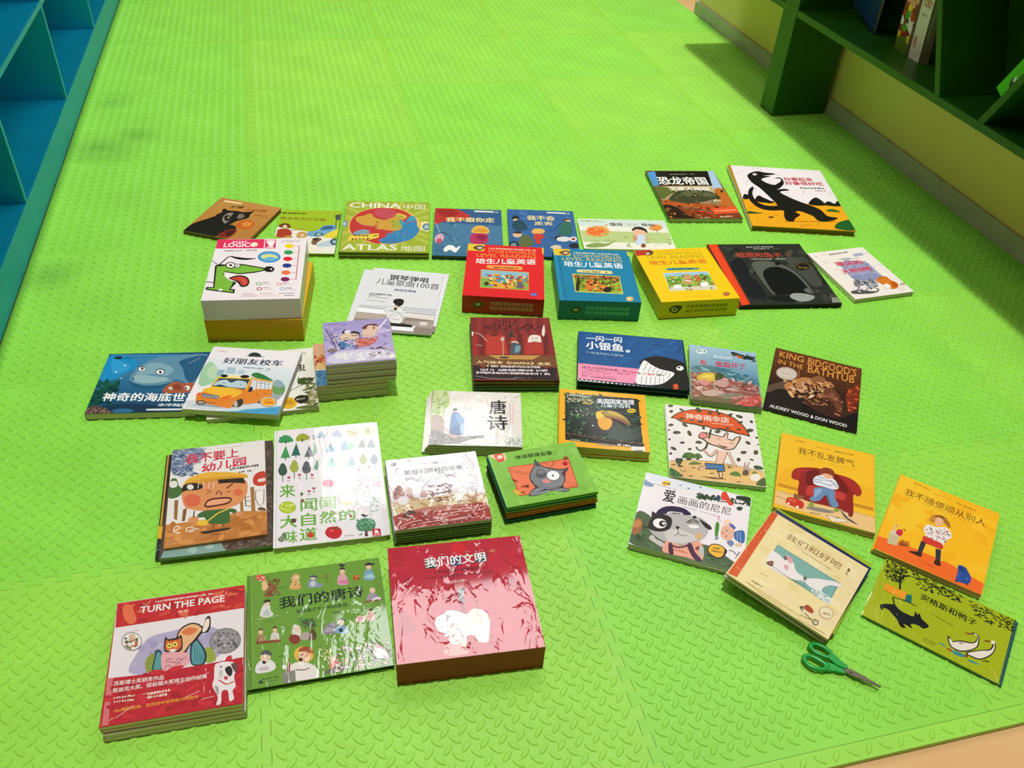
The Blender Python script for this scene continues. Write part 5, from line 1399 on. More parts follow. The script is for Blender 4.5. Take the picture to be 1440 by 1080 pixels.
book('picture_book', 'white picture book with a red umbrella and falling dark leaves', 'book', 'red umbrella picture books', place(0.8506, 1.2537, 0.00637, -19.62), 0.208, 0.2429, 0.00622, 'soft', '#efe9ea', '#c8c4c0', '#ccd0a8', [
 ('P','#efe9ea',[4,999,993,998,999,5,1,1]),
 ('P','#e8bc7a',[7,199,216,240,509,255,749,227,995,189,999,5,1,1]),
 ('C','#2a2018',103,[7,199,216,242,509,255,749,233,995,189]),
 ('S','#241c18',[48,801,136,891,264,950,423,982,579,971,730,927,833,840,892,742,913,653,842,663,782,667,723,683,652,686,593,700,512,698,453,724,381,719,331,734,270,738,199,744,139,769,99,795]),
 ('S','#e0491c',[75,812,146,883,264,939,422,968,577,957,723,912,822,829,881,733,898,671,844,679,789,684,726,709,655,713,596,731,513,714,455,746,383,741,333,756,272,757,200,761,145,784,110,806]),
 ('E','#23261f',[57,981,30,4,-1,-20]),
 ('E','#454b3e',[57,981,18,3,0,-10]),
 ('E','#23261f',[61,898,22,13,5,-20]),
 ('E','#23261f',[180,938,26,-13,-6,-16]),
 ('E','#454b3e',[180,938,15,-8,-3,-8]),
 ('E','#23261f',[372,961,25,-27,-17,-26]),
 ('E','#454b3e',[372,961,15,-16,-8,-13]),
 ('E','#23261f',[732,943,25,12,2,-18]),
 ('E','#23261f',[829,929,38,-12,-8,-22]),
 ('E','#454b3e',[829,929,23,-7,-4,-11]),
 ('E','#23261f',[958,870,14,-12,-10,-17]),
 ('E','#23261f',[48,697,29,10,2,-19]),
 ('E','#454b3e',[48,697,17,6,1,-10]),
 ('E','#23261f',[203,718,29,-18,-9,-20]),
 ('E','#454b3e',[203,718,17,-11,-5,-10]),
 ('E','#23261f',[21,621,14,2,0,-10]),
 ('E','#23261f',[107,598,43,6,-1,-23]),
 ('E','#454b3e',[107,598,26,4,-1,-12]),
 ('E','#23261f',[246,606,15,-36,-19,-16]),
 ('E','#454b3e',[246,606,9,-22,-9,-8]),
 ('E','#23261f',[21,492,13,2,-1,-15]),
 ('E','#23261f',[159,464,28,7,0,-16]),
 ('E','#454b3e',[159,464,17,4,0,-8]),
 ('E','#23261f',[338,494,36,1,-3,-22]),
 ('E','#454b3e',[338,494,22,1,-2,-11]),
 ('E','#23261f',[59,371,30,-14,-8,-19]),
 ('E','#454b3e',[59,371,18,-8,-4,-10]),
 ('E','#23261f',[234,387,22,8,1,-16]),
 ('E','#23261f',[24,299,17,8,3,-15]),
 ('E','#23261f',[408,701,17,-6,-7,-19]),
 ('E','#23261f',[562,674,35,9,-1,-23]),
 ('E','#454b3e',[562,674,21,5,0,-12]),
 ('E','#23261f',[829,843,32,11,0,-17]),
 ('E','#454b3e',[829,843,19,7,0,-9]),
 ('E','#23261f',[921,739,44,11,-2,-26]),
 ('E','#454b3e',[921,739,26,7,-1,-13]),
 ('E','#23261f',[986,646,17,-4,-5,-14]),
 ('E','#23261f',[879,560,26,-15,-11,-20]),
 ('E','#454b3e',[879,560,16,-9,-5,-10]),
 ('E','#23261f',[814,421,34,8,-1,-22]),
 ('E','#454b3e',[814,421,21,5,-1,-11]),
 ('E','#23261f',[948,439,26,4,-5,-33]),
 ('E','#454b3e',[948,439,16,2,-2,-16]),
 ('E','#23261f',[748,317,22,3,-3,-27]),
 ('E','#23261f',[889,333,23,-8,-5,-12]),
 ('E','#454b3e',[889,333,14,-5,-2,-6]),
 ('E','#23261f',[988,552,12,2,-1,-10]),
 ('E','#23261f',[501,935,28,-10,-7,-19]),
 ('E','#454b3e',[501,935,17,-6,-3,-9]),
 ('E','#23261f',[598,935,19,3,-2,-19]),
 ('E','#23261f',[174,805,33,5,-1,-20]),
 ('E','#454b3e',[174,805,20,3,-1,-10]),
 ('E','#23261f',[287,802,23,3,-1,-12]),
 ('E','#23261f',[382,794,31,8,0,-20]),
 ('E','#454b3e',[382,794,19,5,0,-10]),
 ('E','#23261f',[673,736,27,7,-1,-16]),
 ('E','#454b3e',[673,736,16,4,0,-8]),
 ('E','#23261f',[801,738,27,4,-2,-13]),
 ('E','#454b3e',[801,738,16,2,-1,-7]),
 ('E','#23261f',[585,982,13,2,-2,-22]),
 ('T','神奇雨伞店','#f6e4d8',1,[219,812,488,1,0,84]),
 ('D','#f0c8b0',18,[504,780,251,4,0,15]),
 ('L','#241e1c',434,[491,699,411,419]),
 ('C','#241e1c',424,[431,479,402,424,354,381,316,400,308,430]),
 ('S','#2a2018',[340,587,375,637,421,646,466,639,565,618,610,615,640,661,672,678,676,640,661,593,716,581,746,617,804,642,807,606,765,524,717,455,655,428,586,437,529,461,490,468,433,491,386,536,347,550]),
 ('S','#f0c4b4',[356,589,384,625,423,631,474,622,563,604,619,604,649,652,668,660,654,585,718,566,755,609,792,622,755,529,710,466,656,444,588,452,531,477,492,484,439,511,398,550,358,560]),
 ('E','#2a2018',[393,594,51,7,-4,-47]),
 ('E','#e8848a',[393,594,43,6,-3,-38]),
 ('L','#241e1c',477,[488,686,453,558]),
 ('C','#2a2018',128,[539,563,561,579,578,556]),
 ('C','#2a2018',128,[675,522,697,540,714,515]),
 ('S','#2a1814',[544,494,581,480,649,471,618,454,569,466]),
 ('P','#f0c4b4',[534,411,653,415,574,228,497,229]),
 ('L','#2a2018',126,[535,399,498,242]),
 ('L','#2a2018',126,[636,394,573,234]),
 ('C','#2a2018',675,[535,418,479,348,447,326,411,364,385,397]),
 ('C','#f0c4b4',422,[537,418,479,351,450,332,412,366,383,397]),
 ('C','#2a2018',717,[647,408,678,290,704,215]),
 ('C','#f0c4b4',464,[647,408,678,290,702,219]),
 ('P','#241c18',[380,226,585,235,589,141,496,117,504,153,382,140]),
 ('P','#2470b0',[391,213,576,221,578,151,509,134,512,166,393,154]),
 ('C','#2a2018',617,[390,173,336,160,309,121]),
 ('C','#f0c4b4',370,[390,173,338,158,316,128]),
 ('P','#2a2018',[510,119,559,129,554,46,517,46]),
 ('P','#f0c4b4',[523,120,550,126,545,57,526,57]),
 ('P','#2a2018',[308,45,451,49,603,44,449,29]),
 ('S','#3d7034',[153,292,183,333,243,343,281,327,321,345,354,319,346,281,158,258]),
 ('K',['#2a4a24'],10,292,[162,318,351,343,347,294,159,268],1.5,3),
 ('P','#241e1c',[183,262,237,269,245,241,196,234]),
 ('P','#241e1c',[302,281,326,285,324,257,290,252]),
 ('S','#5a7034',[212,179,244,219,293,226,344,203]),
 ('S','#4f7a3a',[629,105,672,152,720,153,748,100]),
 ('S','#3f6a34',[2,103,52,98,143,17,1,10]),
 ('S','#3a4a38',[69,232,109,249,153,243,113,154,93,145]),
 ('S','#4a3a2a',[88,133,114,160,151,141]),
 ('L','#3a5a34',204,[110,106,147,76,178,103]),
 ('S','#b89a94',[770,124,785,208,804,283,820,291,823,237,850,301,862,290,839,216,866,202,818,130]),
 ('S','#5a3a34',[765,123,787,185,830,185,823,125]),
 ('S','#2f4a2a',[897,247,928,266,985,253,989,218,911,213]),
 ('S','#3f5a2f',[893,13,930,76,999,114,998,16]),
 ('E','#f2e8e0',[897,106,56,8,-6,-47]),
 ('C','#2a2018',103,[599,183,613,227,652,232,671,181]),
 ('E','#6a5a3a',[638,203,18,2,-2,-17]),
 ('S','#6a7a3a',[865,154,898,186,928,163]),
 ('E','#6a4a22',[46,157,25,3,0,-7]),
 ('E','#6a4a22',[257,144,25,3,-1,-7]),
 ('E','#6a4a22',[446,98,25,3,-1,-7]),
 ('E','#6a4a22',[221,37,25,3,0,-7]),
 ('E','#6a4a22',[715,26,25,3,-1,-7])], 'film', (0, 0, 0, 0))
book('picture_book', 'book lying directly under the red umbrella book', 'book', 'red umbrella picture books', place(0.8501, 1.254, 0.0, -19.18), 0.208, 0.2429, 0.00622, 'soft', '#efe9ea', '#c8c4c0', '#ccd0a8', None, 'film', (0, 0, 0, 0))
book('picture_book', 'green picture book with a one-eyed grey cat, on top of its stack', 'book', 'thin hardbacks in the grey cat stack', place(0.4311, 1.203, 0.03925, 2.25), 0.1947, 0.1528, 0.0077, 'hard', '#84c04a', '#1f7a70', '#3a7a3a', [
 ('P','#84c04a',[7,999,991,984,999,1,5,2]),
 ('L','#a4d86a',119,[19,996,11,9]),
 ('P','#f0d8b0',[6,999,193,993,183,852,106,837]),
 ('K',['#8acc4a','#90c85a','#7cb844'],20,1393,[30,973,977,952,982,13,29,20],1.8,2),
 ('S','#e86a4a',[75,989,161,993,167,876,136,829,86,843,70,914]),
 ('S','#f6e0d0',[91,914,116,958,149,962,155,918,120,900]),
 ('D','#8a2a1a',4,[88,842,66,0,0,25]),
 ('T','体谅获得友爱','#1e2a12',1,[285,832,419,-21,0,81]),
 ('D','#6aa03a',12,[709,810,150,-11,0,9]),
 ('P','#b8402a',[163,712,857,690,817,136,171,158]),
 ('P','#ec7c54',[171,700,845,675,809,153,182,172]),
 ('L','#6a2a1a',79,[178,685,360,521]),
 ('L','#6a2a1a',78,[171,632,348,515]),
 ('L','#6a2a1a',80,[553,706,631,590]),
 ('L','#6a2a1a',80,[693,666,641,587]),
 ('L','#6a2a1a',78,[820,186,714,262]),
 ('L','#6a2a1a',78,[808,162,694,187]),
 ('C','#5a5a3a',119,[631,590,664,655,688,686]),
 ('E','#8a4a20',[823,700,30,-9,-10,-39]),
 ('E','#b81e2a',[790,603,30,-9,-11,-42]),
 ('L','#5a4a2a',81,[850,706,915,731]),
 ('L','#5a4a2a',80,[816,601,871,610]),
 ('S','#3a3a40',[482,784,509,701,551,613,616,572,671,537,722,511,809,515,748,425,709,290,660,197,705,131,703,104,639,97,539,153,429,125,304,118,266,147,320,227,366,267,347,380,354,486,410,599,449,662]),
 ('S','#85868c',[480,747,503,674,546,592,610,551,665,514,716,486,788,497,731,421,697,294,650,218,591,191,507,189,433,225,387,287,363,384,366,483,418,587,456,650]),
 ('S','#96979d',[451,550,503,590,562,572,551,483,489,447,444,478]),
 ('S','#85868c',[282,151,328,216,386,243,451,215,377,166,308,134]),
 ('S','#8d8e94',[308,134,441,174,523,170,473,138,389,128]),
 ('S','#85868c',[522,167,627,171,699,129,689,109,614,119]),
 ('S','#5a5b62',[435,517,479,578,531,572,545,503,535,442,478,404,433,435]),
 ('S','#7c7d84',[443,519,484,562,524,556,533,498,497,481,459,496]),
 ('E','#2a2a30',[606,421,70,-30,-28,-93]),
 ('E','#f0f4f4',[606,421,65,-28,-26,-85]),
 ('E','#1a1a1a',[603,418,10,-3,-4,-17]),
 ('C','#4a4a50',97,[393,312,458,239,533,208,619,218]),
 ('S','#e08a8e',[468,362,508,377,543,349,554,309,514,298,474,324]),
 ('S','#5a3a40',[703,438,766,494,795,501,738,428,714,380]),
 ('S','#4a4a52',[480,747,495,686,514,633,474,645]),
 ('K',['#4a4a50'],26,138,[392,567,468,362,454,223,362,357],1,4),
 ('S','#c8a02a',[124,285,161,292,178,234,224,212,186,179,139,193]),
 ('S','#e0b84a',[134,265,175,262,180,198,142,210]),
 ('S','#8a3a1a',[155,490,198,451,219,408,172,431]),
 ('S','#a8501e',[219,319,265,341,307,320,263,288]),
 ('E','#6a2a10',[293,306,17,-5,-6,-25]),
 ('S','#7a3a1a',[196,220,238,225,235,191]),
 ('L','#3a3a1a',78,[111,503,141,476]),
 ('D','#5a9a34',10,[440,86,112,-7,0,26])], 'gloss', (0, 0, 0, 0))
book('picture_book', 'teal thin hardback, second from the top under the grey cat book', 'book', 'thin hardbacks in the grey cat stack', place(0.43, 1.2041, 0.0314, 2.37), 0.1947, 0.1528, 0.0077, 'hard', '#2a8a7a', '#2a8a7a', '#4a8a5a', None, 'gloss', (0, 0, 0, 0))
book('picture_book', 'olive thin hardback, third from the top under the grey cat book', 'book', 'thin hardbacks in the grey cat stack', place(0.4309, 1.2036, 0.02355, 1.81), 0.1947, 0.1528, 0.0077, 'hard', '#a89a2a', '#8a7a2a', '#8a8a3a', None, 'gloss', (0, 0, 0, 0))
book('picture_book', 'orange thin hardback, fourth from the top under the grey cat book', 'book', 'thin hardbacks in the grey cat stack', place(0.4325, 1.2018, 0.0157, 2.41), 0.1947, 0.1528, 0.0077, 'hard', '#c8782a', '#8a5a2a', '#a06a2a', None, 'gloss', (0, 0, 0, 0))
book('picture_book', 'brown thin hardback, fifth from the top under the grey cat book', 'book', 'thin hardbacks in the grey cat stack', place(0.4307, 1.2042, 0.00785, 2.05), 0.1947, 0.1528, 0.0077, 'hard', '#5a3a2a', '#5a4a2a', '#3a4a2a', None, 'gloss', (0, 0, 0, 0))
book('picture_book', 'dark teal thin hardback at the bottom of the grey cat stack', 'book', 'thin hardbacks in the grey cat stack', place(0.4314, 1.2017, 0.0, 1.84), 0.1947, 0.1528, 0.0077, 'hard', '#1f6a5a', '#1f5a50', '#2a5a4a', None, 'gloss', (0, 0, 0, 0))
book('picture_book', 'white picture book with red desert hills, on top of its stack', 'book', 'books in the red desert hills stack', place(0.2104, 1.2032, 0.03596, -2.1), 0.1908, 0.1951, 0.00704, 'hard', '#d8ccd4', '#c8b8b8', '#4a4a34', [  # page colours in this stack hold the shade on their edges
 ('P','#ece6ee',[5,994,999,999,999,1,15,1]),
 ('K',['#f4eef4','#e4dce8','#e8e2e6'],40,1484,[12,993,994,993,999,378,8,443],1.8,2),
 ('T','敦煌石窟神奇故事','#6a6468',1,[180,746,640,-3,0,76]),
 ('D','#b8aeb8',9,[329,883,325,-6,0,19]),
 ('D','#a8a0a4',22,[403,672,311,4,0,12]),
 ('D','#8a8488',4,[486,637,56,4,0,15]),
 ('S','#8a8c94',[50,924,70,953,102,948,104,908,70,898]),
 ('L','#b0acb8',84,[88,857,133,865]),
 ('S','#b88a88',[28,426,58,567,94,606,131,593,147,524,144,423]),
 ('S','#c09694',[142,423,169,550,199,575,228,541,230,424]),
 ('S','#c8a0a0',[309,412,331,496,355,515,379,489,379,409]),
 ('K',['#a87874','#d0a8a4'],20,370,[50,597,235,555,229,410,33,425],2.4,2),
 ('P','#dcc49a',[13,385,173,390,387,386,604,396,929,376,999,351,996,207,581,242,24,187]),
 ('K',['#c8a070','#e8d4b4','#b88a5a','#efe4d4'],70,606,[26,412,999,351,996,207,26,201],2.4,4),
 ('S','#f0eaec',[67,391,104,443,168,441,183,388,156,335,92,331]),
 ('S','#f0e8e0',[706,484,766,520,805,484,771,415,696,426]),
 ('S','#efe4d0',[632,436,713,395,783,355,784,297,655,302]),
 ('L','#6a4a48',207,[410,558,476,563,517,542,620,571]),
 ('L','#8a5a58',290,[515,528,618,557,652,492]),
 ('L','#7a5048',246,[414,432,524,438,645,449]),
 ('L','#a85a50',244,[427,365,536,371,621,365]),
 ('L','#b8685c',284,[444,334,595,333]),
 ('K',['#8a6a5a','#c89a7a','#6a5a50'],40,373,[411,573,672,549,655,302,379,330],2.6,6),
 ('S','#c89a88',[803,344,860,358,896,404,917,400,913,350,930,318,861,299]),
 ('D','#5a5450',2,[685,286,49,4,0,28]),
 ('P','#a8443e',[4,191,262,248,581,242,863,249,969,233,999,161,999,1,15,1]),
 ('S','#c0786a',[186,232,370,260,647,253,851,243,684,212,363,205]),
 ('S','#5a4238',[87,137,133,226,198,244,236,203,186,135,121,118]),
 ('C','#e4b4b0',215,[38,22,169,83,412,100,668,116]),  # pale streaks: partly film glare drawn into the print colour
 ('C','#e4b4b0',215,[47,8,259,55,554,65]),
 ('C','#e4b4b0',215,[128,1,443,27,745,63]),
 ('C','#e4b4b0',217,[338,16,660,62,856,87]),
 ('C','#e4b4b0',217,[460,1,719,39,882,55]),
 ('C','#e4b4b0',221,[425,195,637,191,807,179]),
 ('C','#e4b4b0',220,[502,142,696,154,823,148]),
 ('C','#e4b4b0',223,[897,137,956,163,986,180]),
 ('C','#e4b4b0',224,[928,189,986,209]),
 ('K',['#c85a54','#8a2a28','#e0a8a4'],50,595,[45,184,981,181,991,11,48,21],3.5,8),
 ('D','#7a2a2a',22,[338,23,388,-5,0,24])], 'wrap', (0, 0, 0, 0))
book('picture_book', 'second dark edged book from the top under the red desert hills book', 'book', 'books in the red desert hills stack', place(0.2103, 1.2039, 0.02877, -1.92), 0.1908, 0.1951, 0.00704, 'hard', '#4a4a3a', '#a8a49a', '#6a6a44', None, 'wrap', (0, 0, 0, 0))
book('picture_book', 'third dark edged book from the top under the red desert hills book', 'book', 'books in the red desert hills stack', place(0.2088, 1.2029, 0.02158, -1.98), 0.1908, 0.1951, 0.00704, 'hard', '#3a4430', '#a8a49a', '#4a5234', None, 'wrap', (0, 0, 0, 0))
book('picture_book', 'fourth dark edged book from the top under the red desert hills book', 'book', 'books in the red desert hills stack', place(0.2103, 1.2033, 0.01438, -1.87), 0.1908, 0.1951, 0.00704, 'hard', '#4a5038', '#a8a49a', '#7a7448', None, 'wrap', (0, 0, 0, 0))
book('picture_book', 'fifth dark edged book from the top under the red desert hills book', 'book', 'books in the red desert hills stack', place(0.2096, 1.2027, 0.00719, -1.77), 0.1908, 0.1951, 0.00704, 'hard', '#3a4030', '#a8a49a', '#4a5030', None, 'wrap', (0, 0, 0, 0))
book('picture_book', 'bottom dark edged book of the red desert hills stack', 'book', 'books in the red desert hills stack', place(0.2096, 1.2038, -0.0, -2.29), 0.1908, 0.1951, 0.00704, 'hard', '#3a442c', '#a8a49a', '#3a4428', None, 'wrap', (0, 0, 0, 0))
book('picture_book', 'large white board book with rows of trees and green lettering', 'book', 'picture books laid out on the green mat', place(0.0, 1.2984, 0.0, -2.37), 0.2235, 0.3351, 0.01357, 'board', '#efe9ee', '#efe9ee', '#b0b88a', [
 ('P','#efe9ee',[1,999,999,996,999,1,7,1]),
 ('L','#d4ccd4',139,[22,992,25,2]),
 ('S','#3d9a5a',[40,887,57,932,108,952,167,915,176,884,108,878]),
 ('L','#2a2018',247,[108,902,108,868]),
 ('K',['#2f8a4a'],12,331,[51,945,173,933,173,878,51,886],2,1),
 ('S','#a0a832',[201,887,222,935,272,952,327,921,336,893,270,881]),
 ('L','#2a2018',249,[267,900,264,869]),
 ('T','2','#3a3468',1,[360,885,27,0,0,40]),
 ('L','#3a2a24',188,[103,736,103,713]),
 ('P','#3f9a54',[58,738,149,733,107,851]),
 ('L','#3a2a24',189,[201,748,201,725]),
 ('P','#2f6a58',[158,750,244,745,207,866]),
 ('L','#3a2a24',189,[321,725,320,701]),
 ('P','#6a6e70',[278,727,364,722,328,830]),
 ('L','#3a2a24',190,[376,755,375,731]),
 ('P','#8ac4a4',[352,755,400,754,383,849]),
 ('L','#4a6a54',184,[80,598,80,525]),
 ('S','#3a5a48',[38,625,49,658,59,680,82,692,103,670,113,646,120,611,101,582,59,584]),
 ('L','#4a6a54',186,[185,616,185,542]),
 ('S','#a4b04a',[143,643,155,676,165,699,189,710,210,689,219,664,226,629,206,600,164,602]),
 ('L','#4a6a54',186,[297,593,295,520]),
 ('S','#5a5e64',[255,620,268,654,278,676,302,688,323,666,331,642,337,607,318,578,275,580]),
 ('S','#6aa88a',[365,621,381,654,391,685,406,681,405,606,382,602]),
 ('S','#a9b8d4',[400,899,423,941,446,958,467,937,486,891,443,889]),
 ('S','#b4bcd8',[548,898,576,939,602,956,625,935,647,888,597,887]),
 ('S','#a8c8dc',[485,759,509,806,532,825,552,802,570,750,527,748]),
 ('S','#a4c4d8',[623,765,646,820,666,843,683,817,696,758,659,754]),
 ('S','#b0dcc4',[681,768,703,809,723,825,740,805,754,761,717,758]),
 ('S','#b0a8a8',[795,771,817,819,836,839,851,816,863,765,828,761]),
 ('S','#a4b4b8',[878,763,902,811,923,831,939,808,951,756,914,753]),
 ('S','#b4dcd4',[488,625,510,677,530,699,548,673,564,617,525,613]),
 ('S','#d8ecd8',[592,624,610,670,626,689,640,667,651,618,621,614]),
 ('S','#b4c8d4',[681,617,704,670,724,692,740,666,753,610,716,606]),
 ('K',['#c8c06a','#d8d08a'],26,337,[701,934,789,938,796,874,702,877],2.5,3),
 ('L','#b8b080',112,[749,916,746,873]),
 ('L','#9aa89a',108,[827,628,822,553]),
 ('S','#b8bc8a',[790,644,808,678,835,705,856,673,864,637,825,605]),
 ('L','#9aa89a',109,[929,619,923,543]),
 ('S','#a0acbc',[892,634,911,668,938,695,959,663,967,627,927,595]),
 ('S','#b8386a',[118,563,128,569,135,562,142,568,151,560,135,544]),
 ('C','#7a4a5a',131,[121,537,135,525,149,535]),
 ('S','#b8386a',[215,576,225,582,232,575,239,581,248,573,231,557]),
 ('C','#7a4a5a',131,[217,550,231,538,245,548]),
 ('S','#b8386a',[332,565,342,571,349,563,356,569,365,562,348,545]),
 ('C','#7a4a5a',132,[334,539,348,526,362,536]),
 ('S','#b8386a',[342,447,352,452,359,445,366,451,375,444,358,428]),
 ('C','#7a4a5a',130,[344,422,357,409,371,419]),
 ('S','#b8386a',[299,427,309,433,315,425,322,431,331,424,315,408]),
 ('C','#7a4a5a',129,[301,402,314,390,328,399]),
 ('S','#d8a0b4',[762,568,772,574,779,567,787,573,796,565,777,549]),
 ('C','#c8b0b8',134,[762,542,775,529,791,539]),
 ('S','#d8a0b4',[860,582,870,588,877,580,884,587,893,579,875,562]),
 ('C','#c8b0b8',134,[859,555,872,543,888,553]),
 ('S','#e89ab4',[435,478,460,502,513,501,546,473,521,442,463,446]),
 ('L','#b8c8b8',105,[492,443,489,358]),
 ('K',['#e0b8c4','#d8c4d0','#c8d8d0'],50,373,[750,509,962,488,950,389,752,408],2,6),
 ('L','#a8ccb8',132,[858,409,849,144]),
 ('K',['#a8d4b8','#b8dcc4'],20,364,[870,309,952,312,914,189,856,184],3,4),
 ('K',['#d0c4d8','#c8d4e0'],40,210,[707,424,846,410,830,260,694,274],1,8),
 ('E','#dfe0b0',[906,912,75,-7,-5,-43]),
 ('E','#eef0cc',[906,912,60,-6,-4,-34]),
 ('T','8','#7a8a7a',0,[879,894,38,-1,0,48]),
 ('T','来','#6fae3c',1,[51,392,140,-5,0,108]),
 ('T',',','#5a6a4a',1,[233,384,30,0,0,33]),
 ('E','#a8c02a',[122,307,76,-8,0,-50]),
 ('E','#c0d440',[122,307,65,-7,0,-42]),
 ('K',['#e8f0a0','#98b020'],30,229,[66,348,179,336,178,268,67,280],1,2),
 ('T','闻','#6fae3c',1,[234,263,149,-6,0,105]),
 ('T','闻','#a8cc88',1,[403,263,147,-6,0,100]),
 ('S','#8a2a2a',[236,352,253,361,270,346,252,334]),
 ('S','#e4e0b0',[590,295,638,301,694,279,636,271]),
 ('T','大','#6fae3c',1,[56,144,148,-3,0,101]),
 ('T','自','#6fae3c',1,[237,143,130,-3,0,101]),
 ('T','然','#7cb84a',1,[398,147,145,-3,0,97]),
 ('T','的','#7cb84a',1,[571,152,143,-4,0,87]),
 ('E','#5a4034',[174,194,24,-2,0,-18]),
 ('S','#a83a2a',[655,199,670,198,679,169,664,173]),
 ('T','味','#6fae3c',1,[105,24,99,-1,0,97]),
 ('T','道','#6fae3c',1,[222,31,152,-3,0,98]),
 ('S','#6a7a5a',[41,62,68,89,89,113,106,99,103,61,73,40]),
 ('S','#8a9a78',[54,66,78,92,93,67,73,49]),
 ('E','#d83a2a',[317,70,26,-3,-1,-21]),
 ('S','#c8202a',[441,70,462,107,512,115,562,104,587,70,568,30,517,18,464,38]),
 ('L','#3a5a2a',199,[489,99,534,100,566,87]),
 ('L','#3a5a2a',174,[531,95,546,116]),
 ('E','#e0584a',[499,84,20,-2,-1,-10]),
 ('S','#4f8a64',[711,92,726,131,773,151,829,146,874,121,878,80,841,48,785,49,731,60]),
 ('K',['#3a7450','#6aa880','#86c09a'],40,303,[727,146,878,130,864,51,725,65],1,5),
 ('P','#5a2a2a',[786,54,802,53,808,11,776,11]),
 ('S','#2a2424',[763,185,788,186,809,173,833,184,814,166,791,160,770,172]),
 ('P','#c8203a',[845,61,918,57,919,1,845,2]),
 ('P','#f4e8ea',[869,49,891,48,903,22,863,23]),
 ('D','#f4e8ea',4,[856,7,52,0,0,10]),
 ('D','#8a8488',9,[606,28,83,-3,0,8]),
 ('D','#4a5a4a',3,[725,21,36,1,0,16])], 'film', (0.003, 0.014, 0.014, 0.003))
book('picture_book', 'yellow and black edged book at the bottom under the crying child book', 'book', 'stacked picture books', place(-0.2317, 1.2989, 0.0, -0.83), 0.2, 0.286, 0.00585, 'soft', '#1a1a16', '#1a1a16', '#8a8a6a', [
 ('P','#d8a82a',[13,999,26,999,30,298,11,300]),
 ('P','#f0b81e',[1,297,45,290,49,171,1,185]),
 ('K',['#6a6a6a','#2a2a2a'],10,345,[1,162,27,156,32,53,1,70],1.6,1)], 'wrap', (0, 0, 0, 0))
book('picture_book', 'brown and pale teal book between the crying child book and the bottom book', 'book', 'stacked picture books', place(-0.2172, 1.2949, 0.0062, -1.98), 0.2058, 0.298, 0.00873, 'soft', '#54433a', '#3a342c', '#7a9a84', [
 ('P','#54433a',[1,996,999,999,997,1,5,6]),
 ('P','#86aaa2',[17,5,40,82,306,80,540,70,591,4,200,1]),
 ('S','#a8c4bc',[241,44,284,66,332,50,301,15]),
 ('S','#a8c4bc',[401,58,447,69,478,44,426,33]),
 ('K',['#6a5648','#3f3028','#7a6a5a'],60,493,[564,73,991,81,997,1,591,4],3,4),
 ('K',['#6a584c','#463830'],30,841,[923,997,997,996,997,114,954,119],3,5)], 'film', (0, 0, 0, 0))
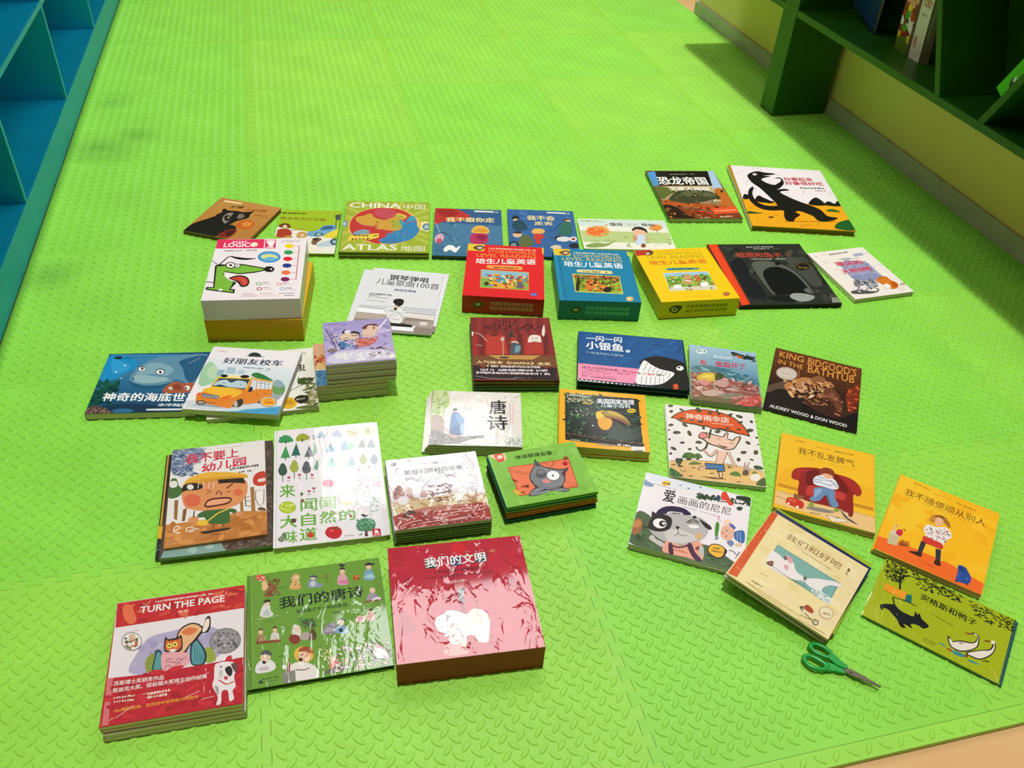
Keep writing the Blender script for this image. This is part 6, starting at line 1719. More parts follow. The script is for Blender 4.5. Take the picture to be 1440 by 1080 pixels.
book('picture_book', 'picture book with a crying child in a yellow hat, on top of its pile', 'book', 'stacked picture books', place(-0.2209, 1.3022, 0.01528, -0.31), 0.1889, 0.2701, 0.00685, 'soft', '#c8823c', '#d8d0c4', '#b89a6a', [
 ('P','#ece6e2',[1,999,999,999,999,1,3,5]),
 ('P','#c8823c',[2,221,440,220,754,256,999,224,999,1,3,5]),
 ('K',['#b8702c','#d8944c','#c07a3a'],50,1488,[3,214,999,210,999,1,14,16],2.6,2),
 ('S','#7a8aa4',[1,989,141,999,312,985,358,896,248,865,227,751,149,690,66,715,1,781]),
 ('K',['#5a6e90','#a8b4c8','#8a9ab4','#3f5478','#c4ccd8'],110,541,[1,997,354,987,258,690,4,723],3,3),
 ('T','我不要上','#d8304e',1,[147,820,572,13,0,106]),
 ('T','幼儿园','#d8304e',1,[325,710,471,26,0,96]),
 ('D','#4a4448',12,[622,698,308,7,0,23]),
 ('D','#4a4448',7,[692,655,160,1,0,20]),
 ('D','#a8a0a0',24,[469,958,286,2,0,6]),
 ('S','#4a7038',[1,598,15,679,68,679,102,598,145,558,122,499,58,474,1,495]),
 ('S','#e8e4dc',[1,653,71,651,78,594,15,595]),
 ('P','#9a6a3a',[66,453,106,454,108,251,75,268]),
 ('P','#8a5a30',[159,348,198,362,187,234,155,232]),
 ('P','#a8763e',[836,488,877,490,887,238,847,237]),
 ('P','#a8763e',[728,366,761,368,768,254,735,252]),
 ('S','#c8402e',[865,569,893,622,949,644,999,629,999,508,946,488,878,511]),
 ('S','#f0d8d0',[920,562,989,567,996,538,926,533]),
 ('P','#f2ece6',[890,440,972,443,972,307,928,286,900,343]),
 ('L','#6a4a3a',157,[888,440,979,445,972,307,928,286,892,351,890,440]),
 ('L','#4a3a30',209,[782,454,788,304,841,291]),
 ('L','#4a3a30',156,[788,392,829,390]),
 ('L','#4a3a30',155,[788,351,835,349]),
 ('S','#6a4a2a',[907,249,941,271,994,244,980,229]),
 ('S','#e0935c',[134,525,154,619,287,644,506,629,754,590,809,520,795,411,728,339,595,303,384,305,198,356,146,442]),
 ('S','#e8b23a',[154,619,205,668,366,705,588,683,782,637,810,597,699,602,479,612,263,591,169,589]),
 ('S','#d89a28',[168,603,261,633,479,640,699,626,796,618,699,602,479,612,263,598]),
 ('S','#2a2018',[133,532,162,604,290,601,353,558,293,531,186,539]),
 ('P','#2a2018',[500,609,768,596,789,536,645,562,508,570]),
 ('E','#e8e4dc',[218,569,35,-5,2,-28]),
 ('L','#f0e0c8',131,[303,614,298,545]),
 ('L','#f0e0c8',131,[357,606,352,538]),
 ('L','#f0e0c8',131,[412,599,406,530]),
 ('L','#f0e0c8',131,[460,593,454,524]),
 ('E','#dc6a48',[246,429,85,-11,4,-67]),
 ('E','#dc6a48',[711,452,46,-6,0,-36]),
 ('L','#2a1c14',235,[591,506,658,553]),
 ('L','#3a2418',182,[388,519,436,496,383,476]),
 ('L','#3a2418',182,[592,472,635,473]),
 ('C','#5a2a1a',207,[485,452,504,490,538,472,532,446]),
 ('S','#5a2418',[368,360,406,415,485,425,620,414,647,376,594,343,488,337,409,335]),
 ('S','#eda87c',[388,368,420,400,499,407,613,397,627,376,567,357,474,354,408,354]),
 ('S','#3f6a30',[307,276,371,307,489,304,648,296,701,263,675,240,629,260,630,169,546,155,415,185,380,241,322,248]),
 ('L','#e8c84a',301,[414,204,504,263,635,305]),
 ('S','#d8925c',[218,249,282,267,322,235,286,196,234,203]),
 ('S','#d8925c',[675,240,728,253,761,222,715,203]),
 ('S','#f0c03a',[311,211,401,212,410,166,319,172]),
 ('S','#3a2a1a',[342,106,418,109,495,111,624,112,625,94,496,86,394,81]),
 ('L','#5a3a20',175,[468,171,469,121]),
 ('L','#5a3a20',175,[559,153,579,119]),
 ('C','#f2e4d4',222,[79,142,88,184,119,193,140,165,97,152,124,123,149,132]),
 ('C','#f2e4d4',222,[207,124,211,161,262,161,283,127,226,122,288,145,328,133]),
 ('L','#2f4a24',253,[272,320,269,255]),
 ('D','#5a3a20',10,[440,56,147,3,0,12]),
 ('L','#e8c8a0',97,[30,50,166,81]),
 ('L','#e8c8a0',97,[19,27,118,38])], 'film', (0, 0, 0, 0))
book('picture_book', 'red and white paperback with an orange cat on an armchair, at the front left', 'book', 'red orange cat paperbacks', place(-0.2765, 0.9218, 0.03038, -0.97), 0.2133, 0.2354, 0.00998, 'soft', '#b81e28', '#a81a22', '#dcd6bc', [
 ('P','#ece4e8',[1,999,999,999,999,4,20,6]),
 ('P','#c8262a',[1,995,999,999,999,786,13,778]),
 ('K',['#d8463a','#b01e22','#e06a4a','#c22a2c'],60,890,[2,987,998,991,999,804,14,793],2.2,2),
 ('S','#e8704a',[47,951,105,962,168,821,125,788,71,851]),
 ('T','TURN THE PAGE','#f4eef0',1,[186,872,658,-3,0,61]),
 ('D','#f0d8d8',26,[297,951,448,-2,0,17]),
 ('D','#f0a890',2,[480,825,89,1,0,22]),
 ('L','#f0c8b0',105,[200,960,226,942,259,974]),
 ('S','#b4aacc',[160,385,218,562,289,654,461,677,601,693,769,651,842,585,836,430,734,372,618,404,397,344]),
 ('K',['#a89ec4','#c0b8d4'],40,857,[168,609,794,620,779,402,203,390],2,3),
 ('S','#8a9a3a',[273,415,278,476,326,506,352,352,295,362]),
 ('S','#9aa83a',[706,478,752,483,790,413,786,369,723,368]),
 ('S','#2a4a54',[328,368,334,479,335,529,382,515,401,368]),
 ('S','#5a9aa0',[339,373,346,477,349,508,378,499,392,376]),
 ('S','#1f3a44',[609,375,597,471,599,535,633,597,655,564,719,450,714,363,667,349]),
 ('S','#5a9aa0',[620,379,609,469,613,533,638,567,703,447,700,372,666,361]),
 ('L','#2f6a74',102,[622,531,640,376]),
 ('L','#2f6a74',101,[645,504,661,372]),
 ('L','#2f6a74',101,[667,477,682,368]),
 ('L','#2f6a74',101,[687,453,700,365]),
 ('S','#2a1c18',[488,633,519,694,588,722,648,705,682,679,705,750,735,752,742,669,723,619,676,613,633,555,588,524,568,476,523,472,484,529]),
 ('S','#eab88a',[498,628,526,682,589,709,644,692,674,654,653,617,615,565,582,532,556,489,522,484,495,540]),
 ('S','#e07a44',[522,653,578,683,639,660,617,624,559,620]),
 ('S','#f0e0d0',[687,678,706,732,728,732,730,678,711,634,682,626]),
 ('S','#2a1c18',[397,544,401,634,426,610,490,613,523,626,538,546,527,496,465,484,417,502]),
 ('S','#d86a34',[407,542,411,606,431,593,493,595,519,604,527,548,514,509,463,501,423,514]),
 ('E','#e8d85a',[439,552,20,-3,2,-22]),
 ('E','#1a1a14',[439,552,7,-1,1,-9]),
 ('E','#e8d85a',[480,556,20,-3,2,-22]),
 ('E','#1a1a14',[480,556,7,-1,1,-9]),
 ('S','#f0e4d8',[439,518,473,518,497,508,464,494]),
 ('S','#e8a8b0',[401,362,385,483,429,500,522,484,586,460,597,383,553,366,509,349,431,338]),
 ('C','#6a3a44',99,[425,413,434,443,468,437]),
 ('C','#6a3a44',100,[493,414,514,435,538,418]),
 ('C','#6a3a44',99,[412,360,438,392,485,366,505,393,539,393]),
 ('C','#6a3a44',100,[435,424,505,405,571,438]),
 ('E','#8a8488',[858,523,120,8,23,-110]),
 ('E','#9a9498',[858,523,104,7,20,-94]),
 ('K',['#b4aeb2','#7a7478','#5f5a5e'],50,412,[771,597,949,593,952,436,777,440],1.6,4),
 ('E','#4a3a3a',[151,638,77,-13,9,-79]),
 ('E','#f0eaea',[151,638,72,-12,8,-73]),
 ('K',['#6a5a3a','#5a7a4a','#c86a3a','#d8b090'],36,355,[97,680,196,663,206,571,108,588],1.4,6),
 ('E','#e0b8a0',[149,680,26,-4,2,-21]),
 ('D','#b8a8ac',8,[86,721,109,1,0,7]),
 ('P','#c01c2c',[14,363,285,349,735,353,999,362,999,4,20,6]),
 ('P','#d87078',[9,361,51,359,61,10,20,6]),
 ('K',['#a8141f','#cf2a36','#b81a28'],60,1069,[20,362,999,351,999,12,65,20],2.6,7),
 ('T','苏斯博士奖获奖作品','#f2dede',1,[63,294,356,-12,0,36]),
 ('T','凯迪克大奖、纽伯瑞大奖得主创作经典','#f2dede',1,[62,242,672,-5,0,35]),
 ('D','#f0d0c8',8,[74,193,157,-4,0,16]),
 ('D','#f0d0c8',8,[78,164,151,-9,0,16]),
 ('D','#f0e0d0',8,[313,180,163,6,0,19]),
 ('D','#f0e0d0',8,[316,154,158,0,0,19]),
 ('T','Get精彩故事，在阅读中培养能力的绘本','#f0a030',1,[89,91,591,3,0,27]),
 ('L','#f0c8c0',96,[279,192,311,198]),
 ('L','#f0c8c0',94,[103,46,222,121]),
 ('L','#f0c8c0',96,[304,158,335,176]),
 ('L','#f0c8c0',97,[518,226,627,255]),
 ('L','#f0c8c0',96,[591,119,689,149]),
 ('L','#f0c8c0',98,[650,251,749,283]),
 ('L','#f0c8c0',96,[703,82,791,90]),
 ('L','#f0c8c0',93,[63,37,92,54]),
 ('S','#efe6e8',[787,325,815,345,873,345,931,325,949,272,933,214,946,139,924,108,936,47,903,35,890,113,846,115,843,28,810,23,819,79,777,169,786,228]),
 ('S','#2a2024',[863,287,897,306,921,265,910,224,887,234]),
 ('S','#c8405a',[862,232,888,219,882,199,860,209]),
 ('S','#6a4a44',[908,323,954,311,949,248,930,263]),
 ('L','#c02030',197,[820,209,878,163,934,177]),
 ('S','#d0c8cc',[829,293,852,265,842,218,819,246]),
 ('E','#2a2024',[834,311,8,-1,0,-7]),
 ('S','#a89aa0',[794,166,822,149,819,91]),
 ('D','#e89a4a',4,[855,165,68,-3,0,10])], 'wrap', (0, 0, 0, 0))
book('picture_book', 'second book from the top in the stack under the red paperback with the orange cat', 'book', 'red orange cat paperbacks', place(-0.2763, 0.9226, 0.02026, -1.37), 0.2133, 0.2354, 0.00998, 'soft', '#c8c0a8', '#a81a22', '#dcd6bc', None, 'wrap', (0, 0, 0, 0))
book('picture_book', 'third book from the top in the stack under the red paperback with the orange cat', 'book', 'red orange cat paperbacks', place(-0.2758, 0.9205, 0.01013, -0.51), 0.2133, 0.2354, 0.00998, 'soft', '#c8c0a8', '#a81a22', '#dcd6bc', None, 'wrap', (0, 0, 0, 0))
book('picture_book', 'bottom book of the stack under the red paperback with the orange cat', 'book', 'red orange cat paperbacks', place(-0.2781, 0.9204, 0.0, -0.81), 0.2133, 0.2354, 0.00998, 'soft', '#c8c0a8', '#a81a22', '#dcd6bc', None, 'wrap', (0, 0, 0, 0))
book('picture_book', 'leaf green hardback with many small robed figures, in the front row', 'book', 'picture books laid out on the green mat', place(-0.0469, 0.96, 0.0, -0.69), 0.243, 0.2363, 0.01191, 'hard', '#5f8c2a', '#5f8c2a', '#3a5228', [
 ('P','#6f9f34',[1,989,999,999,999,3,8,1]),
 ('P','#5f8c2a',[1,989,26,990,39,13,8,1]),
 ('L','#8ab84a',98,[29,990,44,12]),
 ('S','#8a5a34',[123,782,148,848,119,893,149,881,164,937,198,878,238,896,207,837,246,790,187,815,181,771]),
 ('K',['#6a3f22','#7a5a2a','#9a7a4a'],40,344,[110,974,239,949,235,767,118,789],3,2),
 ('S','#d8604a',[61,984,91,999,125,984,135,936,90,938]),
 ('S','#e8c08a',[110,921,139,922,153,860,119,834,109,869]),
 ('K',['#e8a08a','#c83a2a','#f0e0c8'],20,246,[61,999,130,997,139,928,70,942],2,3),
 ('S','#d8a860',[311,823,328,892,335,944,360,955,389,926,382,875,395,813,354,801]),
 ('K',['#e8c890','#8a5a2a','#f0e0c0'],24,247,[325,946,390,933,389,807,316,822],1.6,4),
 ('E','#e8c4a0',[364,918,18,-3,-1,-20]),
 ('S','#8a9aa8',[439,811,457,873,499,892,516,842,555,815,543,790,474,795]),
 ('S','#c8ccd0',[466,852,497,856,499,812,469,811]),
 ('E','#e8d0b8',[486,888,16,-3,-1,-17]),
 ('S','#4a5a64',[454,907,480,916,515,906,519,888,479,896]),
 ('L','#8a4a2a',99,[518,881,609,870]),
 ('L','#7a5a2a',124,[584,882,593,814]),
 ('E','#8a7a3a',[588,895,18,-4,-1,-13]),
 ('S','#e0a4b4',[665,794,672,862,695,888,723,883,739,844,738,780,699,779]),
 ('E','#e8c4a0',[709,912,20,-4,-2,-29]),
 ('S','#2a2420',[690,925,700,952,723,947,729,918,710,934]),
 ('S','#d878a0',[667,806,702,826,742,811,745,784]),
 ('E','#3a2424',[710,973,24,-5,-1,-14]),
 ('P','#b8622a',[783,857,830,854,830,805,783,806]),
 ('K',['#d88a4a','#8a3a1a'],14,200,[786,856,830,850,828,805,785,811],1,2),
 ('S','#7aa8bc',[864,802,873,870,897,897,925,891,940,852,938,788,898,786]),
 ('E','#e8c4a0',[911,921,20,-4,-3,-29]),
 ('S','#2a2420',[892,934,903,961,927,956,932,926,913,943]),
 ('S','#a8ccd8',[870,820,904,847,938,833,945,798]),
 ('P','#2a2420',[885,953,961,948,954,930,883,935]),
 ('T','我们的唐诗','#14281e',1,[230,641,618,-1,0,111]),
 ('T','写给孩子不一样的唐诗','#1f3a1a',1,[351,574,369,-2,0,35]),
 ('D','#2a4a1a',4,[610,522,59,1,0,17]),
 ('E','#c8d8a8',[686,526,11,-2,-1,-12]),
 ('E','#b8d0a0',[719,528,11,-2,-1,-12]),
 ('S','#e4e0d8',[92,607,107,678,127,712,161,699,169,641,188,600,145,584]),
 ('E','#e8ccb0',[144,708,17,-3,0,-25]),
 ('S','#2a2824',[117,720,132,746,166,744,171,726,147,723]),
 ('S','#b8c8c0',[112,615,141,659,165,629,154,594]),
 ('L','#c8d0b0',94,[73,576,223,587]),
 ('S','#a89aa8',[865,604,884,652,916,665,944,640,951,594,907,581]),
 ('E','#e8ccb0',[916,685,22,-4,-3,-26]),
 ('P','#8a4a24',[844,593,981,594,980,579,845,578]),
 ('D','#4a6a24',8,[116,547,66,-1,0,6]),
 ('S','#a88a5a',[68,373,70,425,87,445,109,441,124,411,127,361,95,361]),
 ('E','#e8c4a0',[96,463,16,-3,0,-22]),
 ('S','#5a4a2a',[80,474,87,494,106,490,112,467,96,480]),
 ('S','#d8d4cc',[165,371,168,423,185,443,208,439,222,409,225,359,193,358]),
 ('E','#e8c4a0',[195,462,16,-3,0,-23]),
 ('S','#4a3a2a',[179,472,186,492,205,488,211,466,195,478]),
 ('P','#8a4a2a',[63,383,230,373,233,349,66,360]),
 ('K',['#7a5a34','#c8b490'],14,230,[68,420,227,411,225,353,68,367],1.6,4),
 ('S','#e4dcd4',[312,418,328,463,361,468,378,417,367,372,329,367]),
 ('E','#e8d0b8',[350,434,25,-5,-1,-24]),
 ('S','#e8e4e0',[318,465,343,484,346,453]),
 ('S','#8a3a24',[291,352,306,395,358,379,365,325,327,309]),
 ('S','#b8a4a0',[366,348,382,392,425,395,432,347,403,329]),
 ('S','#5a4a24',[431,335,444,404,473,410,483,336,449,314]),
 ('S','#4a7a3a',[372,490,401,515,450,511,486,479,474,422,436,441]),
 ('K',['#3a5a2a','#6a9a5a','#5a4a2a'],40,284,[373,526,493,503,481,384,379,440],2.4,5),
 ('S','#8a8490',[523,362,551,424,591,447,628,427,642,352,575,348]),
 ('S','#b0a4b0',[538,373,569,415,595,373]),
 ('S','#8ab0c8',[614,358,631,402,666,419,698,389,708,339,660,337]),
 ('E','#e8ccb0',[663,438,25,-5,-2,-29]),
 ('S','#2a2824',[638,452,651,474,684,465,689,439,664,459]),
 ('P','#2a3a44',[642,382,668,383,669,349,644,352]),
 ('S','#e8b8b8',[765,436,788,469,826,461,837,422,792,407]),
 ('S','#e0a8a0',[847,420,861,467,893,485,909,451,894,405]),
 ('E','#e8c8b0',[881,494,16,-3,-2,-20]),
 ('S','#4a3a2a',[868,503,881,519,900,506,894,497]),
 ('S','#e8e4e4',[57,144,67,192,103,223,149,220,189,178,191,133,147,115,75,118]),
 ('E','#e8c8ac',[126,236,35,-7,-1,-42]),
 ('S','#55565a',[94,265,104,291,132,300,164,279,166,245,131,263]),
 ('S','#1e1a1a',[103,207,121,212,130,190,112,188]),
 ('S','#c8c0c0',[75,146,112,166,148,153,138,128]),
 ('D','#2a4a1a',6,[106,58,108,0,0,13]),
 ('D','#3a5a24',12,[115,38,94,-1,0,7]),
 ('S','#3a4a34',[79,47,93,61,109,43,106,31,82,34]),
 ('E','#e8b84a',[388,211,68,-14,-3,-69]),
 ('S','#a8502a',[352,247,372,271,410,275,441,252,453,204,426,215,389,228]),
 ('S','#e0b088',[350,190,356,229,389,237,426,215,428,163,395,153,363,160]),
 ('S','#1e1614',[350,174,364,188,377,174,367,155]),
 ('L','#1e1614',137,[361,217,383,206]),
 ('S','#ece6e0',[235,16,273,84,303,144,358,155,421,131,474,76,479,4,415,1,307,6]),
 ('P','#8a8a80',[237,91,324,95,325,1,235,1]),
 ('L','#5a3a2a',179,[328,94,392,82,420,92]),
 ('S','#8a2a2a',[269,95,280,165,294,157,287,86]),
 ('L','#e8d04a',136,[268,196,271,161]),
 ('S','#f0ece8',[239,146,262,147,265,118,242,117]),
 ('S','#8aa848',[499,194,520,224,557,228,583,189,561,136,514,135]),
 ('K',['#c8d88a','#5a7a2a','#e0e8b0'],40,276,[502,240,585,223,570,135,505,137],1.4,6),
 ('L','#5a5a2a',114,[550,184,540,107]),
 ('S','#d88a78',[556,59,570,135,599,146,624,101,602,61]),
 ('E','#e8c4b0',[589,136,17,-3,-1,-18]),
 ('S','#6a6a5a',[508,30,565,57,659,72,674,35,599,17]),
 ('K',['#e8d8d4','#c8b0a8','#8a8a7a','#f0ecea','#6a7a5a','#d8a0a0'],120,416,[615,240,987,224,990,10,600,28],2.2,9),
 ('S','#e8e4e8',[863,98,880,175,906,193,932,165,970,77,921,64]),
 ('E','#d88a8a',[900,177,19,-4,-2,-20]),
 ('L','#5a5a4a',117,[844,241,982,97]),
 ('L','#5a5a4a',115,[825,151,884,71]),
 ('D','#4a6a24',5,[213,224,46,-4,0,9]),
 ('D','#4a6a24',6,[243,326,65,-11,0,7]),
 ('D','#4a6a24',5,[470,255,42,-13,0,9]),
 ('D','#4a6a24',6,[583,326,57,-3,0,8]),
 ('D','#4a6a24',6,[237,457,57,-2,0,8]),
 ('D','#4a6a24',7,[222,840,64,-6,0,7])], 'wrap', (0, 0, 0, 0))
carton('book_set_box', 'crimson shrink wrapped box set with a pale elephant print', 'box', 'picture books laid out on the green mat', place(0.2072, 0.9238, 0.0, -3.9), 0.2502, 0.2468, 0.05926, '#c01c34', '#8a1a24', '#8a2a1c', [
 ('P','#c01c34',[1,999,990,999,999,11,1,2]),
 ('K',['#b81a30','#c82038','#b01630'],30,2461,[8,993,981,991,986,37,6,24],2,2),
 ('E','#d81a28',[520,926,55,-7,-7,-59]),
 ('P','#2a2a6a',[455,849,539,849,527,772,444,772]),
 ('P','#1f4a54',[638,856,726,856,715,781,628,781]),
 ('P','#1f4a44',[267,851,345,851,339,769,262,771]),
 ('T','我们的文明','#f4f0f0',1,[260,779,453,4,0,92]),
 ('D','#5a0f1e',14,[326,720,331,1,0,21]),
 ('D','#7a1424',34,[247,676,502,1,0,14]),
 ('T','(全5册)','#f0dce0',0,[433,615,112,-2,0,29]),
 ('K',['#c86a4a','#d8805a'],12,250,[753,903,798,902,795,861,751,864],1.2,3),
 ('P','#b8141e',[289,888,317,890,315,879,288,876]),
 ('L','#e0a0a8',109,[294,884,322,886]),
 ('L','#e0a0a8',109,[382,890,410,890]),
 ('L','#e0a0a8',110,[471,890,498,890]),
 ('L','#e0a0a8',110,[568,891,599,893]),
 ('L','#e0a0a8',111,[671,892,696,895]),
 ('S','#efe6e6',[281,280,302,338,346,357,380,384,450,368,508,335,555,373,616,358,651,315,657,252,638,157,618,94,559,102,535,153,485,154,469,74,414,76,364,118,367,189,310,215]),
 ('S','#e4d4c0',[507,323,554,367,602,335,581,263,526,233]),
 ('S','#d8e0e4',[299,302,343,333,356,269,311,227]),
 ('S','#e8dcc8',[364,159,472,132,459,75,378,110]),
 ('C','#8a7a80',103,[341,358,384,333,463,341]),
 ('C','#8a7a80',101,[343,198,386,174,418,188]),
 ('K',['#d8ccd0','#f4ecec','#e0d0c0'],40,562,[323,335,643,329,614,136,343,150],2,6),
 ('S','#9a9a9e',[468,507,480,564,507,567,519,539,502,483,479,473]),
 ('S','#6a5a5e',[474,474,511,475,506,437,476,447]),
 ('L','#3a2a2e',104,[466,455,498,336]),
 ('L','#3a2a2e',104,[482,453,501,374]),
 ('L','#c8b080',104,[568,428,600,248]),
 ('S','#d88a84',[315,84,378,110,472,62,466,16,338,22]),
 ('S','#c8203a',[525,499,542,510,541,458,524,454]),
 ('C','#8a2030',132,[568,546,577,453,595,361])], None, 'wrap')
book('picture_book', 'white picture book with a winking dog in a purple cap', 'book', 'winking dog picture books', place(0.7079, 1.0459, 0.01067, -30.5), 0.2236, 0.2105, 0.00519, 'soft', '#dcdce0', '#e4e0e0', '#c8ccaa', [
 ('P','#eee6ea',[1,999,997,992,999,1,1,22]),
 ('P','#dfe4ee',[1,999,295,999,702,995,624,932,312,880,13,899]),
 ('S','#4f6444',[1,409,116,424,298,237,580,226,729,224,885,127,996,71,999,1,803,1,312,1,1,22]),
 ('K',['#3f5236','#5f7650','#34442c'],70,784,[1,330,374,265,989,41,8,27],2.6,2),
 ('S','#a06a44',[11,130,1,273,25,344,71,316,80,200,49,144]),
 ('S','#c8864a',[1,245,29,323,70,293,47,217]),
 ('C','#6a3a20',91,[20,192,44,231,78,214]),
 ('S','#2a1c44',[181,433,185,512,247,590,346,627,430,620,489,564,400,531,270,498]),
 ('S','#d8d0d8',[271,490,286,534,396,560,405,533,283,479]),
 ('D','#2a1c24',5,[296,495,99,34,0,30]),
 ('S','#b8b4b4',[150,241,154,377,242,479,360,523,481,546,582,553,651,488,660,402,631,303,561,219,450,149,332,134,227,167]),
 ('S','#cfcac8',[294,265,386,329,519,319,575,267,447,169,329,161]),
 ('S','#2c2426',[129,277,142,388,138,479,182,464,263,479,318,454,333,384,318,304,255,250,176,236]),
 ('S','#2c2426',[565,531,607,517,672,481,686,441,657,430,614,459]),
 ('E','#2c2426',[520,542,18,7,2,-20]),
 ('E','#f4f0ee',[228,349,61,7,2,-64]),
 ('E','#1e1818',[252,354,31,12,6,-40]),
 ('E','#f8f4f4',[261,360,14,5,3,-17]),
 ('C','#2c2426',278,[460,447,507,502,564,493]),
 ('C','#2c2426',208,[478,446,530,480,572,470]),
 ('S','#f0ecea',[476,415,524,440,575,437,558,408,510,390]),
 ('S','#241c1c',[370,356,390,372,406,366,396,333,383,335]),
 ('C','#3a3030',115,[394,332,403,276,373,236]),
 ('C','#3a3030',114,[400,297,435,266,488,286]),
 ('S','#d8b084',[549,316,585,359,622,336,604,278,564,278]),
 ('S','#e8a48c',[299,21,312,140,370,148,451,142,523,204,597,247,647,165,643,23,507,14,370,6]),
 ('S','#4a2440',[360,9,339,122,367,139,395,43,395,8]),
 ('S','#4a2440',[498,166,533,201,574,109,641,36,626,1,563,35]),
 ('S','#5a3050',[353,127,434,121,524,191,527,170,437,101,361,108]),
 ('S','#8a3a30',[569,150,604,191,605,135]),
 ('S','#c8c0bc',[163,128,185,180,231,139,295,119,293,62,219,91]),
 ('D','#c84a4a',6,[393,59,128,0,0,22]),
 ('S','#b8c0bc',[605,178,645,178,643,65,620,98]),
 ('S','#2f4a38',[510,824,526,863,568,863,558,811]),
 ('C','#2a3a2c',288,[549,847,632,862,717,846,820,861,922,884,999,961]),
 ('K',['#2f4a38','#46644a','#24362a'],40,529,[514,875,712,901,708,835,523,797],2.2,5),
 ('S','#24352a',[872,978,997,992,999,867,940,922,876,931]),
 ('S','#2f4a38',[877,803,905,838,937,826,910,777]),
 ('S','#d8482e',[725,922,735,983,766,994,798,933,829,880,848,840,813,819,777,869,736,869]),
 ('S','#2a4a6a',[686,859,689,916,715,918,726,866]),
 ('K',['#24352a','#3a5a44'],20,433,[813,939,989,957,995,879,831,850],2.2,7),
 ('T','爱','#2a2030',1,[204,653,112,0,0,176]),
 ('T','画画的尼尼','#2a2030',0,[345,674,491,8,0,107]),
 ('D','#a89aa8',16,[401,640,317,-13,0,14]),
 ('S','#7a94b8',[4,821,8,897,33,873,90,854,86,811,23,803]),
 ('D','#8a8aa0',12,[90,854,226,-8,0,15]),
 ('E','#e8c03a',[206,909,43,16,5,-35]),
 ('D','#3a3020',4,[176,891,67,4,0,23]),
 ('S','#4a5a7a',[327,927,341,940,349,923]),
 ('S','#4a5a7a',[404,911,423,925,428,904]),
 ('S','#26362c',[512,981,534,977,531,959]),
 ('S','#4a8a34',[724,367,714,512,730,563,749,524,750,406,748,332]),
 ('C','#c83a7a',164,[719,620,738,635,732,594,758,581]),
 ('S','#e8b49a',[770,413,776,505,827,554,880,528,898,431,845,353,795,364]),
 ('S','#f0d0bc',[777,550,801,612,853,609,848,546]),
 ('S','#5a6ab0',[831,563,855,579,893,548,881,514]),
 ('S','#3a6aa8',[889,428,893,489,971,525,982,375,913,378]),
 ('L','#a8c8e8',115,[913,489,925,376]),
 ('L','#a8c8e8',115,[937,502,953,376]),
 ('S','#7a84b0',[833,327,864,367,896,343,876,285]),
 ('E','#2a2020',[819,476,6,2,1,-9]),
 ('E','#2a2020',[823,403,6,2,1,-9]),
 ('E','#d86a5a',[788,434,10,4,1,-11]),
 ('S','#e8c0a8',[907,333,953,365,966,326,919,308]),
 ('S','#2a2020',[681,163,689,230,724,268,783,273,826,245,848,211,817,129,771,98,711,118]),
 ('S','#f0b43a',[688,166,695,222,726,257,785,261,823,223,811,141,770,112,717,131]),
 ('D','#4a3a20',5,[726,201,53,10,0,23]),
 ('D','#4a3a20',8,[698,162,124,18,0,20]),
 ('C','#34404a',180,[861,230,895,236,937,202,953,250]),
 ('L','#4a5a64',134,[922,154,946,219]),
 ('S','#8a9aa8',[729,324,733,377,755,363,753,333])], 'gloss', (0, 0, 0, 0))
book('picture_book', 'second book from the top in the stack under the winking dog book', 'book', 'winking dog picture books', place(0.7086, 1.0447, 0.00534, -30.83), 0.2236, 0.2105, 0.00519, 'soft', '#dcdce0', '#e4e0e0', '#c8ccaa', None, 'gloss', (0, 0, 0, 0))
book('picture_book', 'bottom book of the stack under the winking dog book', 'book', 'winking dog picture books', place(0.7076, 1.0466, -0.0, -30.52), 0.2236, 0.2105, 0.00519, 'soft', '#dcdce0', '#e4e0e0', '#c8ccaa', None, 'gloss', (0, 0, 0, 0))
